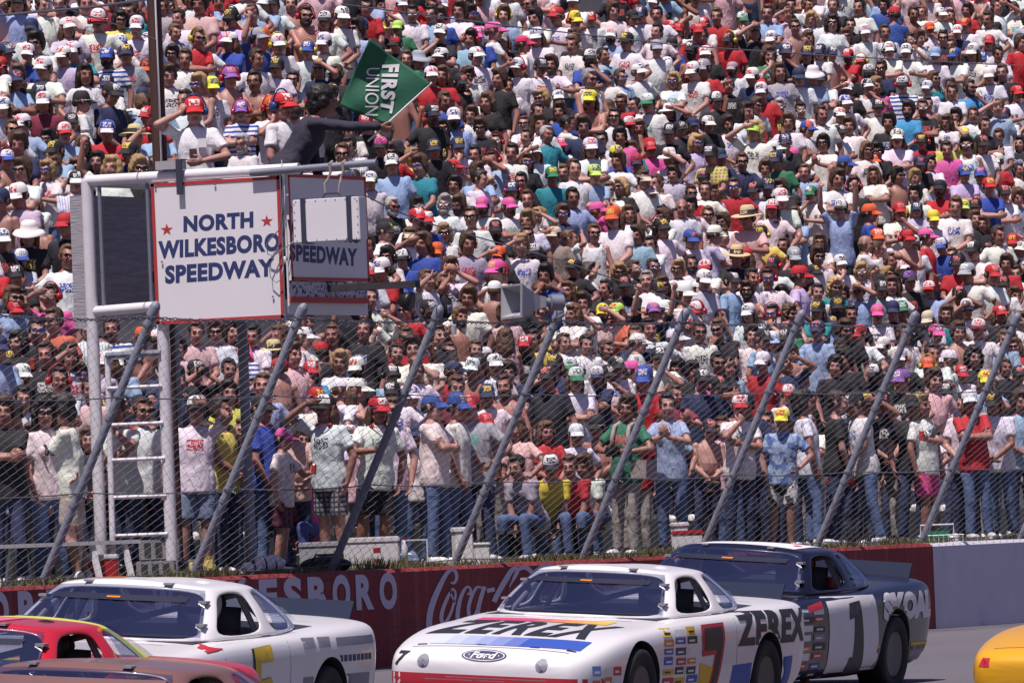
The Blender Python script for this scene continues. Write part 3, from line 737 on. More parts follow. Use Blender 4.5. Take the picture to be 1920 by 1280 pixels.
def head_prims(mb, Mh):
    q = Mh.to_3x3()
    def e(c, r): mb.ell(Mh @ Vector(c), r, q, 14, 10)
    e((0, .014, .032), (.074, .094, .086)); e((0, -.026, -.025), (.064, .068, .088)); e((0, -.052, -.092), (.036, .038, .03))
    e((.028, -.022, -.07), (.036, .05, .04)); e((-.028, -.022, -.07), (.036, .05, .04))
    e((0, -.100, -.028), (.0155, .022, .017)); e((0, -.092, -.004), (.011, .017, .03)); e((.010, -.094, -.032), (.010, .014, .010)); e((-.010, -.094, -.032), (.010, .014, .010))
    e((.026, -.078, .027), (.03, .017, .011)); e((-.026, -.078, .027), (.03, .017, .011))
    e((.036, -.064, -.034), (.024, .026, .024)); e((-.036, -.064, -.034), (.024, .026, .024))
    e((0, -.088, -.061), (.024, .013, .008)); e((0, -.086, -.074), (.021, .013, .009))
    for s in (1, -1): e((s*.077, .014, -.008), (.012, .02, .033)); e((s*.082, .022, .004), (.008, .018, .022))
HJ = dict(hipw=.095, hip=.93, knee=.50, ank=.085)
def torso_rings(inf=0.0, z0=None, z1=None, fat=1.0):
    S = [(.80, .145, .105, .01), (.90, .172, .118, .012), (.98, .172, .118, .006), (1.08, .155, .110 * fat, -.004 * fat), (1.18, .162, .116 * fat, -.006), (1.28, .170, .122, .0), (1.35, .168, .112, .008), (1.40, .148, .094, .014), (1.44, .105, .075, .016), (1.48, .064, .058, .016)]
    out = []
    for z, rx, ry, yo in S:
        if z0 and z < z0 - .001 or z1 and z > z1 + .001: continue
        e_ = inf + (max(0, 1.06 - z) * .10 if inf else 0); out.append(ring((0, yo, z), rx + e_, ry + e_))
    return out
POSES = {
 'rest':  dict(R=((-.25,-.04,.87),(-1,.4,0)), L=((.25,-.02,.87),(1,.4,0)), yaw=8, pit=2),
 'easy':  dict(R=((-.20,-.10,.88),(-1,.5,0)), L=((.22,-.16,1.02),(1,.5,0)), yaw=-14, pit=4, step=.05),
 'cross': dict(R=((.09,-.20,1.19),(-1,-.2,-.3)), L=((-.10,-.165,1.22),(1,-.2,-.3)), yaw=10, pit=3),
 'clasp': dict(R=((-.03,-.21,.99),(-1,.4,0)), L=((.035,-.225,.98),(1,.4,0)), yaw=-6, pit=8),
 'fist':  dict(R=((-.30,-.14,1.86),(-1,-.3,-.3)), L=((.24,-.05,.89),(1,.4,0)), yaw=6, pit=-3, curlR=1.1),
 'shade': dict(R=((-.125,-.155,1.67),(-1,-.3,-.2)), L=((.23,-.03,.88),(1,.4,0)), yaw=-8, pit=-2, hdR=(1,-.15,.1)),
 'clap':  dict(R=((-.035,-.33,1.30),(-1,.2,-.5)), L=((.035,-.33,1.29),(1,.2,-.5)), yaw=14, pit=0, hdR=(.25,-.6,.8), hdL=(-.25,-.6,.8)),
 'camera':dict(R=((-.075,-.18,1.58),(-1,-.2,-.7)), L=((.075,-.18,1.57),(1,-.2,-.7)), yaw=0, pit=0, hdR=(.5,-.5,.5), hdL=(-.5,-.5,.5), curl=.8),
 'hips':  dict(R=((-.215,-.06,1.01),(-1,.6,0)), L=((.215,-.06,1.01),(1,.6,0)), yaw=-12, pit=2, hdR=(.6,-.4,-.3), hdL=(-.6,-.4,-.3)),
 'both':  dict(R=((-.25,-.16,1.90),(-1,-.2,-.2)), L=((.27,-.12,1.93),(1,-.2,-.2)), yaw=0, pit=-6, curlR=1.1, curlL=1.1),
 'chin':  dict(R=((-.07,-.185,1.44),(-1,-.1,-.8)), L=((-.06,-.20,1.20),(1,0,-.4)), yaw=-10, pit=4, hdR=(.35,.1,.9), curlR=.9),
 'drink': dict(R=((-.10,-.32,1.22),(-1,.3,-.5)), L=((.24,-.03,.88),(1,.4,0)), yaw=12, pit=2, hdR=(.4,-.7,.2), curlR=.9),
 'sit':   dict(R=((-.02,-.42,.80),(-1,.1,-.2)), L=((.02,-.40,.80),(1,.1,-.2)), yaw=5, pit=5, sit=True, bend=28),
 'point': dict(R=((-.34,-.58,1.36),(-1,0,-.5)), L=((.24,-.04,.88),(1,.4,0)), yaw=-10, pit=0, hdR=(-.3,-1,0)),
 'ear':   dict(R=((-.115,-.10,1.60),(-1,-.5,-.6)), L=((.10,-.20,1.10),(1,.4,-.2)), yaw=12, pit=4, hdR=(.35,.15,.8), curlR=.9),
 'flag':  dict(R=((-.25,-.46,1.62),(-1,.1,-.6)), L=((.24,-.3,.98),(1,.4,0)), yaw=12, pit=-2, bend=32, curlR=1.2, hdR=(0,-1,.1)),
 'photo': dict(R=((-.12,-.24,1.14),(-1,.5,-.1)), L=((.16,-.22,1.14),(1,.5,-.1)), yaw=20, pit=6, hdR=(.9,-.4,0), hdL=(-.9,-.4,0), curl=.7),
}
LIB = {}
def set_attrs(me, Mh, bend_inv=None, head=True):
    """planar uv (x, z of the standing body; backs shifted) and face marks"""
    v, _ = arr(me)
    if bend_inv is not None:
        A4 = np.array(bend_inv); vv = np.c_[v, np.ones(len(v))] @ A4.T; up = v[:, 2] > .0
        v = vv[:, :3]
    nl = len(me.loops); li = np.empty(nl, dtype=np.int32); me.loops.foreach_get('vertex_index', li)
    npoly = len(me.polygons); ls = np.empty(npoly, dtype=np.int32); lt = np.empty(npoly, dtype=np.int32); me.polygons.foreach_get('loop_start', ls); me.polygons.foreach_get('loop_total', lt)
    cy = np.add.reduceat(v[li, 1], ls) / lt; back = np.repeat(cy > .01, lt)
    uv = np.stack([v[li, 0], v[li, 2]], 1); uv[back] += (7.3, 5.1)
    l = me.uv_layers.new(name='UVMap'); l.data.foreach_set('uv', uv.ravel().astype(np.float32))
    if head:
        inv = np.array(Mh.inverted()); vh, _ = arr(me); h = (np.c_[vh, np.ones(len(vh))] @ inv.T)[:, :3]
        x, y, z = h.T; x = np.abs(x)
        lips = ((z < -.055) & (z > -.083) & (x < .024) & (y < -.07)).astype(float)
        brow = ((z > .022) & (z < .036) & (x > .010) & (x < .048) & (y < -.07)).astype(float) * .45
        eye = ((z > -.003) & (z < .014) & (x > .018) & (x < .042) & (y < -.065)).astype(float) * .7
        a = me.color_attributes.new('feat', 'FLOAT_COLOR', 'POINT')
        a.data.foreach_set('color', np.stack([lips, np.maximum(brow * .8, eye * .65), np.zeros(len(x)), np.ones(len(x))], 1).ravel().astype(np.float32))
def pose_geometry(name, ps, fat=1.0, fem=False):
    bend = ps.get('bend', 0); sit = ps.get('sit', False)
    B = Matrix.Identity(4)
    if bend: B = Matrix.Translation((0, 0, .95)) @ Matrix.Rotation(R(bend), 4, 'X') @ Matrix.Translation((0, 0, -.95))
    nk = Vector((0, .012, 1.50))
    Mh = Matrix.Translation(nk) @ Matrix.Rotation(R(ps['yaw']), 4, 'Z') @ Matrix.Rotation(R(ps['pit'] - bend * .75), 4, 'X') @ Matrix.Translation((0, -.012, .122)) @ Matrix.Scale(1.12, 4)
    drop = Matrix.Translation((0, .12, -.45)) if sit else Matrix.Identity(4)
    sw = .172 if not fem else .152
    arms = {}
    for sd_, key in ((-1, 'R'), (1, 'L')):
        W, hint = ps[key]; S = Vector((sd_ * sw, .015, 1.385))
        if name in ('fist',) and key == 'R' or name == 'both': S += Vector((0, 0, .035))
        E, W2 = ik(S, W, .285, .255, hint); dflt = (W2 - E).normalized()
        hd = ps.get('hd' + key); hd = Vector(hd).normalized() if hd else dflt
        palm = Vector((-sd_, -.3, 0)) if W2.z < 1.1 else Vector((-sd_ * .4, .8, 0.2))
        arms[key] = (S, E, W2, hd, palm, ps.get('curl' + key, ps.get('curl', .35)), sd_)
    st = ps.get('step', .02); legs = {}
    for sd_ in (-1, 1):
        hip = Vector((sd_ * .092, .012, .92))
        if sit: kn = Vector((sd_ * .15, -.40, .95)); an = Vector((sd_ * .16, -.38, .53))
        else: kn = Vector((sd_ * .105, -.012 - sd_ * st, .50)); an = Vector((sd_ * .12, .03 - sd_ * st, .085))
        legs[sd_] = (hip, kn, an)
    def body_upper(mb):
        mb.loft(torso_rings(0, None, None, fat))
        mb.tube([(0, .022, 1.44), (0, .012, 1.50), (0, .004, 1.58)], [.066, .056, .055], 12)
        if fem:
            for s in (1, -1): mb.ell((s * .07, -.085, 1.26), (.062, .055, .062))
        for S, E, W, hd, palm, cu, sd_ in arms.values():
            mb.ell(S, (.055, .055, .056)); capsule(mb, S, E, .048, .040); capsule(mb, E, E + (W - E) * .35, .042, .041); capsule(mb, E + (W - E) * .35, W, .041, .027)
            hand(mb, W, hd, palm, cu, sd_)
        head_prims(mb, Mh)
    def body_lower(mb):
        for sd_, (h, k, a) in legs.items():
            capsule(mb, h, h + (k - h) * .4, .088, .082); capsule(mb, h + (k - h) * .4, k, .082, .055); capsule(mb, k, k + (a - k) * .35, .056, .058); capsule(mb, k + (a - k) * .35, a, .057, .038)
            mb.ell(a + Vector((sd_ * .01, -.075, -.045)), (.044, .125, .04))
    def fin(mb_u, mb_l):
        mb_u.xf(B); mb = MB(); mb.add(mb_u.v, mb_u.f)
        if mb_l: mb.add(mb_l.v, mb_l.f)
        return mb.xf(drop)
    mu, ml = MB(), MB(); body_upper(mu); body_lower(ml)
    body = remesh(fin(mu, ml), .0078, 2, .30)
    Minv = (drop @ B).inverted(); MhW = drop @ B @ Mh
    # eyes as small islands
    res = dict(Mh=MhW)
    def torso_cloth(sleeve, hem, inf):
        mb = MB(); rr = [r for r in torso_rings(inf, hem, 1.46, fat)]
        if fem:
            for s in (1, -1): mb.ell((s * .07, -.088, 1.26), (.066, .058, .066))
        mb.loft(rr)
        mb.tube([(0, .016, 1.40), (0, .014, 1.468)], [.11, .068], 12)
        for S, E, W, *_ in arms.values():
            mb.ell(S, (.064, .066, .062))
            if sleeve == 'tee': mb.tube([S - (E - S) * .05, S + (E - S) * .35, S + (E - S) * .66, S + (E - S) * .68], [.056, .062, .067, .05], 12)
            elif sleeve == 'long': capsule(mb, S, E, .060, .054); capsule(mb, E, E + (W - E) * .92, .054, .044)
            else: pass
        if sleeve == 'tank':
            pass
        return mb
    sh = {}
    for key, sl, hem, inf in (('tee', 'tee', .80, .017), ('tank', 'tank', .80, .012), ('long', 'long', .80, .020)):
        m_ = torso_cloth(sl, hem, inf)
        if key == 'tank':
            m_ = MB(); m_.loft(torso_rings(.013, .80, 1.42, fat))
            if fem:
                for s in (1, -1): m_.ell((s * .07, -.088, 1.26), (.066, .058, .066))
            for s in (1, -1): capsule(m_, (s * .105, -.075, 1.38), (s * .10, .10, 1.40), .03, .03); m_.tube([(s*.10, -.08, 1.36), (s*.098, -.04, 1.452), (s*.095, .05, 1.462), (s*.10, .11, 1.38)], [.026, .026, .026, .026], 8)
        m_.xf(drop @ B); me = remesh(m_, .0145, 3)
        v = [Vector(p.co) for p in me.vertices]
        for p, nrm in zip(me.vertices, [n.vector.copy() for n in me.vertex_normals]):
            w = noise.noise(Vector((p.co.x * 9, p.co.y * 9 + fat * 7, p.co.z * 6))) + .5 * noise.noise(Vector((p.co.x * 20, p.co.y * 20, p.co.z * 11)))
            p.co += nrm * w * .008
        sh[key] = me
    tr = {}
    for key, frac in (('long', .985), ('short', .86)):
        mb = MB(); mb.loft([ring((0, .01, z), rx, ry) for z, rx, ry in ((.80, .12, .10), (.86, .168, .122), (.93, .184, .130), (1.0, .178, .125), (1.02, .17, .118))])
        if bend and not sit:
            mb.v = [B @ p if p.z > .97 else p for p in mb.v]
        for sd_, (h, k, a) in legs.items():
            if key == 'long': capsule(mb, h, k, .102, .070); capsule(mb, k, k + (a - k) * .5, .072, .066); mb.tube([k + (a - k) * .45, a + Vector((0, 0, .005))], [.066, .062], 12)
            else: capsule(mb, h, h + (k - h) * .5, .108, .10); mb.tube([h + (k - h) * .4, h + (k - h) * .88], [.102, .098], 12)
        mb.xf(drop); me = remesh(mb, .0165, 3)
        for p, nrm in zip(me.vertices, [n.vector.copy() for n in me.vertex_normals]):
            p.co += nrm * (noise.noise(Vector((p.co.x * 11, p.co.y * 11, p.co.z * 7 + 3))) * (.010 if p.co.z < .8 else .003) - (.006 if p.co.z > .8 else 0))
        tr[key] = me
    shoes = []
    for sd_ in (-1, 1):
        m1 = MB(); a = legs[sd_][2]
        m1.ell(a + Vector((sd_ * .01, -.078, -.038)), (.052, .140, .046)); m1.ell(a + Vector((sd_*.01, .012, -.02)), (.048, .055, .062)); m1.box(tuple(a + Vector((-.045, -.19, -.084))), tuple(a + Vector((.045, .06, -.062))))
        m1.xf(drop); shoes.append(remesh(m1, .014, 2))
    set_attrs(body, MhW, Minv)
    eyes = MB(); 
    for me in list(sh.values()) + list(tr.values()) + shoes: set_attrs(me, MhW, Minv, False)
    for me in [body] + list(sh.values()) + list(tr.values()) + shoes: me.polygons.foreach_set('use_smooth', [True] * len(me.polygons))
    res.update(body=body, shirt=sh, trousers=tr, shoes=shoes, arms={k: [drop @ B @ Vector(x) for x in a[:3]] for k, a in arms.items()}, hd={k: (drop @ B).to_3x3() @ a[3] for k, a in arms.items()})
    return res
for nm, ps in POSES.items(): LIB[nm] = pose_geometry(nm, ps)
for nm in ('rest', 'cross', 'easy', 'chin', 'shade', 'clap'): LIB[nm + '_f'] = pose_geometry(nm, POSES[nm], 1.0, True)
for nm in ('rest', 'clasp', 'cross', 'hips'): LIB[nm + '_fat'] = pose_geometry(nm, POSES[nm], 1.32)

# ---- things worn on the head (built round the middle of the head, facing -y)
HEADWEAR = {}
def fin_head(name, mb, slots=None, smooth=True, remesh_vox=None, disp=0, dfreq=30, ang=None, sm=2):
    if remesh_vox: me = remesh(mb, remesh_vox, sm)
    else:
        me = bpy.data.meshes.new(name); me.from_pydata([tuple(v) for v in mb.v], [], mb.f)
        if slots is not None: me.polygons.foreach_set('material_index', slots)
    if disp:
        for p, n in zip(me.vertices, [n.vector.copy() for n in me.vertex_normals]):
            q = p.co * dfreq; p.co += n * disp * (noise.noise(q) + .6 * noise.noise(q * 2.3))
    set_attrs(me, Matrix.Identity(4), None, False)
    if smooth: me.polygons.foreach_set('use_smooth', [True] * len(me.polygons))
    me.name = name; HEADWEAR[name] = me; return me
def cap_mesh(name, tall=.078, brim_l=.098, mesh_back=False):
    v = []; f = []; sl = []; n = 20; m = 6
    for i in range(m):
        t = i / m * math.pi / 2
        for k in range(n):
            a = 2 * math.pi * k / n
            fr = max(0, -math.sin(a)); x = .088 * math.cos(a) * math.cos(t) ** .58; y = .104 * math.sin(a) * math.cos(t) ** .58 + .008
            z = .034 + tall * math.sin(t) * (1 + .10 * fr) - .012 * max(0, math.sin(a)) * (1 - t)
            v.append((x, y - .006 * fr * math.cos(t), z))
    v.append((0, .005, .034 + tall * 1.0)); top = len(v) - 1
    for i in range(m):
        for k in range(n):
            a = 2 * math.pi * (k + .5) / n; front = -math.sin(a) > .45
            q = [i*n + k, i*n + (k+1) % n, (i+1)*n + (k+1) % n, (i+1)*n + k] if i < m - 1 else [i*n + k, i*n + (k+1) % n, top]
            f.append(q); sl.append(1 if front and i < m - 1 else 0)
    # brim
    b = len(v); nb = 9
    for lay in (0, 1):
        for j in range(3):
            for k in range(nb):
                u = -1 + 2 * k / (nb - 1); a = -math.pi / 2 + u * 1.02
                r0x, r0y = .086 * math.cos(a), .102 * math.sin(a) + .004
                ext = brim_l * (1 - abs(u) ** 2.3 * .97) * j / 2
                v.append((r0x * (1 + .05 * j / 2), r0y - ext, (.040 - .040 * j / 2) - .014 * abs(u) ** 2 * (j / 2) - .005 * lay))
    for lay in (0, 1):
        o = b + lay * 3 * nb
        for j in range(2):
            for k in range(nb - 1):
                q = [o + j*nb + k, o + j*nb + k + 1, o + (j+1)*nb + k + 1, o + (j+1)*nb + k]; f.append(q if lay else q[::-1]); sl.append(0)
    for k in range(nb - 1): f.append([b + 2*nb + k, b + 2*nb + k + 1, b + 5*nb + k + 1, b + 5*nb + k]); sl.append(0)
    mb = MB(); mb.v = [Vector(p) for p in v]; mb.f = f; mb.ell((0, .005, .036 + tall), (.008, .008, .006), None, 6, 4); sl += [0] * (len(mb.f) - len(sl))
    return fin_head(name, mb, sl)
cap_mesh('cap'); cap_mesh('tall_cap', .093, .092)
def hat_mesh(name, brim, h, curl):
    n = 24; pr = [(.0, h + .01), (.05, h + .012), (.072, h), (.083, h * .55 + .02), (.088, .05), (.089, .034)]
    mb = MB(); v = []; sl = []; f = []
    rows = [(r, z) for r, z in pr] + [(.089 + (brim - .089) * t, .034 - curl * t * t) for t in (.3, .65, 1.0)] + [(.089 + (brim - .089) * t, .029 - curl * t * t) for t in (1.0, .5, .02)]
    for r, z in rows:
        for k in range(n):
            a = 2 * math.pi * k / n; w = 1 + .04 * math.sin(2 * a) * (r > .1); v.append((r * math.cos(a), r * 1.13 * math.sin(a) + .006, z + (.018 * abs(math.cos(a)) ** 2 if r > .12 else 0)))
    for i in range(len(rows) - 1):
        for k in range(n): f.append([i*n + k, (i+1)*n + k, (i+1)*n + (k+1) % n, i*n + (k+1) % n]); sl.append(1 if i == 4 or i == 3 else 0)
    mb.v = [Vector(p) for p in v]; mb.f = f; return fin_head(name, mb, sl)
hat_mesh('straw_hat', .185, .135, .02); hat_mesh('sun_hat', .165, .12, .05)
def visor():
    m0 = HEADWEAR['cap']; mb = MB(); n = 20; v = []
    for z in (.034, .062):
        for k in range(n): a = 2*math.pi*k/n; v.append((.088*math.cos(a), .104*math.sin(a) + .006, z))
    f = [[k, (k+1) % n, n + (k+1) % n, n + k] for k in range(n)]; mb.add(v, f)
    vv, tt = arr(m0); lim = [i for i, p in enumerate(m0.polygons) if max(m0.vertices[q].co.z for q in p.vertices) < .045 and min(m0.vertices[q].co.y for q in p.vertices) < -.09]
    for i in lim: mb.add([m0.vertices[q].co for q in m0.polygons[i].vertices], [list(range(len(m0.polygons[i].vertices)))])
    return fin_head('visor', mb, [0] * len(mb.f))
visor()
def shades(name, rx, rz, thick):
    mb = MB()
    for s in (1, -1):
        v = []; n = 14
        for d in (0, .006):
            for k in range(n):
                a = 2 * math.pi * k / n; c = math.copysign(abs(math.cos(a)) ** .7, math.cos(a)); q = math.copysign(abs(math.sin(a)) ** .7, math.sin(a))
                x = s * .034 + rx * c; v.append((x, -.104 + d + .35 * (abs(x) - .01) ** 2 * 22 * .3, .008 + rz * q))
        f = [[(k+1) % n, k, n + k, n + (k+1) % n] for k in range(n)] + [list(range(n))[::-1], [n + k for k in range(n)]]; mb.add(v, f)
        mb.tube([(s*.062, -.094, .018), (s*.079, -.05, .016), (s*.083, .01, .010)], .0045, 6)
    mb.tube([(-.014, -.107, .014), (.014, -.107, .014)], .005, 6)
    return fin_head(name, mb, [0] * len(mb.f), False)
shades('sunglasses', .027, .020, .006)
def glasses():
    mb = MB()
    for s in (1, -1):
        pts = [Vector((s*.034 + .025*math.cos(a), -.104, .008 + .02*math.sin(a))) for a in [2*math.pi*k/12 for k in range(13)]]; mb.tube(pts, .0028, 5, False)
        mb.tube([(s*.060, -.098, .014), (s*.079, -.05, .014), (s*.083, .01, .010)], .003, 5)
    mb.tube([(-.01, -.106, .012), (.01, -.106, .012)], .003, 5); return fin_head('glasses', mb, [0] * len(mb.f))
glasses()
def muffs(name, neck=False):
    mb = MB()
    for s in (1, -1):
        mb.tube([(s*.074, .012, -.008), (s*.092, .012, -.008), (s*.114, .012, -.008), (s*.120, .012, -.008)], [.036, .040, .037, .024], 14)
    pts = [Vector((.105 * math.cos(a), .012, .0 + .150 * math.sin(a))) for a in [math.pi * k / 12 for k in range(13)]]; mb.tube(pts, .0075, 6)
    if neck: mb.v = [Vector((p.x * .8, -p.z * .55 - .035, p.y * .5 - .165)) for p in mb.v]
    return fin_head(name, mb, [0] * len(mb.f))
muffs('ear_defenders'); muffs('neck_headphones', True)
def blob(name, ells, vox, disp, fr, sm=2):
    mb = MB()
    for c, r in ells: mb.ell(c, r, None, 14, 10)
    return fin_head(name, mb, remesh_vox=vox, disp=disp, dfreq=fr, sm=sm)
blob('short_hair', [((0, .030, .045), (.082, .096, .086)), ((0, -.030, .098), (.056, .050, .024)), ((.068, .012, .022), (.019, .042, .05)), ((-.068, .012, .022), (.019, .042, .05)), ((0, .075, -.025), (.058, .04, .055))], .010, .006, 45)
blob('full_hair', [((0, .028, .058), (.094, .104, .092)), ((.012, -.045, .108), (.066, .055, .036)), ((.076, .018, .0), (.026, .052, .066)), ((-.076, .018, .0), (.026, .052, .066)), ((0, .075, -.03), (.072, .05, .09))], .011, .010, 30)
blob('long_hair', [((0, .030, .05), (.092, .102, .088)), ((.01, -.048, .100), (.062, .05, .030)), ((.080, .018, -.05), (.030, .06, .10)), ((-.080, .018, -.05), (.030, .06, .10)), ((0, .085, -.09), (.10, .05, .15)), ((.078, .03, -.14), (.034, .05, .07)), ((-.078, .03, -.14), (.034, .05, .07))], .012, .010, 28)
blob('curly_hair', [((0, .028, .052), (.094, .102, .09)), ((0, -.045, .100), (.062, .05, .034)), ((.082, .014, -.015), (.036, .058, .08)), ((-.082, .014, -.015), (.036, .058, .08)), ((0, .080, -.05), (.09, .055, .105)), ((.076, .022, -.09), (.040, .05, .05)), ((-.076, .022, -.09), (.040, .05, .05))], .012, .022, 34)
blob('fringe_hair', [((.070, .020, -.005), (.017, .05, .04)), ((-.070, .020, -.005), (.017, .05, .04)), ((0, .082, -.01), (.064, .034, .055))], .010, .004, 45)
blob('beard', [((0, -.052, -.092), (.054, .062, .042)), ((.05, -.022, -.06), (.022, .045, .055)), ((-.05, -.022, -.06), (.022, .045, .055)), ((0, -.094, -.051), (.032, .012, .007))], .009, .005, 50)
blob('moustache', [((.014, -.100, -.049), (.020, .010, .008)), ((-.014, -.100, -.049), (.020, .010, .008))], .006, .002, 60, 1)
def cam_mesh():
    mb = MB(); mb.box((-.07, -.05, -.045), (.07, .01, .045)); mb.box((-.025, -.045, .045), (.025, .005, .065)); mb.tube([(0, -.05, 0), (0, -.13, 0), (0, -.135, 0)], [.036, .036, .03], 12); return fin_head('camera', mb, [0] * len(mb.f), False)
cam_mesh()
def can_mesh():
    mb = MB(); mb.tube([(0, 0, -.06), (0, 0, -.055), (0, 0, .052), (0, 0, .06)], [.027, .032, .032, .026], 12); return fin_head('can', mb, [0] * len(mb.f), False)
can_mesh()
HW_SLOTS = {'cap': ('hat', 'panel'), 'tall_cap': ('hat', 'panel'), 'straw_hat': ('hat', 'panel'), 'sun_hat': ('hat', 'hat'), 'visor': ('hat',)}
for k in ('sunglasses', 'glasses', 'ear_defenders', 'neck_headphones', 'camera', 'can'): HW_SLOTS[k] = ('lens',)
for k in ('short_hair', 'full_hair', 'long_hair', 'curly_hair', 'fringe_hair', 'beard', 'moustache'): HW_SLOTS[k] = ('hair',)
for k, me in HEADWEAR.items():
    for s in HW_SLOTS[k]: me.materials.append(PM['OBJ'][s])
for p in LIB.values():
    for me, s in [(p['body'], 'skin')] + [(m_, 'lens') for m_ in p['shoes']] + [(m_, 'cloth') for m_ in list(p['shirt'].values()) + list(p['trousers'].values())]:
        me.materials.clear(); me.materials.append(PM['OBJ'][s])
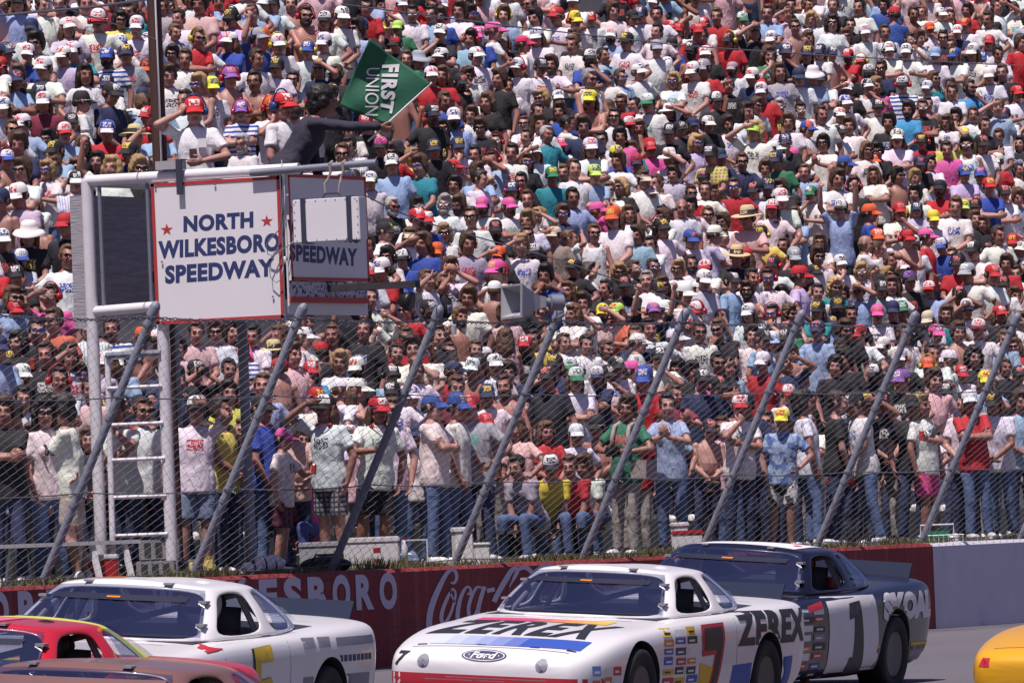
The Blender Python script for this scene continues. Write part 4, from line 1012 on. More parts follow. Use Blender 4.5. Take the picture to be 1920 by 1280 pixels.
# ------------------------------------------------------------------ the crowd, read off the photograph row by row
# x y headwear shirt flags ; headwear: colour[front colour], -hair, V visor, s straw, h sun hat
TILES = {
(0, 0): """178 160 n w;240 235 -d w s;525 115 rw w shm;645 110 -L y s;755 150 w w s;630 245 bw w;605 320 b z bf;125 300 w b i;250 380 w w s;360 310 w l g;455 415 -L w;820 385 ok w h
1025 100 -d w;1180 90 r p hs;1305 100 k l mH;1400 80 -m o;1520 40 -d R;1665 90 -d 0 hsb;1780 115 kw w;1870 90 w w;1045 215 -d r sH;1150 235 w w s;1240 230 w b;1395 215 e b Hu>;1575 245 w w H;1690 280 b w H;1795 240 w w s
945 300 -d k s;1280 430 u 0 hs;1455 450 -d 0 gm;1525 375 k w;1620 445 -d n s;1735 380 k n;1870 410 -d k sb;1085 470 -f 0 s;1165 485 y w;940 420 -m w;170 520 n c sb;260 565 w R;460 565 k w >s;545 520 k n >;650 550 k z ^;790 530 n w ^;800 650 r r s;165 690 w c s;375 740 rw c
280 775 -d n sb;470 810 -L k;570 730 wb r;750 760 s c >;640 680 -L k ^;215 950 -B w si;315 920 -m w s;430 935 -L k s;395 1010 wk w m;105 950 -m w s;590 940 -B w u;705 940 -B k s;840 920 kw n;120 1090 w l;205 1120 w w;1330 620 u z sh;1490 600 o w hs;1345 800 -a w gb;1700 590 r w;1870 860 -m k s
230 30 -d w;360 20 -d P;900 40 -m e;960 180 -d e;730 60 -m t;1100 20 -d P;1600 20 -d 0;1230 10 -m P;470 20 -d w;600 10 -m R;840 230 w b;720 300 n e;560 470 n w;890 560 -d c;1010 560 -d w;80 420 -d k;90 800 -m n;105 660 -m c;1480 20 k w;1000 330 -m w;1400 330 -d w;1840 520 k k;700 850 k n;330 840 k c;520 900 -L k;430 680 k w;320 620 -d a;1790 430 -d w;1640 640 -d w ^""",
(640, 0): """55 160 -d c s;140 150 b k;228 160 y k b;335 155 l g m;385 75 -d w s;550 180 w k i;675 215 -d c h;730 80 -d w s;870 85 -m c H;785 195 p b s;865 170 p w >;940 220 e k;1030 245 q w >;1125 200 w w;1200 90 r w s;1285 115 y w hsm;1415 105 r w s;1475 200 w c bx;1565 230 k w;1610 100 k w;1690 80 n w;1835 150 r Tw s;1840 250 k b s;1740 270 e w;1890 170 r w
290 250 kr k;410 335 he w s;490 420 w r;550 420 -N r;600 310 w k s;765 310 w w;640 460 k k b;710 420 -d w sh;975 375 w w hs;1075 375 k w mn;1180 360 -m w b;1330 325 kw b b;1370 440 -a Tw s;1515 430 k w;1585 430 -d c s;1640 330 -d w s;1695 400 w w m;1820 450 -B w s;1855 360 w b
810 570 -L k;975 540 rw Tp;1130 545 -B k s;1225 545 w k;1380 555 y 0 mn;1460 600 -N k ^;1570 570 -m r s;1645 585 -d w g;1753 570 gw w m;1835 620 hw k s;440 640 k k sbf;565 720 -L k su;640 660 w c bf;765 710 -m k s;895 670 -d Tw;1020 690 -d w s;985 765 -d w i;1105 750 -a t g;1205 690 -d w >;1280 710 -m w;1505 650 -d w sm;1610 690 rw 0 sm;1680 710 -N r;1790 740 k k;1880 720 k k s
300 720 -f k g;90 810 -d w s;205 815 kp k;290 850 -m r s;395 880 -f y s;530 830 n k;665 820 n w;860 790 -d 0 shf;1110 850 w w;1245 810 q w b;1385 820 w w s;1470 780 -d w s;1735 830 r p sm;1840 880 hw w;1680 910 nr w s;325 910 w c sf;470 920 -d t sm;625 930 r w >;720 1000 -d w >;880 890 -d c hC;1020 900 -N k s;840 1040 -B w s;960 1060 n w h;1030 1010 -d k s;1165 980 g t s;1240 960 -d t;1370 970 l c g;1545 860 y b s;1495 1060 -d w s
1585 1040 -B k s;1700 1000 Vt w s;1785 1020 -m w;1715 1080 w k s;250 1150 -a k gbs;445 1150 -d w s;435 1215 r w s;560 1140 -a w sb;670 1140 -d w gb;740 1210 -m w s;835 1150 p w b;940 1155 p w b;1080 1210 -f w g;1230 1190 -m n s;1430 1180 p p >;1525 1210 o w m;1660 1190 -N w;1760 1215 -m w;1885 1160 -x w
230 30 -d 0;640 60 -m w;560 90 -d b;1000 60 -d w;1100 100 -d w;480 80 -d c;1520 60 -m w;1750 80 -d w;170 660 -d k;130 690 r k;60 730 -d w;770 860 -d w;1590 760 -d p;1150 690 -m w;870 440 -d k;1440 310 -d c;1730 180 -d w;1250 620 -d b;940 480 -m w;1490 900 -d w;1300 940 -m w;1190 1080 -d t;1620 830 -N t;1380 700 -d n;1060 1110 -m w;620 1030 -d w;780 960 -m c;1320 1100 -d c;590 560 -d b;700 640 -m w;340 330 -d g;190 330 -d k;1830 970 -m l;700 540 -d w;1100 620 -d k;1560 710 -d n;900 850 -d w;1240 250 -d w""",
(1280, 0): """30 180 r r;105 135 r w s;60 280 k 0 bs;315 110 gw w s;430 75 -m c;385 170 k k;505 145 P P s;278 225 k r msH;505 215 w w s;640 150 -m 0 s;800 130 -L w s;742 105 -B w;565 80 -m P;705 210 -N w;935 200 -N w s;930 140 -d k;1060 180 w w;1155 180 -m w m;1235 225 -d w s;1305 215 -m w;1385 160 o w s;1430 80 w w;1440 215 -d k s;1485 90 -d y;1520 180 w n s;1600 140 r w s;1685 240 r w;1175 80 r b ^;1525 310 b w m;1610 290 w w;1525 250 -d k;1670 330 b k;1275 290 w w;1370 310 c w;1175 280 w w sH
160 300 w k;440 310 -L g;590 290 n n;655 300 n n;735 290 n w s;820 300 n 0;925 310 r r bs;1040 340 rw r Hs;1030 400 kw k b;1116 380 -d n s;90 395 w w s;175 380 e r a;285 385 e w sb;355 430 w n;435 450 r k;490 510 w r s;640 430 n w s;715 420 hw c;795 440 n w;910 500 w k;1025 480 wk Tw s;1090 480 -f p;1220 470 kw z hm;1360 490 w w s;1410 440 -N 0 s;1490 510 -m w;1600 490 -d C sb;1665 535 w k;1425 380 -d k
190 560 kw k;375 590 -d w s;330 620 -L w;555 590 -a k sf;695 610 -d w s;790 640 -d w m;910 575 wb w;863 640 w w s;1050 600 k w f;1235 610 -d C b;1340 600 -d k sm;1135 680 -d k;1440 680 -N w;1525 650 -d y b;1625 640 -m w;1685 700 -m k;130 690 w k s;255 690 -d w b;395 730 Vl w a;20 700 n k s;490 830 w w >;35 800 -B l s;170 860 k a;265 870 n n;355 900 -m n s;600 790 n k s;690 720 bo w >;790 800 -d w sp;860 740 k w;665 870 p w s;580 890 n g;1000 840 -L w s;1085 840 -d k s;1165 770 w w sm;1320 790 k r sh
1440 790 w y ms;1585 810 -d Tw sm;1690 800 k w;1390 910 -d w;885 920 b c >;1080 900 o k >;1295 910 n k;1108 970 -N w;1200 980 -d 0 sf;1270 990 -f w;1345 1020 w c;1560 970 b l;1635 980 b l;1440 1050 k r b;1690 1040 r b;95 990 k w sm;305 1040 -d r s;180 1070 -N w g;400 1060 k w s;470 1040 n k s;560 1050 -d k s;730 1080 g w;985 1040 -d k hu;860 1170 kw c sU;1040 1190 o b >;1170 1180 r w s;1240 1200 y w s;1285 1170 n l s;1550 1160 l k;1615 1150 k k;1410 1220 y w g;1650 1220 -N k;465 1160 rw w s
565 1100 w w;620 1130 k k <;110 1200 -d w s;255 1235 -m w g;375 1215 s P s;12 1150 -d w;15 1080 -d r s
80 30 -d w;200 90 -d r;600 30 -d w;700 30 -m w;860 30 -d k;1000 40 -d w;1080 30 -m b;1260 80 -d 0;1330 70 -d w;1560 60 -m r;1690 110 -d w;150 200 -d 0;1760 300 -d w;1790 160 k w;1850 240 -m r;1760 420 w w;1830 400 -d k;1880 520 r w;1760 600 -d c;1830 640 n w;1780 760 -m w;1860 800 -L k;1760 900 w r;1840 950 -d w;1780 1080 k w;1870 1100 -d e;250 480 -d k;560 400 -N e;1510 830 -d p;700 960 -d c;820 1000 -m w;960 700 -m w;1380 580 -d 0;600 680 -d w;1740 40 -d w;1840 60 -m w;450 940 -d w;640 1200 -d c;1300 1080 -d w;1490 1150 -d w;80 1060 -m w""",
(0, 400): """245 45 c 0 m;380 60 r k s;120 110 hw k s;215 210 -x w s;310 240 -d w s;140 340 k k s;325 460 -d p sha;170 545 -N P s;200 650 -d k sd;375 590 -m O s;110 480 -d k;270 930 -d w hgm;440 900 -m w s;585 730 -d k s;580 830 w l <;755 690 o 0 ^;835 700 w w ^;1010 750 -d P;1110 660 -d P;1210 660 -m w s;1640 690 w w >;1490 770 s w n;1800 770 r k ^;1540 860 r 0 ^f;1700 880 r C iu;1090 880 k k C;1250 870 -d 0;1310 760 -d z;1400 680 -d w;1330 660 -d p;660 640 -d z;500 630 -d w;1880 830 -f w;1420 730 r w;120 900 w k;650 1080 -d n;800 1100 -d c s;720 1240 -d k;830 1210 -d w;590 1090 n l;300 780 -d k;1550 680 -d k;1700 650 k w;1850 680 -d 0 u;1750 600 -d 0;90 720 -L k;430 800 -d w;1300 1000 -d y;980 930 -d n;900 840 -d n;520 980 -d P;1420 960 -d c;1620 790 -d P""",
(640, 400): """255 100 k w >;340 130 Vt w s;435 40 r b b;575 110 -B w s;845 90 k k bf;275 240 -d w sH;390 250 kw b H;525 220 o w ms;855 240 o k s;620 310 -d w C;750 310 -f w s;870 320 p w s;215 310 w r;430 370 -d w >;550 390 -d k >;815 430 wk 0 ^;1010 180 -f w a;1040 120 -m k s;1100 220 kw 0 sb;1215 120 t E;1290 140 -m w >;1395 110 -d Tw sm;1525 50 o w m;1665 120 -m c;1810 80 k w H;1265 300 k k s;1400 320 -L w >;1560 320 -B k s;1655 310 -m k s;1730 300 -d w s;1600 400 k k;1740 430 k k s;1725 370 -a w;1830 400 -N k s;1880 450 w w >
1870 310 -f w s;1140 430 -m w s;1240 430 -N w g;360 540 -d r s;215 590 -a w m;480 540 k k b;375 690 -d r s;640 580 -d 0 b;770 580 -N k;1035 620 -d y;1160 630 -d r s;1430 560 y P sb;1530 550 l O g;1685 550 u k sU;1790 540 w c s>;1880 700 w w >;1033 730 r k sb;520 770 -N w s;610 770 -m w;700 760 -m w b;820 790 w w <;190 780 -L k s;125 860 w k b;270 900 k c H;1450 760 -m w gb;1590 720 w w >s;1340 730 -d w;40 980 w w >;590 880 n r >;680 870 w 0;850 840 w w;390 880 -m w;1650 680 -d n;1590 880 p w >;1500 850 k w;80 650 -d k u;915 700 -N 0 ^
1290 620 -d P;1860 870 -d k g;120 330 rw w;1100 700 -d y;560 680 -d k;1750 640 -d w;1220 840 k n;980 880 -d n;1780 800 k w;1390 880 nw n;1320 860 gw w m;760 850 k w s;450 750 -d w;290 780 -d 0 u;940 560 -d P;1270 560 -N w;1000 480 -m k;1100 560 -d w;680 470 -d w;170 470 -d w;90 470 w k;120 560 -d w;1450 420 -d k;1530 470 -d n;1340 500 -m w;1150 340 -d b;470 170 -d b;720 200 -m w;950 330 r w;1770 170 -d w;1060 40 -f w;1560 150 -m w;660 170 -d e;150 180 -d k;1230 720 -m w""",
(1280, 400): """40 140 b w;130 120 w l g>;470 120 k y H;485 50 r k s;260 240 s k;75 280 -d w b;165 300 rw w;375 240 r w sb;505 290 k w h;640 240 e k g;735 240 -d w s;755 160 -N w g;975 170 -x w >;1045 200 -m w >;1105 130 o w s;1215 140 r 0 hs;1375 130 p r >;1290 170 kw w;1470 180 bw b;1575 110 y e msH;895 280 w w i;1135 270 -d k;1015 320 -B w s;1137 340 -f w sb;1225 300 w w s;1545 230 -d w s;1500 280 k r Hs;1285 370 ku k s;1212 430 t 0 <u;1410 420 rw c f;1520 450 k 0 C;1590 330 e w;1690 340 r w;730 330 k w >;640 350 r l >;505 360 -d w sh;378 360 -d w;345 430 -d 0 sb;235 380 k c >;125 420 w w sp;45 370 w l
820 410 -B t s;880 450 -m k;990 430 k c m;1090 420 k e g;855 520 k k bs;1065 560 p w m;1265 540 g k s;1150 540 n k;720 540 k t;625 560 -L 0 s;490 560 -d k sh;366 550 w w s;1630 530 nw w;1400 590 t w;100 660 -m w s;255 640 -d k s;580 640 k g;742 650 n c;800 615 n c;930 650 -m k s;1000 670 r w;1430 640 bw k;1380 670 p 0 >;1605 640 rw w;1095 740 w k s;1180 810 w k;890 740 k 0 ^;970 810 -d k;510 710 cw w;395 700 k c >f;125 790 k n h;200 830 -d k s;90 880 -d p s;1060 890 kw k bs;1320 850 o k Hs;1465 820 w w <;1560 890 r w;1690 930 y c;1243 930 u k;605 690 k c
1760 120 -d w;1850 200 w k;1770 280 -m r;1880 330 -d w;1760 400 k w;1840 460 -d e;1770 560 r k;1870 600 -d w;1760 700 -d c;1830 760 w w;1780 860 -m k;1870 900 k w;570 450 -d w;960 560 -d k;300 470 -d k;400 680 -d w;1190 670 -d w;1480 560 -N 0;1540 660 -d 0;1250 760 -N w;840 850 -d k;640 830 -d n;300 860 -d c;600 780 -d 0 ^;1400 780 -d w;1380 930 -d P;1620 800 -L k;200 130 -m w;560 180 -d k;1650 60 -N k;1180 400 -N w;730 440 -d w"""}
# people along the fence, whole figures: x y(head) distance-from-fence headwear shirt trousers flags (absolute photo pixels)
FRONT = """57 752 1.6 k k j;92 772 1.0 -L wp J Fs;135 766 .8 -d wp h <;236 765 1.5 -d w j;268 768 1.6 -d w n s;355 757 1.1 kw wp H s;418 748 1.4 -d Ty j >;505 765 1.0 k b J >n;517 822 .9 p w m S>;545 800 1.5 k P j;617 757 .9 kw w q nS2;687 766 1.2 r wp K snd;722 768 1.4 -d w J Fs;772 742 1.5 w wp j ;815 752 1.0 b w J >;852 756 1.1 b w J >;890 742 1.0 r ep j m;966 722 1.7 -m 0 j b;1029 708 1.9 k k j;1075 708 1.7 gw w j m;1116 705 1.9 nw n j x;1145 702 1.9 k w j;1200 708 1.6 b ry j;1160 764 .8 -d g t PV;1254 760 1.4 -d c J Fp;1272 740 1.7 -d R j p;1304 712 1.6 k n j;1340 722 1.6 k n j >;1378 760 1.2 rw w j i;1411 742 1.7 k n j;1456 785 .9 y td Z K;1473 738 1.5 rw w J;1522 752 1.0 -d w J ><;1556 748 1.2 -d k j >;1600 745 1.7 k k j;1630 746 1.1 k wp J <;1652 738 1.6 k k t;1697 716 1.5 u k j s;1700 760 1.1 k k j;1737 758 .9 -Y w p F>;1768 735 1.7 k w j;1828 748 .9 w r J f;1800 738 1.7 -d w j;1872 752 1.1 k w J;1906 746 1.4 -m c j;655 730 1.8 w w j >;30 745 1.6 -d w j;6 760 1.2 -m k j;925 740 1.6 n w j;840 725 1.9 -m R j;450 745 1.9 -d k j;320 760 1.9 -d n j;580 748 1.9 r w j;745 735 2.0 k w j"""
SEATED = """1041 840 1.0 kw Y J;1080 856 1.1 -d r J;985 862 .9 -d e J;1110 870 1.3 -m w J;565 905 1.4 -d p b"""
RGB = dict(w=(.74,.72,.74), r=(.46,.018,.028), k=(.016,.015,.02), n=(.022,.03,.085), b=(.03,.075,.34), c=(.30,.42,.62), y=(.78,.66,.06), g=(.03,.17,.085), l=(.48,.70,.14), p=(.70,.10,.34), q=(.60,.03,.12), o=(.66,.10,.025), u=(.24,.10,.38), e=(.34,.34,.40), t=(.58,.50,.40), s=(.62,.48,.25), R=(.20,.025,.05), P=(.66,.42,.46), l2=(.5,.45,.62), C=(.06,.28,.55), O=(.62,.14,.08), E=(.28,.24,.20), a=(.26,.22,.25), Y=(.68,.42,.03), x=(.5,.5,.5), m=(.2,.03,.06))
SH = dict(RGB); SH['l'] = (.52,.46,.62); SH['t'] = (.02,.24,.27); SH['y'] = (.70,.58,.12)
HAIR = dict(d=(.016,.012,.011), m=(.07,.035,.02), f=(.32,.20,.09), a=(.33,.31,.31), L=(.016,.012,.011), N=(.10,.048,.025), B=(.36,.23,.11), x=(.12,.08,.06), Y=(.42,.30,.14))
SKINS = [(.44,.235,.19), (.48,.27,.22), (.40,.20,.155), (.50,.29,.245), (.36,.175,.13), (.45,.22,.185)]
CNAME = dict(w='white', r='red', k='black', n='navy', b='blue', c='light blue', y='yellow', g='green', l='lime green', p='bright pink', q='crimson', o='orange', u='purple', e='grey', t='tan', s='straw', R='maroon', P='pale pink', C='turquoise blue', O='coral', E='khaki', a='patterned grey', Y='golden yellow', x='grey', m='maroon')
SNAME = dict(CNAME); SNAME.update(l='lavender', t='teal')
class Guy: pass
def parse(tok, px, py):
    g = Guy(); g.px, g.py = px, py; hat, shirt = tok[0], tok[1]; fl = tok[2] if len(tok) > 2 else ''
    g.fl = fl; g.rg = random.Random(int(px * 31 + py * 977)); rg = g.rg
    g.hair = None; g.hat = None; g.hc = None; g.hp = None
    if hat[0] == '-': g.hair = hat[1]
    elif hat[0] == 'V': g.hat = 'visor'; g.hc = hat[1]
    elif hat[0] == 'h': g.hat = 'sun_hat'; g.hc = hat[1]
    elif hat == 's': g.hat = 'straw_hat'; g.hc = 's'; g.hp = 'k'
    else:
        g.hat = 'cap' if rg.random() < .55 else 'tall_cap'; g.hc = hat[0]; g.hp = hat[1] if len(hat) > 1 else None
    if g.hat: g.hair = rg.choice('ddmmdN' if g.hat != 'visor' else 'mdNB')
    g.fem = 'F' in fl or (g.hat is None and g.hair in 'LNBY')
    g.tank = shirt[0] == 'T'; shirt = shirt[1:] if g.tank else shirt
    g.sh = shirt[0]; g.sh2 = shirt[1:]
    if g.fem and g.sh == '0': g.tank = True; g.sh = rg.choice('wPkt')
    g.skin = rg.choice(SKINS); v = rg.uniform(.68, 1.0); g.skin = (g.skin[0] * v, g.skin[1] * v * .93, g.skin[2] * v * .92)
    g.pose = None
    for a, b in (('u', 'fist'), ('U', 'both'), ('C', 'camera'), ('x', 'cross'), ('a', 'shade'), ('p', 'clap'), ('d', 'drink'), ('i', 'chin'), ('V', 'photo')):
        if a in fl: g.pose = b
    g.asked = g.pose is not None
    if not g.pose: g.pose = rg.choice(['rest'] * 4 + ['easy'] * 4 + ['cross'] * 4 + ['clasp'] * 4 + ['hips'] * 2 + ['chin', 'shade', 'drink'])
    g.fat = 'f' in fl or (not g.fem and rg.random() < .2)
    k = g.pose
    if g.fem and k + '_f' in LIB: k += '_f'
    elif g.fat and k + '_fat' in LIB: k += '_fat'
    g.key = k
    g.face = 75 if '>' in fl else (-75 if '<' in fl else (180 if '^' in fl else 0))
    g.yaw = -65 + g.face * (1 if abs(g.face) < 100 else 1) + (rg.uniform(-34, 30)); g.lean = (R(rg.uniform(-3, 5)), R(rg.uniform(-4, 4)))
    g.flip = -1 if (rg.random() < .45 and not g.asked) else 1
    g.print = 1.0
    if g.sh in 'wkengp' and rg.random() < (.7 if 'p' in g.sh2 else .38): g.print = .8
    if 'p' in g.sh2: g.print = .8
    if g.sh == 'z': g.print = .6
    if g.sh == 'a': g.print = .4
    if g.sh == 'c' and rg.random() < .2 : g.print = .5
    if g.sh2 == 'd': g.print = .2; g.sh = 'c'
    if g.sh == 'w' and g.print == 1 and rg.random() < .07: g.print = .5
    g.shc = SH['w'] if g.sh == 'z' else SH.get(g.sh, SH['w']); g.shc = tuple(min(.8, x * rg.uniform(.88, 1.08)) for x in g.shc)
    g.shc2 = RGB['b'] if g.sh == 'z' else (rg.choice([(.05,.08,.40), (.5,.03,.04), (.03,.03,.05), (.1,.35,.3)]) if sum(g.shc) > .9 else rg.choice([(.6,.6,.6), (.55,.1,.1), (.6,.5,.1), (.4,.4,.6)]))
    if g.print == .5: g.shc2 = (.35, .4, .6)
    if g.print == .2: g.shc2 = (.10, .16, .42)
    g.trc = {'j': rg.choice([(.025,.035,.08), (.035,.05,.12), (.02,.02,.03)]), 'J': rg.choice([(.07,.11,.24), (.10,.15,.29)])}.get('j' if rg.random() < .6 else 'J')
    g.trk = 'long' if rg.random() < .75 else 'short'; g.tr_print = 1.0; g.shoe = rg.choice([(.7,.68,.68), (.6,.6,.62), (.05,.04,.04)])
    return g
def hair_tone(g):
    rg = g.rg; c = HAIR[g.hair]
    if g.hair in 'dL' and rg.random() < .5: c = rg.choice([(.05,.026,.016), (.08,.042,.024), (.035,.02,.014), (.12,.065,.035)])
    k = rg.uniform(.75, 1.3); return tuple(x * k for x in c)
def wear(g):
    """list of (mesh name, colour, second colour, pattern) for the head"""
    fl, rg = g.fl, g.rg; out = []
    if g.hair:
        hn = {'d': 'short_hair', 'm': 'short_hair', 'f': 'full_hair', 'a': 'short_hair', 'L': 'curly_hair', 'N': 'long_hair', 'B': 'curly_hair', 'x': 'fringe_hair', 'Y': 'long_hair'}[g.hair]
        if hn == 'short_hair' and rg.random() < .35: hn = 'full_hair'
        if g.hair == 'L' and rg.random() < .4: hn = 'long_hair'
        if g.hat and g.hat != 'visor': hn = 'fringe_hair' if g.hair != 'N' else 'long_hair_low'
        out.append((hn, hair_tone(g), (0, 0, 0), 1))
    if g.hat:
        c = RGB[g.hc]; pat = 1.0; c2 = (.7, .7, .7)
        if g.hp: pat = .9; c2 = RGB[g.hp]
        elif g.hat in ('cap', 'tall_cap') and rg.random() < .85: pat = .7; c2 = (rg.choice([(.05,.06,.25), (.5,.03,.04), (.05,.05,.05)]) if sum(c) > 1.2 else rg.choice([(.75,.72,.72), (.75,.7,.7), (.7,.5,.1), (.7,.2,.2)]))
        out.append((g.hat, tuple(x * rg.uniform(.9, 1.05) for x in c), c2, pat))
    if 's' in fl: out.append(('sunglasses', rg.choice([(.012,.012,.014)] * 5 + [(.05,.08,.3), (.55,.5,.5)]), (0,0,0), 1))
    elif 'g' in fl: out.append(('glasses', (.05,.04,.04), (0,0,0), 1))
    if 'h' in fl: out.append(('ear_defenders', (.42,.02,.03), (0,0,0), 1))
    if 'H' in fl: out.append(('ear_defenders', rg.choice([(.02,.02,.025), (.55,.42,.04), (.02,.02,.025)]), (0,0,0), 1))
    if 'n' in fl: out.append(('neck_headphones', (.30,.02,.03), (0,0,0), 1))
    if 'b' in fl: out.append(('beard', tuple(x * .9 for x in HAIR[g.hair if g.hair in 'dmaf' else 'd']), (0,0,0), 1))
    if 'm' in fl or 'b' in fl: out.append(('moustache', tuple(x * .9 for x in HAIR[g.hair if g.hair in 'dmaf' else 'd']), (0,0,0), 1))
    return out
m_ = MB(); m_.ell((0, .085, -.09), (.09, .045, .13)); m_.ell((.074, .03, -.09), (.026, .05, .10)); m_.ell((-.074, .03, -.09), (.026, .05, .10)); m_.ell((0, .06, -.01), (.078, .05, .06))
fin_head('long_hair_low', m_, remesh_vox=.012, disp=.010, dfreq=28); HEADWEAR['long_hair_low'].materials.append(PM['OBJ']['hair'])
PARTNAME = {'short_hair': 'hair', 'full_hair': 'hair', 'long_hair': 'hair', 'curly_hair': 'hair', 'fringe_hair': 'hair', 'long_hair_low': 'hair', 'tall_cap': 'cap', 'neck_headphones': 'headphones'}

guys = []
for (ox, oy), txt in TILES.items():
    for t in txt.replace('\n', ';').split(';'):
        q = t.split()
        if len(q) < 4: continue
        guys.append(parse(q[2:], ox + float(q[0]) / 2.9766, oy + float(q[1]) / 2.9766))
# a few more standing outside the picture's left, right and top edges
for i in range(230):
    rg = random.Random(900 + i)
    e = i % 3 if i < 75 else 2
    px, py = ((rg.uniform(-60, 20), rg.uniform(0, 700)) if e == 0 else (rg.uniform(1905, 1990), rg.uniform(0, 700)) if e == 1 else (rg.uniform(0, 1920), rg.uniform(-85, 12)))
    guys.append(parse([rg.choice(['w', 'w', 'k', 'n', 'r', '-d', '-m', '-N', '-d']), rg.choice(['w', 'w', 'k', 'r', 'c', 'P', '0', 'w']), rg.choice(['s', '', 's'])], px, py))
# people who fill the remaining gaps
rg3 = random.Random(41); hp = [(g.px, g.py) for g in guys]
for i in range(2600):
    px, py = rg3.uniform(0, 1920), rg3.uniform(0, 690)
    if 130 < px < 690 and 300 < py < 610: continue
    if 300 < px < 760 and 70 < py < 320: continue
    if min((px - a) ** 2 + ((py - b) * 1.0) ** 2 for a, b in hp) < 37 ** 2: continue
    hp.append((px, py)); guys.append(parse([rg3.choice(['w', 'w', 'w', 'w', 'w', 'w', 'k', 'n', 'r', 'b', '-d', '-m', '-B', '-f', 'e', 'rw', 'bw']), rg3.choice(['w', 'w', 'w', 'k', 'r', 'c', 'P', '0', 'n', 'l', 'e', 't']), rg3.choice(['s', '', 's', 'm', 'h', ''])], px, py))
HEADF = 1.622 / 1.75
taken = {}
def seat(g):
    best = None
    for r in range(0, NROW - 1):
        y = row_y(r); p = at(g.px, g.py, y); st = (p.z - row_z(r)) / HEADF
        if not 1.42 < st < 1.93: continue
        gap = min([abs(p.x - q) for q in taken.get(r, [])] or [9])
        cost = abs(st - 1.74) * 2 + max(0, .46 - gap) * 9 + (max(0, 1.58 - st) * 3)
        if best is None or cost < best[0]: best = (cost, r, p.x, st, y)
    if not best: return False
    _, g.row, x, g.st, y = best; taken.setdefault(g.row, []).append(x); g.pos = Vector((x, y + g.rg.uniform(-.05, .05), row_z(g.row))); return True
guys = [g for g in sorted(guys, key=lambda g: -g.py) if seat(g)]
def fix_head_align(g):
    """shift the feet so that the head (which leans with the pose) is over its place"""
    Mh = LIB[g.key]['Mh']; s = g.st / 1.75; h = Mh.translation
    rot = Matrix.Rotation(R(g.yaw), 3, 'Z'); off = rot @ Vector((h.x * g.flip * g.wid, h.y * g.wid, 0)); g.pos = g.pos - Vector((off.x, off.y * .5, 0))
for g in guys:
    g.wid = max(.92, min(1.1, g.st / 1.75)) * g.rg.uniform(.97, 1.05); fix_head_align(g)
def person_obj(g, full=True):
    P = LIB[g.key]; s = g.st / 1.75
    b = bpy.data.objects.new('person', P['body']); col.objects.link(b)
    b.location = g.pos; b.rotation_euler = (*g.lean, R(g.yaw)); b.scale = (g.flip * g.wid, g.wid, s); b.color = (*g.skin, 1)
    def part(nm, me, c, c2=(0, 0, 0), pat=1.0, mat=None):
        o = bpy.data.objects.new(nm, me); col.objects.link(o); o.parent = b; o.color = (*c, pat); o['col2'] = tuple(c2)
        if mat is not None: o.matrix_local = mat
        return o
    if g.sh != '0': part('shirt', P['shirt']['tank' if g.tank else getattr(g, 'shk', 'tee')], g.shc, g.shc2, g.print)
    part('shorts' if g.trk == 'short' else 'trousers', P['trousers'][g.trk], g.trc, getattr(g, 'trc2', (0, 0, 0)), g.tr_print)
    for me_ in P['shoes']: part('shoe', me_, g.shoe)
    for nm, c, c2, pat in wear(g): part(PARTNAME.get(nm, nm), HEADWEAR[nm], c, c2, pat, P['Mh'])
    if g.pose == 'camera': part('camera', HEADWEAR['camera'], (.02, .02, .022), mat=P['Mh'] @ Matrix.Translation((0, -.15, .0)))
    if g.pose == 'drink': 
        w = P['arms']['R'][2]; part('can', HEADWEAR['can'], g.rg.choice([(.5,.5,.55), (.5,.05,.05), (.7,.5,.1)]), mat=Matrix.Translation(w + P['hd']['R'] * .09 + Vector((.03, 0, .02))))
    return b
# ---- far rows become one mass, the nearer 300 are single people
MAXP = 210
near = guys[:MAXP]; far = guys[MAXP:]
# ------------------------------------------------------------------ people along the fence
def stand_guy(px, py, yoff, toks, trk):
    g = parse(toks, px, py); y = FY + yoff; p = at(px, py, y); g.st = (p.z - GZ) / HEADF
    g.pos = Vector((p.x, y, GZ)); g.row = -1; g.front = True
    T = {'j': ((.03,.04,.10), 'long'), 'J': ((.085,.13,.27), 'long'), 'h': ((.42,.36,.33), 'short'), 'H': ((.16,.21,.33), 'short'), 'm': ((.10,.02,.05), 'short'), 'q': ((.30,.29,.31), 'short'), 'K': ((.015,.015,.018), 'short'), 't': ((.33,.30,.29), 'long'), 'Z': ((.5,.48,.5), 'short'), 'p': ((.62,.05,.22), 'short'), 'n': ((.03,.04,.1), 'long'), 'b': ((.06,.09,.3), 'long')}
    g.trc, g.trk = T[trk]
    if trk == 'q': g.tr_print = .4; g.trc2 = (.05, .05, .07)
    if trk == 'Z': g.tr_print = .2; g.trc2 = (.03, .03, .04)
    return g
fronts = []
for t in FRONT.split(';'):
    q = t.split()
    if len(q) < 6: continue
    fl = (q[6] if len(q) > 6 else '').replace('S2', '').replace('S', '').replace('K', '')
    if fl == '><': fl = '>'
    g = stand_guy(float(q[0]), float(q[1]), float(q[2]), [q[3], q[4], fl], q[5])
    if g.st > 2.06 and seat(g): g.front = True
    g.st = min(g.st, 1.93)
    fronts.append(g)
rg2 = random.Random(77)
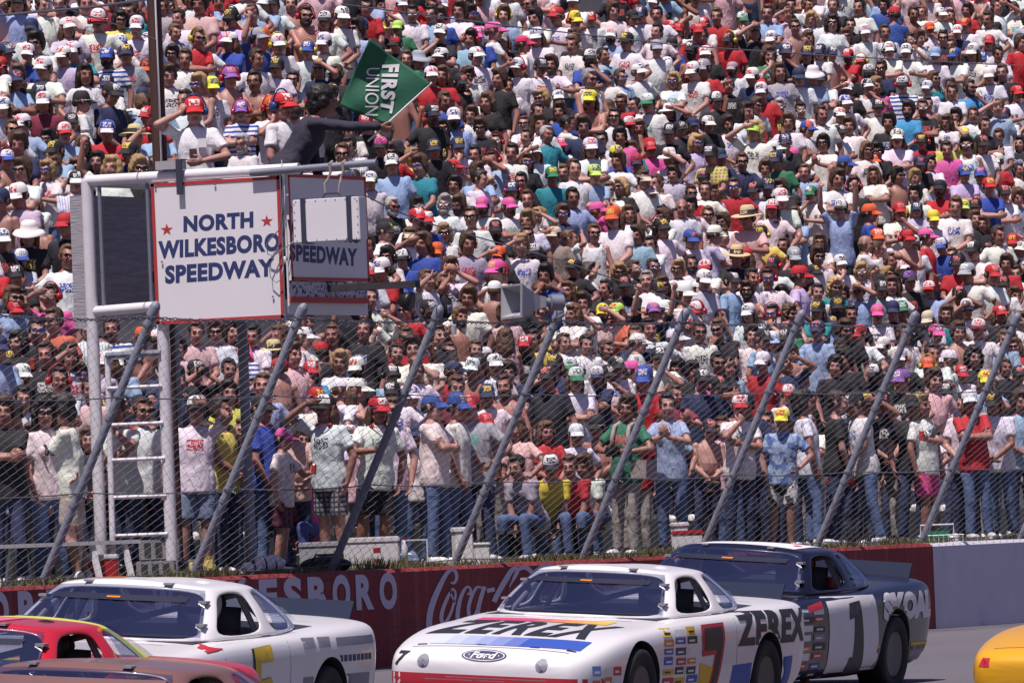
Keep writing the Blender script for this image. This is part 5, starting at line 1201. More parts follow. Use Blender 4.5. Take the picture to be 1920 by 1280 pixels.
for i in range(36):
    px = 8 + i * 54 + rg2.uniform(-14, 14); py = at_px = 0
    tk = [rg2.choice(['w', 'k', 'n', 'r', '-d', '-m', '-N', 'w', '-d']), rg2.choice(['w', 'w', 'k', 'c', 'r', 'w', 'n', 'P', '0']), rg2.choice(['', 's', '', 'm'])]
    y = FY + 1.85; st_ = rg2.uniform(1.58, 1.74); q = at(px, 750, y); py = proj((q.x, y, GZ + st_ * HEADF))[1]
    g = stand_guy(px, py, 1.85, tk, rg2.choice('jjjJt')); fronts.append(g)
seated = []
for t in SEATED.split(';'):
    q = t.split(); g = stand_guy(float(q[0]), float(q[1]), float(q[2]), [q[3], q[4], ''], q[5]); g.key = g.pose = 'sit'; g.lean = (0, 0); g.flip = 1; g.st = 1.72; g.trk = 'long'
    p = at(g.px, g.py, g.pos.y); g.pos = Vector((p.x, g.pos.y + .1, GZ)); g.yaw = -65 + g.rg.uniform(-35, 10); seated.append(g)
for g in fronts + seated:
    g.wid = max(.7, min(1.08, g.st / 1.75)) * g.rg.uniform(.97, 1.04); fix_head_align(g)
for g in fronts:
    if g.px in (1411.0,) : pass
tall = [g for g in near if g.px > 1400 and g.px < 1425 and g.py > 625 and g.py < 645]

# ------------------------------------------------------------------ labels that single each person out
def hairword(g):
    return {'d': 'dark haired', 'm': 'brown haired', 'f': 'fair haired', 'a': 'grey haired', 'L': 'dark curly haired', 'N': 'long brown haired', 'B': 'blonde curly haired', 'x': 'balding', 'Y': 'long blonde haired'}[g.hair]
def look(g):
    hat = None
    if g.hat: hat = {'cap': 'cap', 'tall_cap': 'cap', 'visor': 'visor', 'sun_hat': 'brimmed hat', 'straw_hat': 'hat'}[g.hat]; hat = (CNAME[g.hc] + (' and ' + CNAME[g.hp] if g.hp and g.hat != 'straw_hat' and g.hp != g.hc else '')) + ' ' + hat
    sh = {'0': 'no shirt', 'z': 'blue striped shirt'}.get(g.sh) or (SNAME[g.sh] + (' tank top' if g.tank else ' shirt'))
    ex = []
    if 's' in g.fl: ex.append('sunglasses')
    elif 'g' in g.fl: ex.append('glasses')
    if 'h' in g.fl: ex.append('red ear defenders')
    elif 'H' in g.fl: ex.append('ear defenders')
    elif 'n' in g.fl: ex.append('headphones')
    if 'b' in g.fl: ex.append('beard')
    elif 'm' in g.fl: ex.append('moustache')
    act = {'fist': 'raising a fist', 'both': 'raising both arms', 'camera': 'holding up a camera', 'shade': 'shading the eyes', 'clap': 'clapping', 'chin': 'hand at chin', 'drink': 'holding a can', 'cross': 'arms crossed', 'hips': 'hands on hips', 'photo': 'holding a camera low', 'sit': 'seated'}.get(g.pose)
    turn = 'back turned' if g.face == 180 else None
    return hat, sh, ex, act, turn
def zone(g):
    x, y = g.px, g.py
    if getattr(g, 'front', False):
        n = sum(1 for q in base_px if q[0] + (1088 - 830) * .42 < x)
        return 'at the fence' 
    if y < 330 and 280 < x < 720: return 'behind the flag stand'
    if 540 < y and x < 700: return 'below the flag stand' if x > 130 else 'beyond the ladder'
    return None
# landmark phrases, from coarse to fine
posts_top = []
def place(g):
    y = g.py; x = g.px; out = []
    if getattr(g, 'front', False) or y > 690: row = 'at the fence'
    elif y > 610: row = 'behind the fence wires'
    elif y > 540: row = 'level with the loudspeaker'
    elif y > 470: row = 'just above the loudspeaker'
    elif y > 400: row = 'level with the speedway lettering'
    else: row = 'level with the flag stand rail'
    return row
from collections import Counter
def finish_labels(gs, G0='spectators'):
    base = {}
    for g in gs:
        hat, sh, ex, act, turn = look(g); who = 'person in ' + hat if hat else hairword(g) + ' person'
        L0 = f"{who} {'and' if hat else 'in'} {sh}" if not (hat is None and g.sh == '0') else f"{who} with no shirt"
        if hat and g.sh == '0': L0 = f"{who} with no shirt"
        opts = [L0]
        L1 = L0 + (' with ' + ' and '.join(ex[:2]) if ex else ''); opts.append(L1)
        L2 = L1 + (', ' + (act or turn) if (act or turn) else ''); opts.append(L2)
        g.opts = opts; g.short = (hat or hairword(g)) ; g.shirtword = sh
    cnt = Counter(g.opts[2] for g in gs)
    used = set()
    shortc = Counter()
    def near_phrase(g, k):
        cand = sorted(gs, key=lambda q: (q.px - g.px) ** 2 + ((q.py - g.py) * 1.0) ** 2)[1:9]
        res = []
        for q in cand:
            dx, dy = q.px - g.px, q.py - g.py
            rel = 'behind' if dy > 25 and abs(dx) < dy else ('in front of' if dy < -25 and abs(dx) < -dy else 'beside')
            h = q.short if q.hat else q.short + ' person'; sh = q.shirtword
            res.append((f"{rel} one in {h}" + (f" and {sh}" if q.sh != '0' else '')) if q.hat else f"{rel} the {h} in {sh}")
            res.append(f"{rel} one in {h}" if q.hat else f"{rel} the {h}")
        return res
    def fit(s): return len(s.replace(',', '').split()) <= 16
    for g in gs:
        lab = None
        if cnt[g.opts[2]] == 1: lab = g.opts[2]
        tries = []
        if not lab or not fit(lab):
            for o in (g.opts[2], g.opts[1], g.opts[0]):
                tries.append(o + ', ' + place(g))
            tries2 = []
            for o in (g.opts[2], g.opts[1], g.opts[0]):
                for ph in near_phrase(g, 0): tries2.append(o + ' ' + ph)
            pc = Counter()
            ok = [t for t in tries[:1] if fit(t) and t not in used and sum(1 for q in gs if q.opts[2] == g.opts[2] and place(q) == place(g)) == 1]
            if lab and fit(lab): ok = [lab]
            for t in ok + tries2 + [a + ', ' + place(g) for a in tries2]:
                if fit(t) and t not in used: lab = t; break
        if lab is None: lab = g.opts[0]
        lab = lab.replace('  ', ' '); used.add(lab); g.label = lab
crowd_people = fronts + seated + near
finish_labels(crowd_people)
LABEL_FIX = {}
for g in crowd_people:
    o = person_obj(g)
    tag(o, g.label, 'person', 'spectators standing along the fence' if getattr(g, 'front', False) else 'spectators in the nearer rows')
    if g.pose == 'photo':   # vest straps and bag of the photographer
        mb = MB(); 
        for s in (1, -1): mb.tube([(s*.10, -.128, 1.16), (s*.10, -.148, 1.28), (s*.095, -.10, 1.42), (s*.085, .03, 1.47), (s*.09, .13, 1.35)], .024, 8)
        st_ = mb.build('vest_strap', PM['OBJ']['cloth'], o, True); st_.color = (.40, .32, .29, 1); set_attrs(st_.data, Matrix.Identity(4), None, False)
        c_ = bpy.data.objects.new('camera', HEADWEAR['camera']); link(c_, o); c_.location = (0, -.24, 1.14); c_.scale = (1.15, 1.15, 1.15); c_.color = (.015, .015, .017, 1)
        bg_ = MB(); bg_.box((.16, -.16, .86), (.36, .06, 1.06)); bb = bg_.build('shoulder_bag', PM['OBJ']['cloth'], o); bb.color = (.30, .25, .24, 1); set_attrs(bb.data, Matrix.Identity(4), None, False)
# ------------------------------------------------------------------ the rest of the stand as one mass
def low(me, target):
    n = max(len(me.polygons) * 2, 1); m2 = decimated(me, min(1, target / n)); return m2
LOWC = {}
def low_arr(me, target, zmin=None):
    k = (me.name, target)
    if k in LOWC: return LOWC[k]
    m2 = low(me, target) if len(me.polygons) * 2 > target * 1.2 else me
    v, t = arr(m2)
    mi = np.zeros(len(m2.loop_triangles), dtype=np.int32); m2.loop_triangles.foreach_get('material_index', mi)
    tl = np.zeros(len(m2.loop_triangles) * 3, dtype=np.int32); m2.loop_triangles.foreach_get('loops', tl)
    uvd = np.zeros(len(m2.loops) * 2, dtype=np.float32); m2.uv_layers['UVMap'].data.foreach_get('uv', uvd); uvt = uvd.reshape(-1, 2)[tl]
    fe = np.zeros((len(v), 4), dtype=np.float32)
    if 'feat' in m2.color_attributes: a = np.zeros(len(v) * 4, dtype=np.float32); m2.color_attributes['feat'].data.foreach_get('color', a); fe = a.reshape(-1, 4)
    if zmin is not None:
        keep = (v[t][:, :, 2].max(1) > zmin); t = t[keep]; mi = mi[keep]; uvt = uvt.reshape(-1, 3, 2)[keep].reshape(-1, 2)
    LOWC[k] = (v, t, mi, uvt, fe); return LOWC[k]
V_, T_, MI, UV, FE, C1, C2 = [], [], [], [], [], [], []; nv = 0
def put(data, Mx, c, c2, pat, slots):
    global nv
    v, t, mi, uvt, fe = data; A = np.array(Mx); w = (np.c_[v, np.ones(len(v))] @ A.T)[:, :3]
    if np.linalg.det(A[:3, :3]) < 0: t = t[:, ::-1]; uvt = uvt.reshape(-1, 3, 2)[:, ::-1].reshape(-1, 2)
    V_.append(w); T_.append(t + nv); MI.append(np.array([MATKEYS.index(s) for s in slots])[np.minimum(mi, len(slots) - 1)]); UV.append(uvt); FE.append(fe)
    C1.append(np.tile([*c, pat], (len(v), 1))); C2.append(np.tile([*c2, 1], (len(v), 1))); nv += len(v)
for g in far:
    P = LIB[g.key]; B = Matrix.LocRotScale(g.pos, __import__('mathutils').Euler((*g.lean, R(g.yaw))), Vector((g.flip * g.wid, g.wid, g.st / 1.75)))
    put(low_arr(P['body'], 2600, .8), B, g.skin, (0, 0, 0), 1, ['skin'])
    if g.sh != '0': put(low_arr(P['shirt']['tank' if g.tank else 'tee'], 900), B, g.shc, g.shc2, g.print, ['cloth'])
    put(low_arr(P['trousers']['long'], 260), B, g.trc, (0, 0, 0), 1, ['cloth'])
    for nm, c, c2, pat in wear(g):
        put(low_arr(HEADWEAR[nm], 420), B @ P['Mh'], c, c2, pat, HW_SLOTS.get(nm, ('hair',)))
V_ = np.concatenate(V_); T_ = np.concatenate(T_); MI = np.concatenate(MI); UV = np.concatenate(UV); FE = np.concatenate(FE); C1 = np.concatenate(C1); C2 = np.concatenate(C2)
me = bpy.data.meshes.new('crowd'); nt_ = len(T_)
me.vertices.add(len(V_)); me.vertices.foreach_set('co', V_.ravel().astype(np.float32)); me.loops.add(nt_ * 3); me.loops.foreach_set('vertex_index', T_.ravel().astype(np.int32))
me.polygons.add(nt_); me.polygons.foreach_set('loop_start', np.arange(0, nt_ * 3, 3, dtype=np.int32)); me.polygons.foreach_set('material_index', MI.astype(np.int32)); me.polygons.foreach_set('use_smooth', np.ones(nt_, dtype=bool))
me.update(calc_edges=True)
for k in MATKEYS: me.materials.append(PM['GEO'][k])
l = me.uv_layers.new(name='UVMap'); l.data.foreach_set('uv', UV.ravel().astype(np.float32))
for nm, d in (('pcol', C1), ('pcol2', C2), ('feat', FE)):
    a = me.color_attributes.new(nm, 'FLOAT_COLOR', 'POINT'); a.data.foreach_set('color', d.ravel().astype(np.float32))
me.validate()
crowd = link(bpy.data.objects.new('crowd', me)); tag(crowd, 'dense crowd of spectators filling the upper rows of the grandstand', 'crowd', kind='stuff')
print('people', len(near), len(far), len(fronts), 'tris', nt_)
# ------------------------------------------------------------------ stock cars
def paint(name, c, rough=.28):
    m = plain(name, c, rough, .03, 2.5, coat=.35, stain=.10, bump=.03, bscale=3); return m
def glass_mat():
    m, nt, p = new_mat('windscreen_glass'); nt.nodes.remove(p); out = nt.nodes['Material Output']
    tr = N(nt, 'ShaderNodeBsdfTransparent'); tr.inputs[0].default_value = (.68, .70, .76, 1); gl = N(nt, 'ShaderNodeBsdfGlossy'); gl.inputs['Roughness'].default_value = .03; gl.inputs[0].default_value = (.85, .88, 1, 1)
    lw = N(nt, 'ShaderNodeLayerWeight'); lw.inputs[0].default_value = .35; mx = N(nt, 'ShaderNodeMixShader')
    f = math_n(nt, 'ADD', math_n(nt, 'MULTIPLY', lw.outputs['Fresnel'], .38), .025)
    nt.links.new(f, mx.inputs[0]); nt.links.new(tr.outputs[0], mx.inputs[1]); nt.links.new(gl.outputs[0], mx.inputs[2]); nt.links.new(mx.outputs[0], out.inputs[0]); return m
M['glass'] = glass_mat()
M['cabin'] = plain('cabin_black', (.026, .026, .032), .7, .2, 5)
M['rim'] = plain('steel_rim', (.10, .10, .11), .45, .1, 8, metal=.5)
M['roll_bar'] = plain('roll_bar_paint', (.28, .28, .32), .4, .05, 5)
M['spoiler'] = plain('spoiler_sheet', (.022, .03, .06), .7, .1, 3); M['spoiler'].node_tree.nodes['Principled BSDF'].inputs['Specular IOR Level'].default_value = .08
CARW = [(-2.52,.36,.53,.515,.62,.55), (-2.48,.24,.60,.575,.745,.68), (-2.38,.17,.655,.625,.83,.75), (-2.2,.15,.70,.665,.885,.80), (-1.9,.14,.765,.74,.915,.835), (-1.5,.14,.815,.798,.935,.85), (-1.1,.14,.838,.815,.937,.85), (-.7,.14,.872,.855,.942,.862), (-.2,.14,.885,.875,.945,.872), (.5,.14,.90,.89,.945,.872), (1.1,.15,.925,.908,.945,.862), (1.5,.16,.95,.928,.94,.85), (1.9,.18,.968,.943,.925,.83), (2.2,.20,.978,.953,.90,.80), (2.40,.24,.978,.952,.87,.77), (2.50,.30,.955,.93,.82,.72), (2.53,.40,.88,.86,.73,.64)]
AX = (-1.42, 1.38); WR = .335; RC_ = .385; ZC_ = .345
def car_shell():
    mb = MB(); rings = []
    for x, zb, zt, zs, w, ws in CARW:
        zm = zb + (zs - zb) * .5
        half = [(0, zb), (w*.8, zb), (w*.96, zb + .05), (w, zm), (w*.992, zs - .055), (ws, zs), (ws*.74, zs + (zt - zs)*.62), (ws*.36, zs + (zt - zs)*.93), (0, zt)]
        rings.append([(x, y, z) for y, z in half] + [(x, -y, z) for y, z in half[-2:0:-1]])
    mb.loft(rings); ob = mb.build('work_shell', None)
    md = ob.modifiers.new('s', 'SUBSURF'); md.levels = 2
    cut = MB()
    for ax in AX:
        for s in (1, -1): cut.tube([(ax, s*.60, ZC_), (ax, s*1.2, ZC_)], RC_, 36)
    co = cut.build('work_cut', None); b = ob.modifiers.new('b', 'BOOLEAN'); b.operation = 'DIFFERENCE'; b.object = co; b.solver = 'EXACT'
    dg = bpy.context.evaluated_depsgraph_get(); me = bpy.data.meshes.new_from_object(ob.evaluated_get(dg)); bpy.data.objects.remove(ob); bpy.data.objects.remove(co)
    idx = []
    for p in me.polygons:
        c = p.center; i = 0
        for ax in AX:
            if math.hypot(c.x - ax, c.z - ZC_) < RC_ + .012 and abs(c.y) < .93 and abs(p.normal.y) < .75 and c.z < .76: i = 1
            if math.hypot(c.x - ax, c.z - ZC_) < RC_ + .02 and .57 < abs(c.y) < .63: i = 1
        if -.66 < c.x < 1.46 and abs(c.y) < .74 and c.z > .84: i = 1
        if c.z < .16: i = 1
        idx.append(i)
    me.polygons.foreach_set('material_index', idx); me.polygons.foreach_set('use_smooth', [True] * len(me.polygons))
    bm = bmesh.new(); bm.from_mesh(me)
    for e in bm.edges:
        if len(e.link_faces) == 2 and e.calc_face_angle(0) > R(38): e.smooth = False
    bm.to_mesh(me); bm.free(); return me
SHELL = car_shell()
GB = [(-.80,0,.882), (-.72,.40,.876), (-.50,.715,.872), (-.36,.79,.884), (.42,.822,.902), (.60,.822,.906), (1.04,.795,.920), (1.52,.60,.948), (1.64,.33,.962), (1.68,0,.966)]
GR = [(-.10,0,1.252), (-.07,.33,1.247), (.00,.535,1.228), (.10,.575,1.226), (.42,.602,1.234), (.56,.602,1.234), (.68,.590,1.228), (.86,.50,1.228), (.92,.30,1.242), (.94,0,1.248)]
TS = [0, .05, .35, .65, .91, 1.0]
def gpt(i, t, s=1):
    b, r = Vector(GB[i]), Vector(GR[i]); p = b.lerp(r, t); bul = math.sin(math.pi * t) * .028
    d = Vector((p.x - .4, p.y * 1.3, 0)).normalized(); p += d * bul; p.y *= s; return p
WIN = {'windscreen': [(0, 1), (1, 2)], 'door': [(3, 4)], 'quarter_window': [(5, 6)], 'rear_window': [(7, 8), (8, 9)]}
def cabin_meshes():
    fr = MB(); gl = {'windscreen': MB(), 'rear_window': MB(), 'quarter_window': MB(), 'door': MB()}
    colinfo = {}
    for k, cs in WIN.items():
        for a, b in cs: colinfo[a] = k
    for s in (1, -1):
        for i in range(9):
            for j in range(5):
                q = [gpt(i, TS[j], s), gpt(i+1, TS[j], s), gpt(i+1, TS[j+1], s), gpt(i, TS[j+1], s)]
                if s < 0: q = q[::-1]
                k = colinfo.get(i)
                if k and 1 <= j <= 3:
                    if k != 'door' : 
                        n = (q[1] - q[0]).cross(q[3] - q[0]).normalized()
                        gl[k].add([p - n * .012 for p in q], [[0, 1, 2, 3]])
                else: fr.add(q, [[0, 1, 2, 3]])
    # roof skin
    sec = []
    for i in range(10):
        r = Vector(GR[i]); rows = []
        for k in range(9):
            u = 1 - 2 * k / 8; y = r.y * u; z = r.z + .028 * (1 - u * u) * min(1, r.y / .5); x = r.x
            rows.append(Vector((x, y, z)))
        sec.append(rows)
    for i in range(9):
        for k in range(8):
            q = [sec[i][k], sec[i+1][k], sec[i+1][k+1], sec[i][k+1]]
            if (q[0] - q[1]).length < 1e-5 and (q[2] - q[3]).length < 1e-5: continue
            fr.add(q[::-1], [[0, 1, 2, 3]])
    me = bpy.data.meshes.new('work'); me.from_pydata([tuple(v) for v in fr.v], [], fr.f); bm = bmesh.new(); bm.from_mesh(me); bmesh.ops.remove_doubles(bm, verts=bm.verts, dist=.004)
    bmesh.ops.dissolve_degenerate(bm, edges=bm.edges, dist=.002); bmesh.ops.recalc_face_normals(bm, faces=bm.faces); bm.to_mesh(me); bm.free()
    me.materials.append(M['cabin']); me.materials.append(M['cabin']); ob = bpy.data.objects.new('work', me); col.objects.link(ob); md = ob.modifiers.new('so', 'SOLIDIFY'); md.thickness = .028; md.offset = -1; md.material_offset = 1; md.material_offset_rim = 0; sb = ob.modifiers.new('s', 'SUBSURF'); sb.levels = 2
    dg = bpy.context.evaluated_depsgraph_get(); out = bpy.data.meshes.new_from_object(ob.evaluated_get(dg)); bpy.data.objects.remove(ob)
    out.polygons.foreach_set('use_smooth', [True] * len(out.polygons))
    gm = {}
    for k, m_ in gl.items():
        if not m_.f: continue
        if k == 'quarter_window': continue
        me = bpy.data.meshes.new(k); me.from_pydata([tuple(v) for v in m_.v], [], m_.f); bm = bmesh.new(); bm.from_mesh(me); bmesh.ops.remove_doubles(bm, verts=bm.verts, dist=.014); bm.to_mesh(me); bm.free(); me.polygons.foreach_set('use_smooth', [True] * len(me.polygons)); me.materials.append(M['glass']); gm[k] = me
    return out, gm, gl
CABIN, GLASS, _gl = cabin_meshes()
qv = _gl['quarter_window']; hq = len(qv.f) // 2; QW = []
for s in range(2):
    m_ = MB(); 
    for f in qv.f[s*hq:(s+1)*hq]: m_.add([qv.v[i] for i in f], [[0,1,2,3]])
    me = bpy.data.meshes.new('quarter_window'); me.from_pydata([tuple(v) for v in m_.v], [], m_.f); me.materials.append(M['glass']); QW.append(me)
def tyre_mesh():
    pr = [(.20,-.12), (.30,-.135), (.325,-.12), (WR,-.085), (WR,.085), (.325,.12), (.30,.135), (.20,.12)]; n = 36; v = []; f = []
    for k in range(n):
        a = 2 * math.pi * k / n
        for r, y in pr: v.append((r * math.cos(a), y, r * math.sin(a)))
    m_ = len(pr)
    for k in range(n):
        for i in range(m_): f.append([k*m_ + i, k*m_ + (i+1) % m_, ((k+1) % n)*m_ + (i+1) % m_, ((k+1) % n)*m_ + i])
    me = bpy.data.meshes.new('tyre'); me.from_pydata(v, [], f); me.polygons.foreach_set('use_smooth', [True] * len(me.polygons)); me.materials.append(M['rubber']); return me
TYRE = tyre_mesh()
def rim_mesh():
    mb = MB(); mb.tube([(0, -.10, 0), (0, -.115, 0), (0, -.08, 0), (0, -.07, 0), (0, -.085, 0)], [.2, .195, .17, .10, .05], 28); 
    for k in range(5): a = k * 1.2566; mb.tube([(.075*math.cos(a), -.07, .075*math.sin(a)), (.075*math.cos(a), -.095, .075*math.sin(a))], .014, 6)
    me = bpy.data.meshes.new('rim'); me.from_pydata([tuple(p) for p in mb.v], [], mb.f); me.materials.append(M['rim']); return me
RIM = rim_mesh()
def bvh_of(*mes):
    v = []; f = []
    for me in mes:
        b = len(v); v += [p.co.copy() for p in me.vertices]; f += [[b + i for i in p.vertices] for p in me.polygons]
    return BVHTree.FromPolygons(v, f)
CARBVH = bvh_of(SHELL, CABIN)
WSBVH = bvh_of(GLASS['windscreen'])
def drape(name, polys, frame, mat, parent, lift=.004, step=.05, bvh=None):
    """lay flat print on the bodywork. polys: list of (verts2d, faces); frame(u, v) -> (start point, direction)"""
    bm = bmesh.new()
    for v2, f in polys:
        vs = [bm.verts.new((u, w, 0)) for u, w in v2]
        for q in f:
            try: bm.faces.new([vs[i] for i in q])
            except ValueError: pass
    bmesh.ops.triangulate(bm, faces=bm.faces)
    us = [v.co.x for v in bm.verts]; ws = [v.co.y for v in bm.verts]
    for ax, lo, hi in ((0, min(us), max(us)), (1, min(ws), max(ws))):
        t = lo + step
        while t < hi:
            co = (t, 0, 0) if ax == 0 else (0, t, 0); no = (1, 0, 0) if ax == 0 else (0, 1, 0)
            bmesh.ops.bisect_plane(bm, geom=bm.verts[:] + bm.edges[:] + bm.faces[:], plane_co=co, plane_no=no); t += step
    dead = []
    for v in bm.verts:
        p, d = frame(v.co.x, v.co.y); d = Vector(d); h = (bvh or CARBVH).ray_cast(Vector(p), d)
        if h[0] is None: dead.append(v); continue
        nn = h[1] if h[1].dot(d) < 0 else -h[1]; v.co = h[0] + nn * lift
    if dead: bmesh.ops.delete(bm, geom=dead, context='VERTS')
    bmesh.ops.recalc_face_normals(bm, faces=bm.faces)
    o = bm_obj(name, bm, mat, parent, True); return o
side = lambda x, z: ((x, -3, z), (0, 1, 0))          # the left side, facing the infield
top = lambda x, y: ((x, y, 3), (0, 0, -1))
front = lambda y, z: ((-4, y, z), (1, 0, 0))
def rect(a, b, c, d): return ([(a, b), (c, b), (c, d), (a, d)], [[0, 1, 2, 3]])
def word_side(s, x0, x1, z0, z1, **k):
    v, f, _ = text2d(s, **k); return ([(x0 + u * (x1 - x0), z0 + w * (z1 - z0)) for u, w in v], f)
def word_top(s, y0, y1, x0, x1, flip=False, **k):
    """reads from in front of the car: letter tops towards the windscreen"""
    v, f, _ = text2d(s, **k); return ([(x0 + w * (x1 - x0), y0 + u * (y1 - y0)) for u, w in v], f)
def word_front(s, y0, y1, z0, z1, **k):
    v, f, _ = text2d(s, **k); return ([(y0 + u * (y1 - y0), z0 + w * (z1 - z0)) for u, w in v], f)
DEC = {}
def dec(n, c):
    if n not in DEC: DEC[n] = plain('print_' + n, c, .5, .05, 5)
    return DEC[n]
COL = dict(visor=(.010,.013,.035), black=(.02,.02,.028), white=(.74,.72,.74), red=(.50,.025,.04), blue=(.03,.10,.42), navy=(.025,.035,.11), yellow=(.70,.46,.03), orange=(.66,.20,.02), sky=(.14,.26,.56), pink=(.60,.14,.22), grey=(.22,.22,.27), lime=(.56,.62,.10), brown=(.20,.075,.03))
def D(n): return dec(n, COL[n])
def stock_car(label, body, roof=None, wing=True):
    root = tag(empty('race_car'), label, 'race car', 'stock cars racing past')
    b = link(bpy.data.objects.new('body', SHELL.copy()), root); 
    for m_ in (body, M['cabin']): b.data.materials.append(m_)
    c = link(bpy.data.objects.new('cabin_frame', CABIN.copy()), root); c.data.materials[0] = roof or body
    for k, me in GLASS.items(): link(bpy.data.objects.new(k, me), root)
    for me in QW: link(bpy.data.objects.new('quarter_window', me), root)
    for ax in AX:
        for s in (1, -1):
            w = link(bpy.data.objects.new('wheel', TYRE), root); w.location = (ax, s * .80, WR); w.rotation_euler = (0, rnd.uniform(0, 3), 0 if s < 0 else math.pi)
            link(bpy.data.objects.new('rim', RIM), w)
    sp_ = MB(); 
    pr = [(2.40, .95), (2.415, .95), (2.50, 1.08), (2.485, 1.085)]
    rings = [[(x + .03 * (1 - abs(y) / .72), y, z) for x, z in pr] for y in (-.64, -.3, 0, .3, .64)]; sp_.loft(rings)
    if wing: sp_.build('spoiler', M['spoiler'], root)
    mb = MB(); mb.box((-.50, -.56, .84), (-.22, .56, .895)); mb.build('dashboard', M['cabin'], root)
    mb = MB(); mb.loft([ring((.50, -.36, z), .10, .24, 10) for z in (.75, .95, 1.08)]); mb.ell((.52, -.36, 1.10), (.08, .12, .09)); mb.build('seat', M['cabin'], root, True)
    for pts in ([(-.38, -.66, .85), (.05, -.53, 1.19), (.52, -.55, 1.20), (.56, -.72, .86)], [(-.38, .66, .85), (.05, .53, 1.19), (.52, .55, 1.20), (.56, .72, .86)], [(.52, -.55, 1.20), (.53, 0, 1.23), (.52, .55, 1.20)], [(.53, -.55, 1.18), (1.35, -.45, .93)], [(.53, .55, 1.18), (1.35, .45, .93)], [(.54, -.55, 1.17), (.56, .5, .90)]):
        MB().tube(pts, .022, 8).build('roll_bar', M['roll_bar'], root)
    # visor strip, clips and small badge on the windscreen
    wsf = lambda y, t: ((-3, y, GB[0][2] + (GR[0][2] - GB[0][2]) * t), (1, 0, -.02))
    drape('sun_strip', [([(-.50, .80), (.50, .80), (.50, .90), (-.50, .90)], [[0,1,2,3]])], wsf, D('visor'), root, .006, .08, WSBVH)
    drape('badge', [([(-.05, .83), (.05, .83), (.05, .86), (-.05, .86)], [[0,1,2,3]])], wsf, D('orange'), root, .010, .08, WSBVH)
    for s in (-1, 1):
        for t in (.3, .72):
            p = gpt(2, t, s); MB().box(tuple(p + Vector((-.05, -.03, -.006))), tuple(p + Vector((.02, .03, .012)))).build('clip', M['roll_bar'], root)
    for y in (-.3, .3): MB().box((-.12, y - .03, 1.236), (-.05, y + .03, 1.25)).build('clip', M['roll_bar'], root)
    # panel gaps
    drape('panel_line', [rect(-2.335, -.66, -2.329, .66), rect(-.86, -.60, -.852, .60), rect(1.72, -.62, 1.727, .62)], top, D('black'), root, .003, .08)
    drape('door_line', [rect(-.52, .22, -.514, .86), rect(.62, .22, .626, .86)], side, D('grey'), root, .002, .06)
    return root
def decal_stack(root, x0, x1, z0, z1, seed, rows=7, cols=2):
    """the small contingency stickers behind the front wheel"""
    rg = random.Random(seed); w = (x1 - x0) / cols; h = (z1 - z0) / rows
    for i in range(rows):
        for j in range(cols):
            c = rg.choice(['red', 'white', 'blue', 'red', 'yellow', 'black', 'orange', 'navy', 'white', 'grey', 'sky']); a = x0 + j * w + rg.uniform(.004, .03); b = z0 + i * h + rg.uniform(.0, .018)
            drape('sticker', [rect(a, b, a + w * rg.uniform(.7, .92), b + h * rg.uniform(.55, .85))], side, D(c), root, .004, .08)
            if c != 'white': drape('sticker', [rect(a + w*.12, b + h*.22, a + w * .6, b + h * .42)], side, D('white' if c != 'yellow' else 'black'), root, .006, .08)
def put_car(root, q, roll, z=None):
    X, Y, zz, yaw = q; root.rotation_mode = 'XYZ'; root.location = (X, Y, zz if z is None else z); root.rotation_euler = (roll, 0, yaw)
WHITE = paint('car_white', (.76, .745, .76)); NAVY = paint('car_navy', (.006, .007, .020)); RED = paint('car_red', (.52, .018, .035)); BROWN = paint('car_brown', (.20, .10, .085)); YEL = paint('car_yellow', (.72, .36, .012)); ORG = paint('car_orange', (.45, .15, .03))
# --- white car with blue swoosh
ford = stock_car('white race car number 7 with a blue swoosh across the hood', WHITE)
drape('lettering', [word_top('ZEREX', -.60, .66, -1.66, -1.30, bold=.05, shear=.0)][:0] or [([(x + .22 * (y + .6) * 0, y) for x, y in word_top('ZEREX', .72, -.70, -1.95, -1.24, bold=.035, shear=.22, space=1.18)[0]], word_top('ZEREX', .72, -.70, -1.95, -1.24, bold=.035, shear=.22, space=1.18)[1])], top, D('black'), ford, .004, .06)
def grad_top(name, pts_f, y0, y1, cols, n=24):
    """a stripe across the hood whose colour changes from side to side"""
    seg = len(cols)
    for i in range(seg):
        ya = y0 + (y1 - y0) * i / seg; yb_ = y0 + (y1 - y0) * (i + 1) / seg; pv = []
        m_ = 4
        for k in range(m_ + 1): y = ya + (yb_ - ya) * k / m_; pv.append((pts_f(y)[0], y))
        for k in range(m_, -1, -1): y = ya + (yb_ - ya) * k / m_; pv.append((pts_f(y)[1], y))
        drape(name, [(pv, [list(range(len(pv)))])], top, dec(name + str(i), cols[i]), ford, .004, .08)
def lerp3(a, b, t): return tuple(x + (y - x) * t for x, y in zip(a, b))
grad_top('blue_swoosh', lambda y: (-2.30 - .04 * math.cos(y * 2.2) + .05, -2.0 - .03 * math.cos(y * 2.2)), .55, -.72, [lerp3((.55,.62,.74), (.035,.09,.42), min(1, i / 6)) for i in range(10)])
grad_top('sun_stripe', lambda y: (-1.20 - .0 * y, -.98 - .03 * y), .62, -.52, [lerp3((.58,.06,.15), (.74,.46,.08), max(0, (i - 3) / 5)) for i in range(9)])
drape('valance', [rect(-.88, .10, .88, .45)], front, D('red'), ford, .004, .06)
drape('oval_badge', [([(.19 * math.cos(a), .60 + .045 * math.sin(a)) for a in [2*math.pi*k/28 for k in range(28)]], [list(range(28))])], front, D('navy'), ford, .004, .05)
drape('oval_badge', [([(.175 * math.cos(a), .60 + .038 * math.sin(a)) for a in [2*math.pi*k/28 for k in range(28)]], [list(range(28))])], front, D('white'), ford, .006, .05)
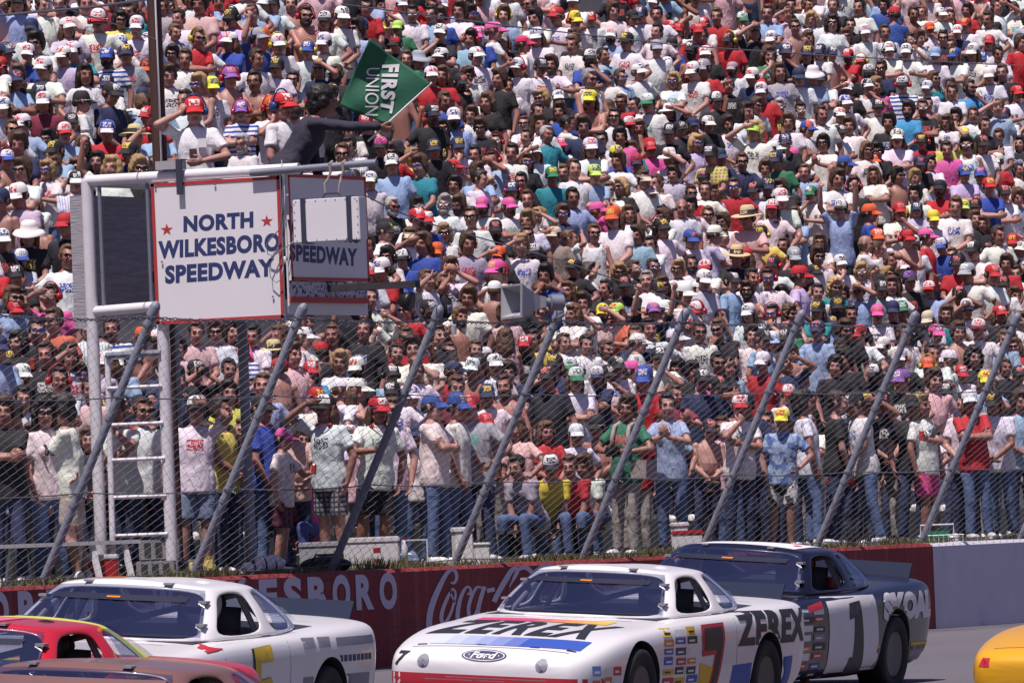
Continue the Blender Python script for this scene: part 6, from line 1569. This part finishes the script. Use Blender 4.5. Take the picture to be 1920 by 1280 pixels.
drape('oval_badge', [([(.165 * math.cos(a), .60 + .032 * math.sin(a)) for a in [2*math.pi*k/28 for k in range(28)]], [list(range(28))])], front, D('navy'), ford, .008, .05)
drape('lettering', [([(-u, w) for u, w in word_front('Ford', -.11, .11, .577, .623, bold=.02, shear=.3)[0]], word_front('Ford', -.11, .11, .577, .623, bold=.02, shear=.3)[1])], front, D('white'), ford, .010, .04)
for y in (.50, -.50): drape('headlight_plug', [([(y + .05 * math.cos(a), .545 + .05 * math.sin(a)) for a in [2*math.pi*k/20 for k in range(20)]], [list(range(20))])], front, D('grey'), ford, .005, .05)
drape('number', [([(-u, w) for u, w in word_front('7', -.76, -.64, .50, .61, bold=.03, shear=.2)[0]], word_front('7', -.76, -.64, .50, .61, bold=.03, shear=.2)[1])], front, D('black'), ford, .005, .05)
drape('grille_line', [rect(-.55, .425, .30, .431), rect(-.2, .405, .5, .41)], front, D('grey'), ford, .004, .05)
for x, y in ((-2.28, .6), (-2.28, .1), (-2.28, -.35), (-2.28, -.66)): drape('hood_pin', [rect(x - .012, y - .04, x + .012, y + .04)], top, D('black'), ford, .004, .05)
# door number with red edge, yellow and blue flashes
drape('side_flash', [([(-.20, .17), (.22, .17), (.22, .46), (-.20, .52)], [[0,1,2,3]])], side, D('yellow'), ford, .004, .06)
drape('side_flash', [([(.50, .16), (2.0, .16), (2.0, .52), (.55, .48)], [[0,1,2,3]])], side, D('blue'), ford, .004, .06)
seven = [([(-.16, .82), (.34, .83), (.34, .70), (.18, .17), (-.02, .17), (.13, .58), (-.16, .57)], [[0,1,2,3,4,5,6]])]
seven_in = [([(-.11, .79), (.29, .80), (.29, .70), (.14, .17), (.03, .17), (.17, .62), (-.11, .61)], [[0,1,2,3,4,5,6]])]
drape('number', seven, side, D('red'), ford, .007, .06); drape('number', seven_in, side, D('black'), ford, .010, .06)
drape('lettering', [word_side('ZEREX', .64, 2.38, .63, .90, bold=.05, shear=.1, space=1.12)], side, D('black'), ford, .005, .06)
decal_stack(ford, -1.00, -.24, .20, .82, 5, 8, 3); decal_stack(ford, -2.30, -1.85, .28, .56, 8, 3, 3)
drape('lettering', [word_side('VALVOLINE', -1.95, -1.35, .715, .76, bold=.02)], side, D('grey'), ford, .004, .06) if False else None
put_car(ford, (-24.301, -11.965, .075, .049), R(4.2))
# --- dark car beyond it
skol = stock_car('dark navy race car with pale roof and a big door number', NAVY, NAVY)
drape('roof_panel', [([(.02, -.46), (.70, -.46), (.76, .46), (.02, .46)], [[0,1,2,3]])], top, D('white'), skol, .004, .08)
drape('door_panel', [([(-.25, .16), (1.0, .16), (.80, .86), (-.35, .86)], [[0,1,2,3]])], side, D('white'), skol, .004, .06)
drape('side_skirt', [rect(.9, .16, 1.02, .34), rect(1.74, .2, 2.42, .42)], side, D('grey'), skol, .004, .06)
drape('number', [([(.16, .80), (.42, .82), (.62, .20), (.20, .20), (.24, .34), (.32, .34), (.28, .68), (.16, .66)], [[0,1,2,3,4,5,6,7]])], side, D('black'), skol, .008, .06)
drape('lettering', [word_side('SKOAL', 1.0, 2.40, .63, .87, bold=.08, shear=.05)], side, D('white'), skol, .005, .06)
drape('gold_line', [rect(.9, .40, 2.42, .425)], side, D('yellow'), skol, .005, .06)
drape('brown_line', [rect(.9, .36, 2.42, .398)], side, D('brown'), skol, .004, .06)
decal_stack(skol, -1.0, -.38, .18, .80, 12, 8, 2); drape('fender_flash', [([(-.80, .79), (-.45, .83), (-.45, .77), (-.80, .74)], [[0,1,2,3]])], side, D('red'), skol, .007, .06)
drape('name_strip', [([(.62 + .012*k + .03*i, 1.18 - .045*i - .03), (.70 + .012*k + .03*i, 1.18 - .045*i - .03), (.70 + .03*i, 1.18 - .045*i), (.62 + .03*i, 1.18 - .045*i)], [[0,1,2,3]]) for i, k in enumerate([0]*5)], side, D('white'), skol, .005, .06)
MB().box((.55, -.62, .905), (.75, -.40, 1.0)).build('red_cushion', M['red_plastic'], skol)
put_car(skol, (-16.265, -9.663, .125, .043), R(5.2)); skol.scale = (1.05,) * 3
# --- white car at the left
wcar = stock_car('white race car with grey lettering and a yellow door number', WHITE)
five = [([(-.02, .82), (.30, .84), (.30, .73), (.08, .72), (.08, .60), (.26, .62), (.33, .52), (.30, .30), (.20, .20), (-.02, .20), (-.02, .32), (.16, .33), (.20, .44), (.16, .50), (-.02, .47)], [list(range(15))])]
drape('number', [([(x - .03, z) for x, z in five[0][0]], five[0][1])], side, D('black'), wcar, .004, .06); drape('number', five, side, D('yellow'), wcar, .007, .06)
for i, (a, b, c, d, cl) in enumerate(((.88,.80,1.1,.87,'grey'),(1.16,.80,1.38,.87,'grey'),(1.5,.80,2.3,.86,'grey'),(.86,.50,1.2,.60,'grey'),(1.24,.50,1.45,.59,'grey'),(1.5,.52,2.2,.60,'grey'))):
    drape('graphic_block', [rect(a, b, c, d)], side, D(cl), wcar, .004, .06)
drape('lettering', [word_side('STANDARD', 1.45, 2.25, .68, .74, bold=.04)][:0] or [rect(1.45 + .09*k, .69, 1.51 + .09*k, .735) for k in range(9)], side, D('navy'), wcar, .004, .06)
drape('fender_flash', [([(-.78, .84), (-.50, .87), (-.50, .83), (-.78, .81)], [[0,1,2,3]])], side, D('red'), wcar, .006, .06)
drape('roof_flash', [rect(.35, .25, .62, .5)], top, D('orange'), wcar, .004, .06)
decal_stack(wcar, -.98, -.4, .2, .7, 21, 6, 2)
put_car(wcar, (-35.034, -13.273, .15, .068), R(4.5))
# --- red car in front of it
rcar = stock_car('red race car with yellow rear pillars passing the white car', RED, wing=False)
bm = bmesh.new(); cm = [o for o in rcar.children if o.name.startswith('cabin_frame')][0]
for m_ in (D('yellow'), D('lime'), D('orange')): cm.data.materials.append(m_)
for p in cm.data.polygons:
    x = p.center.x
    if p.material_index == 1: continue
    if x > .68: p.material_index = 3
    elif x > .62: p.material_index = 2
    if .50 < x < .64 and p.center.z < 1.215: p.material_index = 4 if x > .545 else 0
drape('roof_panel', [rect(.10, -.18, .5, .42)], top, D('pink'), rcar, .004, .08)
decal_stack(rcar, -1.0, -.3, .2, .8, 33, 7, 2)
# --- brown and orange car nearest the camera, only its roof in view
bcar = stock_car('brown and orange race car roof in the lower corner', BROWN, wing=False)
cm = [o for o in bcar.children if o.name.startswith('cabin_frame')][0]; cm.data.materials.append(ORG)
for p in cm.data.polygons:
    if p.center.x > .62 and p.material_index == 0: p.material_index = 2
banner = lambda y, t: ((-3, y, GB[0][2] + (GR[0][2] - GB[0][2]) * t), (1, 0, -.02))
M_BR = plain('banner_brown', (.17, .085, .08), .5, .1, 5)
drape('windscreen_banner', [([(-.56, .30), (.56, .30), (.56, .93), (-.56, .93)], [[0,1,2,3]])], banner, M_BR, bcar, .012, .08, WSBVH)
drape('banner_mark', [rect(-.30 + .16*k, .42, -.20 + .16*k, .60) for k in range(4)], banner, D('orange'), bcar, .015, .08, WSBVH)
# --- yellow car entering at the right
ycar = stock_car('yellow race car nose entering beside the pale wall', YEL)
drape('headlight_decal', [([( .64, .50), (.74, .50), (.71, .57), (.64, .57)], [[0,1,2,3]])], front, D('red'), ycar, .005, .05)
YD = -16.0; pD = at(60, 1140, YD); put_car(rcar, (pD.x - 1.02, YD, pD.z - 1.30, .02), R(4))
YE = -18.3; pE = at(215, 1228, YE); put_car(bcar, (pE.x - .50, YE, pE.z - 1.28, .03), R(4))
YF = -15.2; pF = at(1812, 1215, YF + .8); put_car(ycar, (pF.x + 2.34, YF, ground_z(YF) - .08, .03), R(3))

# --- drivers
def driver(car, lab, suit, helm):
    P = LIB['sit']; h = P['Mh'].translation; car.rotation_mode = 'XYZ'
    cm_ = Matrix.LocRotScale(car.location, car.rotation_euler, car.scale)
    rot = Matrix.Rotation(R(-90), 4, 'Z'); hh = rot @ h; L = cm_ @ Matrix.Translation(Vector((.36, -.36, 1.075)) - hh) @ rot
    o = bpy.data.objects.new('person', P['body']); col.objects.link(o); loc, q_, sc = L.decompose(); o.location = loc; o.rotation_euler = q_.to_euler(); o.scale = sc; o.color = (.42, .22, .17, 1)
    s_ = link(bpy.data.objects.new('shirt', P['shirt']['long']), o); s_.color = (*suit, 1); s_['col2'] = (0, 0, 0)
    hm = MB(); hm.ell((0, .01, .02), (.125, .145, .145), None, 20, 14); he = hm.build('helmet', helm, o, True); he.matrix_local = P['Mh']
    vm = MB(); vm.ell((0, -.035, .012), (.112, .112, .045), None, 18, 10); ve = vm.build('visor', M['black'], he, True)
    tag(o, lab, 'person', 'drivers in the race cars')
driver(ford, 'driver in a white helmet and dark suit inside the white number 7 car', (.03, .04, .12), M['white_plastic'])
driver(wcar, 'driver in a white helmet and red suit inside the left white car', (.30, .02, .03), M['white_plastic'])
driver(skol, 'driver in a red helmet inside the dark navy car', (.05, .06, .12), M['red_plastic'])
driver(rcar, 'driver in a dark helmet inside the red car', (.05, .05, .06), M['black'])
# ------------------------------------------------------------------ people on the stand and the flag
def stage(px, py, Y, toks, key, yaw, trc, extra=None, shk='tee', flip=1, label='', wid=1.12):
    g = parse(toks, px, py); g.key = g.pose = key; g.flip = flip; g.shk = shk; g.trk = 'long'; g.trc = trc; g.yaw = yaw; g.print = 1.0
    hz = LIB[key]['Mh'].translation.z; p = at(px, py, Y); g.st = (p.z - FLOOR) / (hz / 1.75); g.wid = wid; g.lean = (0, 0)
    g.pos = Vector((p.x, Y, FLOOR)); h = LIB[key]['Mh'].translation; off = Matrix.Rotation(R(yaw), 3, 'Z') @ Vector((h.x * flip * g.wid, h.y * g.wid, 0)); g.pos -= Vector((off.x, off.y, 0))
    if extra: extra(g)
    o = person_obj(g); tag(o, label, 'person', 'officials on the flag stand'); return o, g
def ex1(g): g.shc = (.74, .73, .76); g.hc = 'r'; g.hp = None
o1, g1 = stage(364, 208, .75, ['r', 'w', 'H'], 'ear', -72, (.03, .03, .05), ex1, label='official in red cap and headset holding a hand to his ear on the stand')
o2, g2 = stage(529, 198, .35, ['r', 'w', 'Hs'], 'easy', -5, (.03, .03, .05), ex1, label='official in red cap and white shirt turned towards the flagman')
for o in (o1, o2):
    for c in o.children:
        if c.name.startswith('ear_defenders'): c.color = (.03, .07, .22, 1)
        if c.name.startswith('cap'): c.color = (.52, .015, .02, .7); c['col2'] = (.75, .72, .7)
        if c.name.startswith('shirt'): c['col2'] = (.5, .05, .06)
badge = MB().box((-.035, -.147, 1.14), (.035, -.143, 1.23)).build('name_badge', M['wood_dark'], o1)
pk = MB().box((.05, -.150, 1.24), (.13, -.140, 1.33)).build('pocket', M['sign_white'], o1)
def ex3(g): g.rg = random.Random(3); g.hair = 'd'; g.shc = (.028, .024, .045); g.skin = (.33, .16, .12)
hair_tone_old = hair_tone
hair_tone = lambda g: (.014, .011, .011)
o3, g3 = stage(606, 190, -.30, ['-d', 'k', ''], 'flag', 30, (.03, .03, .045), ex3, 'long', wid=1.28, label='flagman in a dark suit jacket leaning out to wave the green flag')
hair_tone = hair_tone_old
bpy.context.view_layer.update()
Wp = LIB['flag']['arms']['R'][2]; hw = LIB['flag']['hd']['R']
hand_w = o3.matrix_world @ (Wp + hw * .075)
dep = (hand_w - CAM).dot(fwd)
print('flag hand at px', proj(hand_w))
hx, hy, _ = proj(hand_w)
FC = [(-34, -172), (80, -86), (-3, -10), (-90, -46)]      # top, right, bottom (at the hand), left; offsets in photo pixels from the grip
def fp(dx, dy, dz=0): return at_depth(hx + dx, hy + dy, dep + dz)
flag = tag(empty('flag', tuple(fp(-3, -6))), 'green flag with white lettering held out over the stand rail', 'flag')
FI = Matrix.Translation(-flag.location)
def flag_pt(u, w, off=0.0):
    """u along the pole edge (bottom to right corner), w away from the pole (towards the left corner)"""
    b, r_, t, l = [Vector(FC[i]) for i in (2, 1, 0, 3)]
    p = b * (1-u) * (1-w) + r_ * u * (1-w) + t * u * w + l * (1-u) * w
    bend = math.sin(w * 3.1 + u * 1.2) * .08 * w + math.sin(u * 4.2 + w * 6.5) * .040 * (w + .12) + math.sin(u * 11 - w * 5) * .012 * w + .05 * w * w
    p += Vector((math.sin(w * 6) * 1.5, math.sin(u * 6 + w * 3) * 2.0 * w))
    return fp(p.x, p.y, bend - off)
n = 26; v = [flag_pt(i / n, j / n) for i in range(n + 1) for j in range(n + 1)]
f = [[i*(n+1)+j, (i+1)*(n+1)+j, (i+1)*(n+1)+j+1, i*(n+1)+j+1] for i in range(n) for j in range(n)]
M['flag_green'] = plain('flag_green', (.015, .12, .065), .7, .12, 6, bump=.15, bscale=30)
M['flag_white'] = plain('flag_white', (.70, .69, .71), .7, .03, 6)
mb = MB(); mb.v = v; mb.f = f; mb.xf(FI); cl = mb.build('cloth', M['flag_green'], flag, True)
sm_ = cl.modifiers.new('thickness', 'SOLIDIFY'); sm_.thickness = .004
pa_, pb_ = Vector(FC[2]), Vector(FC[1]); dd = (pb_ - pa_)
st0 = pa_ - dd * .42; st1 = pb_ + dd * .03
mb = MB().tube([fp(st0.x, st0.y, .005), fp(st1.x, st1.y, .005)], .011, 8); mb.xf(FI).build('stick', M['white_paint'], flag)
def flag_word(s, q, name, **k):
    """q: photo offsets of baseline start, baseline end, top end, top start"""
    v2, f2, _ = text2d(s, **k); bm = bmesh.new(); vs = [bm.verts.new((a, b, 0)) for a, b in v2]
    for q_ in f2:
        try: bm.faces.new([vs[i] for i in q_])
        except ValueError: pass
    bmesh.ops.triangulate(bm, faces=bm.faces)
    for t in range(1, 22): bmesh.ops.bisect_plane(bm, geom=bm.verts[:] + bm.edges[:] + bm.faces[:], plane_co=(t / 22, 0, 0), plane_no=(1, 0, 0))
    for t in range(1, 5): bmesh.ops.bisect_plane(bm, geom=bm.verts[:] + bm.edges[:] + bm.faces[:], plane_co=(0, t / 5, 0), plane_no=(0, 1, 0))
    A, B_, C_, D_ = [Vector(x) for x in q]
    b, r_, t_, l = [Vector(FC[i]) for i in (2, 1, 0, 3)]
    for vv in bm.verts:
        u, w = vv.co.x, vv.co.y; P_ = (A*(1-u) + B_*u)*(1-w) + (D_*(1-u) + C_*u)*w
        # invert the bilinear map by a few Newton steps
        a, c = .5, .5
        for _ in range(8):
            cur = b*(1-a)*(1-c) + r_*a*(1-c) + t_*a*c + l*(1-a)*c; ja = -b*(1-c) + r_*(1-c) + t_*c - l*c; jc = -b*(1-a) - r_*a + t_*a + l*(1-a)
            e = P_ - cur; det = ja.x*jc.y - ja.y*jc.x; a += (e.x*jc.y - e.y*jc.x)/det; c += (ja.x*e.y - ja.y*e.x)/det
        vv.co = FI @ flag_pt(a, c, .010)
    return bm_obj(name, bm, M['flag_white'], flag)
flag_word('FIRST', [(-10, -122), (-16, -36), (7, -30), (22, -124)], 'lettering', bold=.045, shear=.0, space=1.15)
flag_word('UNION', [(-38, -116), (-44, -28), (-20, -27), (-14, -116)], 'lettering', bold=.0)

# ------------------------------------------------------------------ things left along the fence
FACE = R(-65)
def put(o, px, yoff, rz=FACE, dz=0.0):
    p = at(px, 1040, FY + yoff); o.location = (p.x, FY + yoff, GZ - .012 + dz); o.rotation_euler = (0, 0, rz); return o
def bevel_box(name, lo, hi, mat, parent, r=.012):
    o = MB().box(lo, hi).build(name, mat, parent); bm = bmesh.new(); bm.from_mesh(o.data); bmesh.ops.bevel(bm, geom=list(bm.edges), offset=r, segments=2, affect='EDGES'); bm.to_mesh(o.data); bm.free(); smooth_by_angle(o); return o
def cooler(label, px, yo, w, h, d, body, lid, rz=FACE, mark=None):
    c = tag(put(empty('cooler'), px, yo, rz), label, 'cooler')
    bevel_box('box', (-w/2, -d/2, 0), (w/2, d/2, h * .82), body, c); bevel_box('lid', (-w/2 - .008, -d/2 - .008, h * .825), (w/2 + .008, d/2 + .008, h), lid, c)
    for s in (1, -1): MB().tube([(s*(w/2 + .004), -.06, h*.62), (s*(w/2 + .03), -.06, h*.60), (s*(w/2 + .03), .06, h*.60), (s*(w/2 + .004), .06, h*.62)], .010, 6).build('handle', lid, c)
    if mark: 
        MB().box((.02, -d/2 - .004, h*.55), (.10, -d/2 - .001, h*.68)).build('red_mark', M['red_plastic'], c); MB().box((.03, -d/2 - .004, h*.15), (.09, -d/2 - .001, h*.35)).build('red_mark', M['red_plastic'], c)
    return c
cooler('long white cooler with small red marks standing on the grass', 697, .38, .60, .37, .32, M['white_plastic'], M['white_plastic'], mark=True)
cooler('red and white cooler half hidden behind the dark car', 1290, .5, .36, .30, .26, M['white_plastic'], M['red_plastic'])
cooler('dark cooler beside the bench behind the ladder', 190, .75, .34, .30, .24, M['red_plastic'], M['white_plastic'])
cooler('grey cooler under the seated spectator in shorts', 600, 1.0, .44, .34, .28, M['grey_plastic'], M['grey_plastic'])
# white carrier with a bag and a red capped bottle
cr = tag(put(empty('crate'), 778, .36), 'white frame crate holding a blue plastic bag', 'crate')
for x in (-.14, .13): MB().box((x, -.12, 0), (x + .014, .12, .31)).build('side', M['white_plastic'], cr)
MB().box((-.14, -.12, .31), (.144, .12, .325)).build('top', M['white_plastic'], cr)
bg_ = tag(put(empty('plastic_bag'), 770, .40), 'crumpled pale blue bag inside the white crate', 'bag'); mb = MB(); mb.ell((0, 0, .12), (.11, .09, .12), n=18, m=12)
for p in mb.v: p += p.normalized() * noise.noise(p * 16) * .035
mb.build('bag_body', plain('bag_film', (.30, .38, .58), .35, .1, 9), bg_, False)
def bottle(px, yo, colr, lab, h=.24, dz=0, lie=False):
    b = tag(put(empty('bottle'), px, yo, FACE, dz), lab, 'bottle', 'bottles and cans dropped by the fence'); MB().tube([(0,0,0),(0,0,h*.62),(0,0,h*.8),(0,0,h*.92)], [.036,.036,.016,.014], 12).build('glass_body', colr, b, True); MB().tube([(0,0,h*.92),(0,0,h)], .017, 10).build('bottle_cap', M['red_plastic'], b)
    if lie: b.rotation_euler = (R(88), 0, FACE + .6); b.location.z += .036
    return b
bottle(759, .34, M['white_plastic'], 'bottle with a red cap beside the white frame crate', .3, .05)
bottle(1705, .32, M['galv'], 'silver bottle lying on the grass by the pale wall', .22, 0, True); bottle(1668, .34, M['white_plastic'], 'white bottle lying in the grass behind the dark car', .24, 0, True); bottle(392, .6, M['white_plastic'], 'small white bottle standing on the block pile', .2, .30)
# foam boxes
for i, (px, yo, w, h, lab) in enumerate(((868, .42, .20, .44, 'tall white foam box leaning behind the fence post'), (902, .5, .16, .26, 'smaller grey white foam box beside the tall one'), (1276, .75, .16, .40, 'upright white foam box behind the red and white cooler'))):
    f_ = tag(put(empty('foam_box'), px, yo, FACE + .2), lab, 'box'); bevel_box('box_body', (-w/2, -.12, 0), (w/2, .12, h * .86), M['foam'], f_); bevel_box('box_lid', (-w/2 - .01, -.13, h * .865), (w/2 + .01, .13, h), M['foam'], f_)
# jug lying on its side
jg = tag(put(empty('water_jug'), 490, .20, R(-35)), 'white banded water jug lying on its side in the grass', 'jug')
MB().tube([(-.22, 0, .07), (-.2, 0, .085), (-.06, 0, .085), (-.03, 0, .11), (.16, 0, .115), (.2, 0, .10), (.21, 0, .05)], [.05, .07, .07, .105, .11, .10, .04], 18).build('jug_body', M['white_plastic'], jg, True)
for x in (-.12, .0, .12): MB().tube([(x - .008, 0, .10), (x + .008, 0, .10)], .116 if x > -.05 else .082, 18).build('band', M['dark_strap'], jg)
# bags, paper, blocks, benches
bb = tag(put(empty('duffel_bag'), 610, .22), 'black duffel bag lying at the foot of the fence', 'bag'); mb = MB(); mb.ell((0, 0, .09), (.28, .13, .10), n=20, m=12)
for p in mb.v: p += Vector((0, 0, 1)) * noise.noise(p * 9) * .02
mb.build('bag_body', M['black'], bb, True); MB().tube([(-.15, -.1, .12), (-.1, -.12, .2), (.1, -.12, .2), (.15, -.1, .12)], .012, 6).build('handle', M['black'], bb)
for px, s, lab in ((392, 1.0, 'crumpled yellow paper sack standing in the grass'), (362, .75, 'smaller yellow paper scrap beside the fence post')):
    y_ = tag(put(empty('paper_sack'), px, .18), lab, 'paper sack'); mb = MB(); mb.loft([ring((0, 0, z * s), .06 * s * k, .05 * s * k, 12) for z, k in ((0, .9), (.06, 1.1), (.14, 1.0), (.2, .8), (.24, .9))])
    for p in mb.v: p += Vector((noise.noise(p * 30), noise.noise(p * 30 + Vector((5, 0, 0))), 0)) * .02
    mb.build('sack_body', M['yellow_paper'], y_)
for k, (px, yo, z, w) in enumerate(((292, .62, 0, .40), (340, .60, 0, .30), (300, .72, .22, .42), (268, .80, 0, .3))):
    b_ = tag(put(empty('concrete_block'), px, yo, FACE + (.1 if k % 2 else -.06), z), ['grey concrete block at the foot of the white ladder leg', 'tilted grey concrete block beside the slanted post', 'grey concrete slab lying on top of the block pile', 'grey block at the rear left of the pile'][k], 'block', 'blocks piled below the flag stand')
    bevel_box('block_body', (-w/2, -.10, 0), (w/2, .10, .21), M['block'], b_, .008)
    for s in (-.28, .0, .28)[:2 if w < .35 else 3]: MB().box((s*w - .035, -.104, .03), (s*w + .035, -.1005, .18)).build('core_shade', M['timber_dark'], b_)  # thin dark plates on the solid block stand in for shade inside its hollows
for k, (px, yo, lab) in enumerate(((66, .9, 'long white plank bench at the far end of the fence'), (128, 1.2, 'second white plank bench behind the man in pale shorts'))):
    be = tag(put(empty('bench'), px, yo, R(-20)), lab, 'bench', 'white benches behind the fence')
    for y in (-.14, .02): MB().box((-.9, y, .40), (.9, y + .13, .44)).build('seat_plank', M['white_paint'], be)
    for x in (-.7, .7):
        for y in (-.16, .14): MB().hexa([Vector((x - .03, y * 1.3 - .02, 0)), Vector((x + .03, y * 1.3 - .02, 0)), Vector((x + .03, y * 1.3 + .02, 0)), Vector((x - .03, y * 1.3 + .02, 0)), Vector((x - .03, y * .6 - .02, .40)), Vector((x + .03, y * .6 - .02, .40)), Vector((x + .03, y * .6 + .02, .40)), Vector((x - .03, y * .6 + .02, .40))]).build('leg', M['white_paint'], be)
# long bench of the seated four
be = tag(put(empty('bench'), 1035, 1.05, 0), 'low timber bench under the four seated spectators', 'bench'); 
for y in (-.14, .03): MB().box((-1.2, y, .34), (1.2, y + .14, .38)).build('seat_plank', M['timber_dark'], be)
for x in (-.9, .9): MB().box((x - .04, -.1, 0), (x + .04, .12, .339)).build('leg', M['timber_dark'], be)
# green and white basket at the right
bk = tag(put(empty('basket'), 1765, .40), 'green and white wire basket on the grass by the pale wall', 'basket')
bevel_box('green_tray', (-.24, -.12, .05), (.10, .12, .17), M['green_plastic'], bk)
for x in [-.27 + i * .06 for i in range(10)]: MB().tube([(x, -.15, 0), (x, -.15, .11)], .006, 5).build('wire', M['white_plastic'], bk)
for z in (.02, .11): MB().tube([(-.28, -.15, z), (.28, -.15, z), (.28, .15, z), (-.28, .15, z), (-.28, -.15, z)], .007, 5).build('rim_wire', M['white_plastic'], bk)
MB().tube([(-.25, -.12, .1), (-.25, -.12, .24), (.16, -.12, .24), (.16, -.12, .1)], .012, 8).build('handle', M['white_plastic'], bk)
# twiggy dead bush
bu = tag(put(empty('dead_bush'), 1612, .45), 'leafless twiggy bush growing beside the slanted fence post', 'bush'); rg = random.Random(4); mb = MB()
for i in range(40):
    a = rg.uniform(0, 6.28); l = rg.uniform(.15, .5); p0 = Vector((rg.uniform(-.15, .15), rg.uniform(-.1, .1), 0)); p1 = p0 + Vector((math.cos(a) * .3, math.sin(a) * .2, 1)) * l * .6; p2 = p1 + Vector((rg.uniform(-1, 1), rg.uniform(-1, 1), .5)) * l * .35; mb.tube([p0, p1, p2], [.006, .005, .003], 4)
o = mb.build('twigs', M['timber_dark'], bu); o['kind'] = 'stuff'
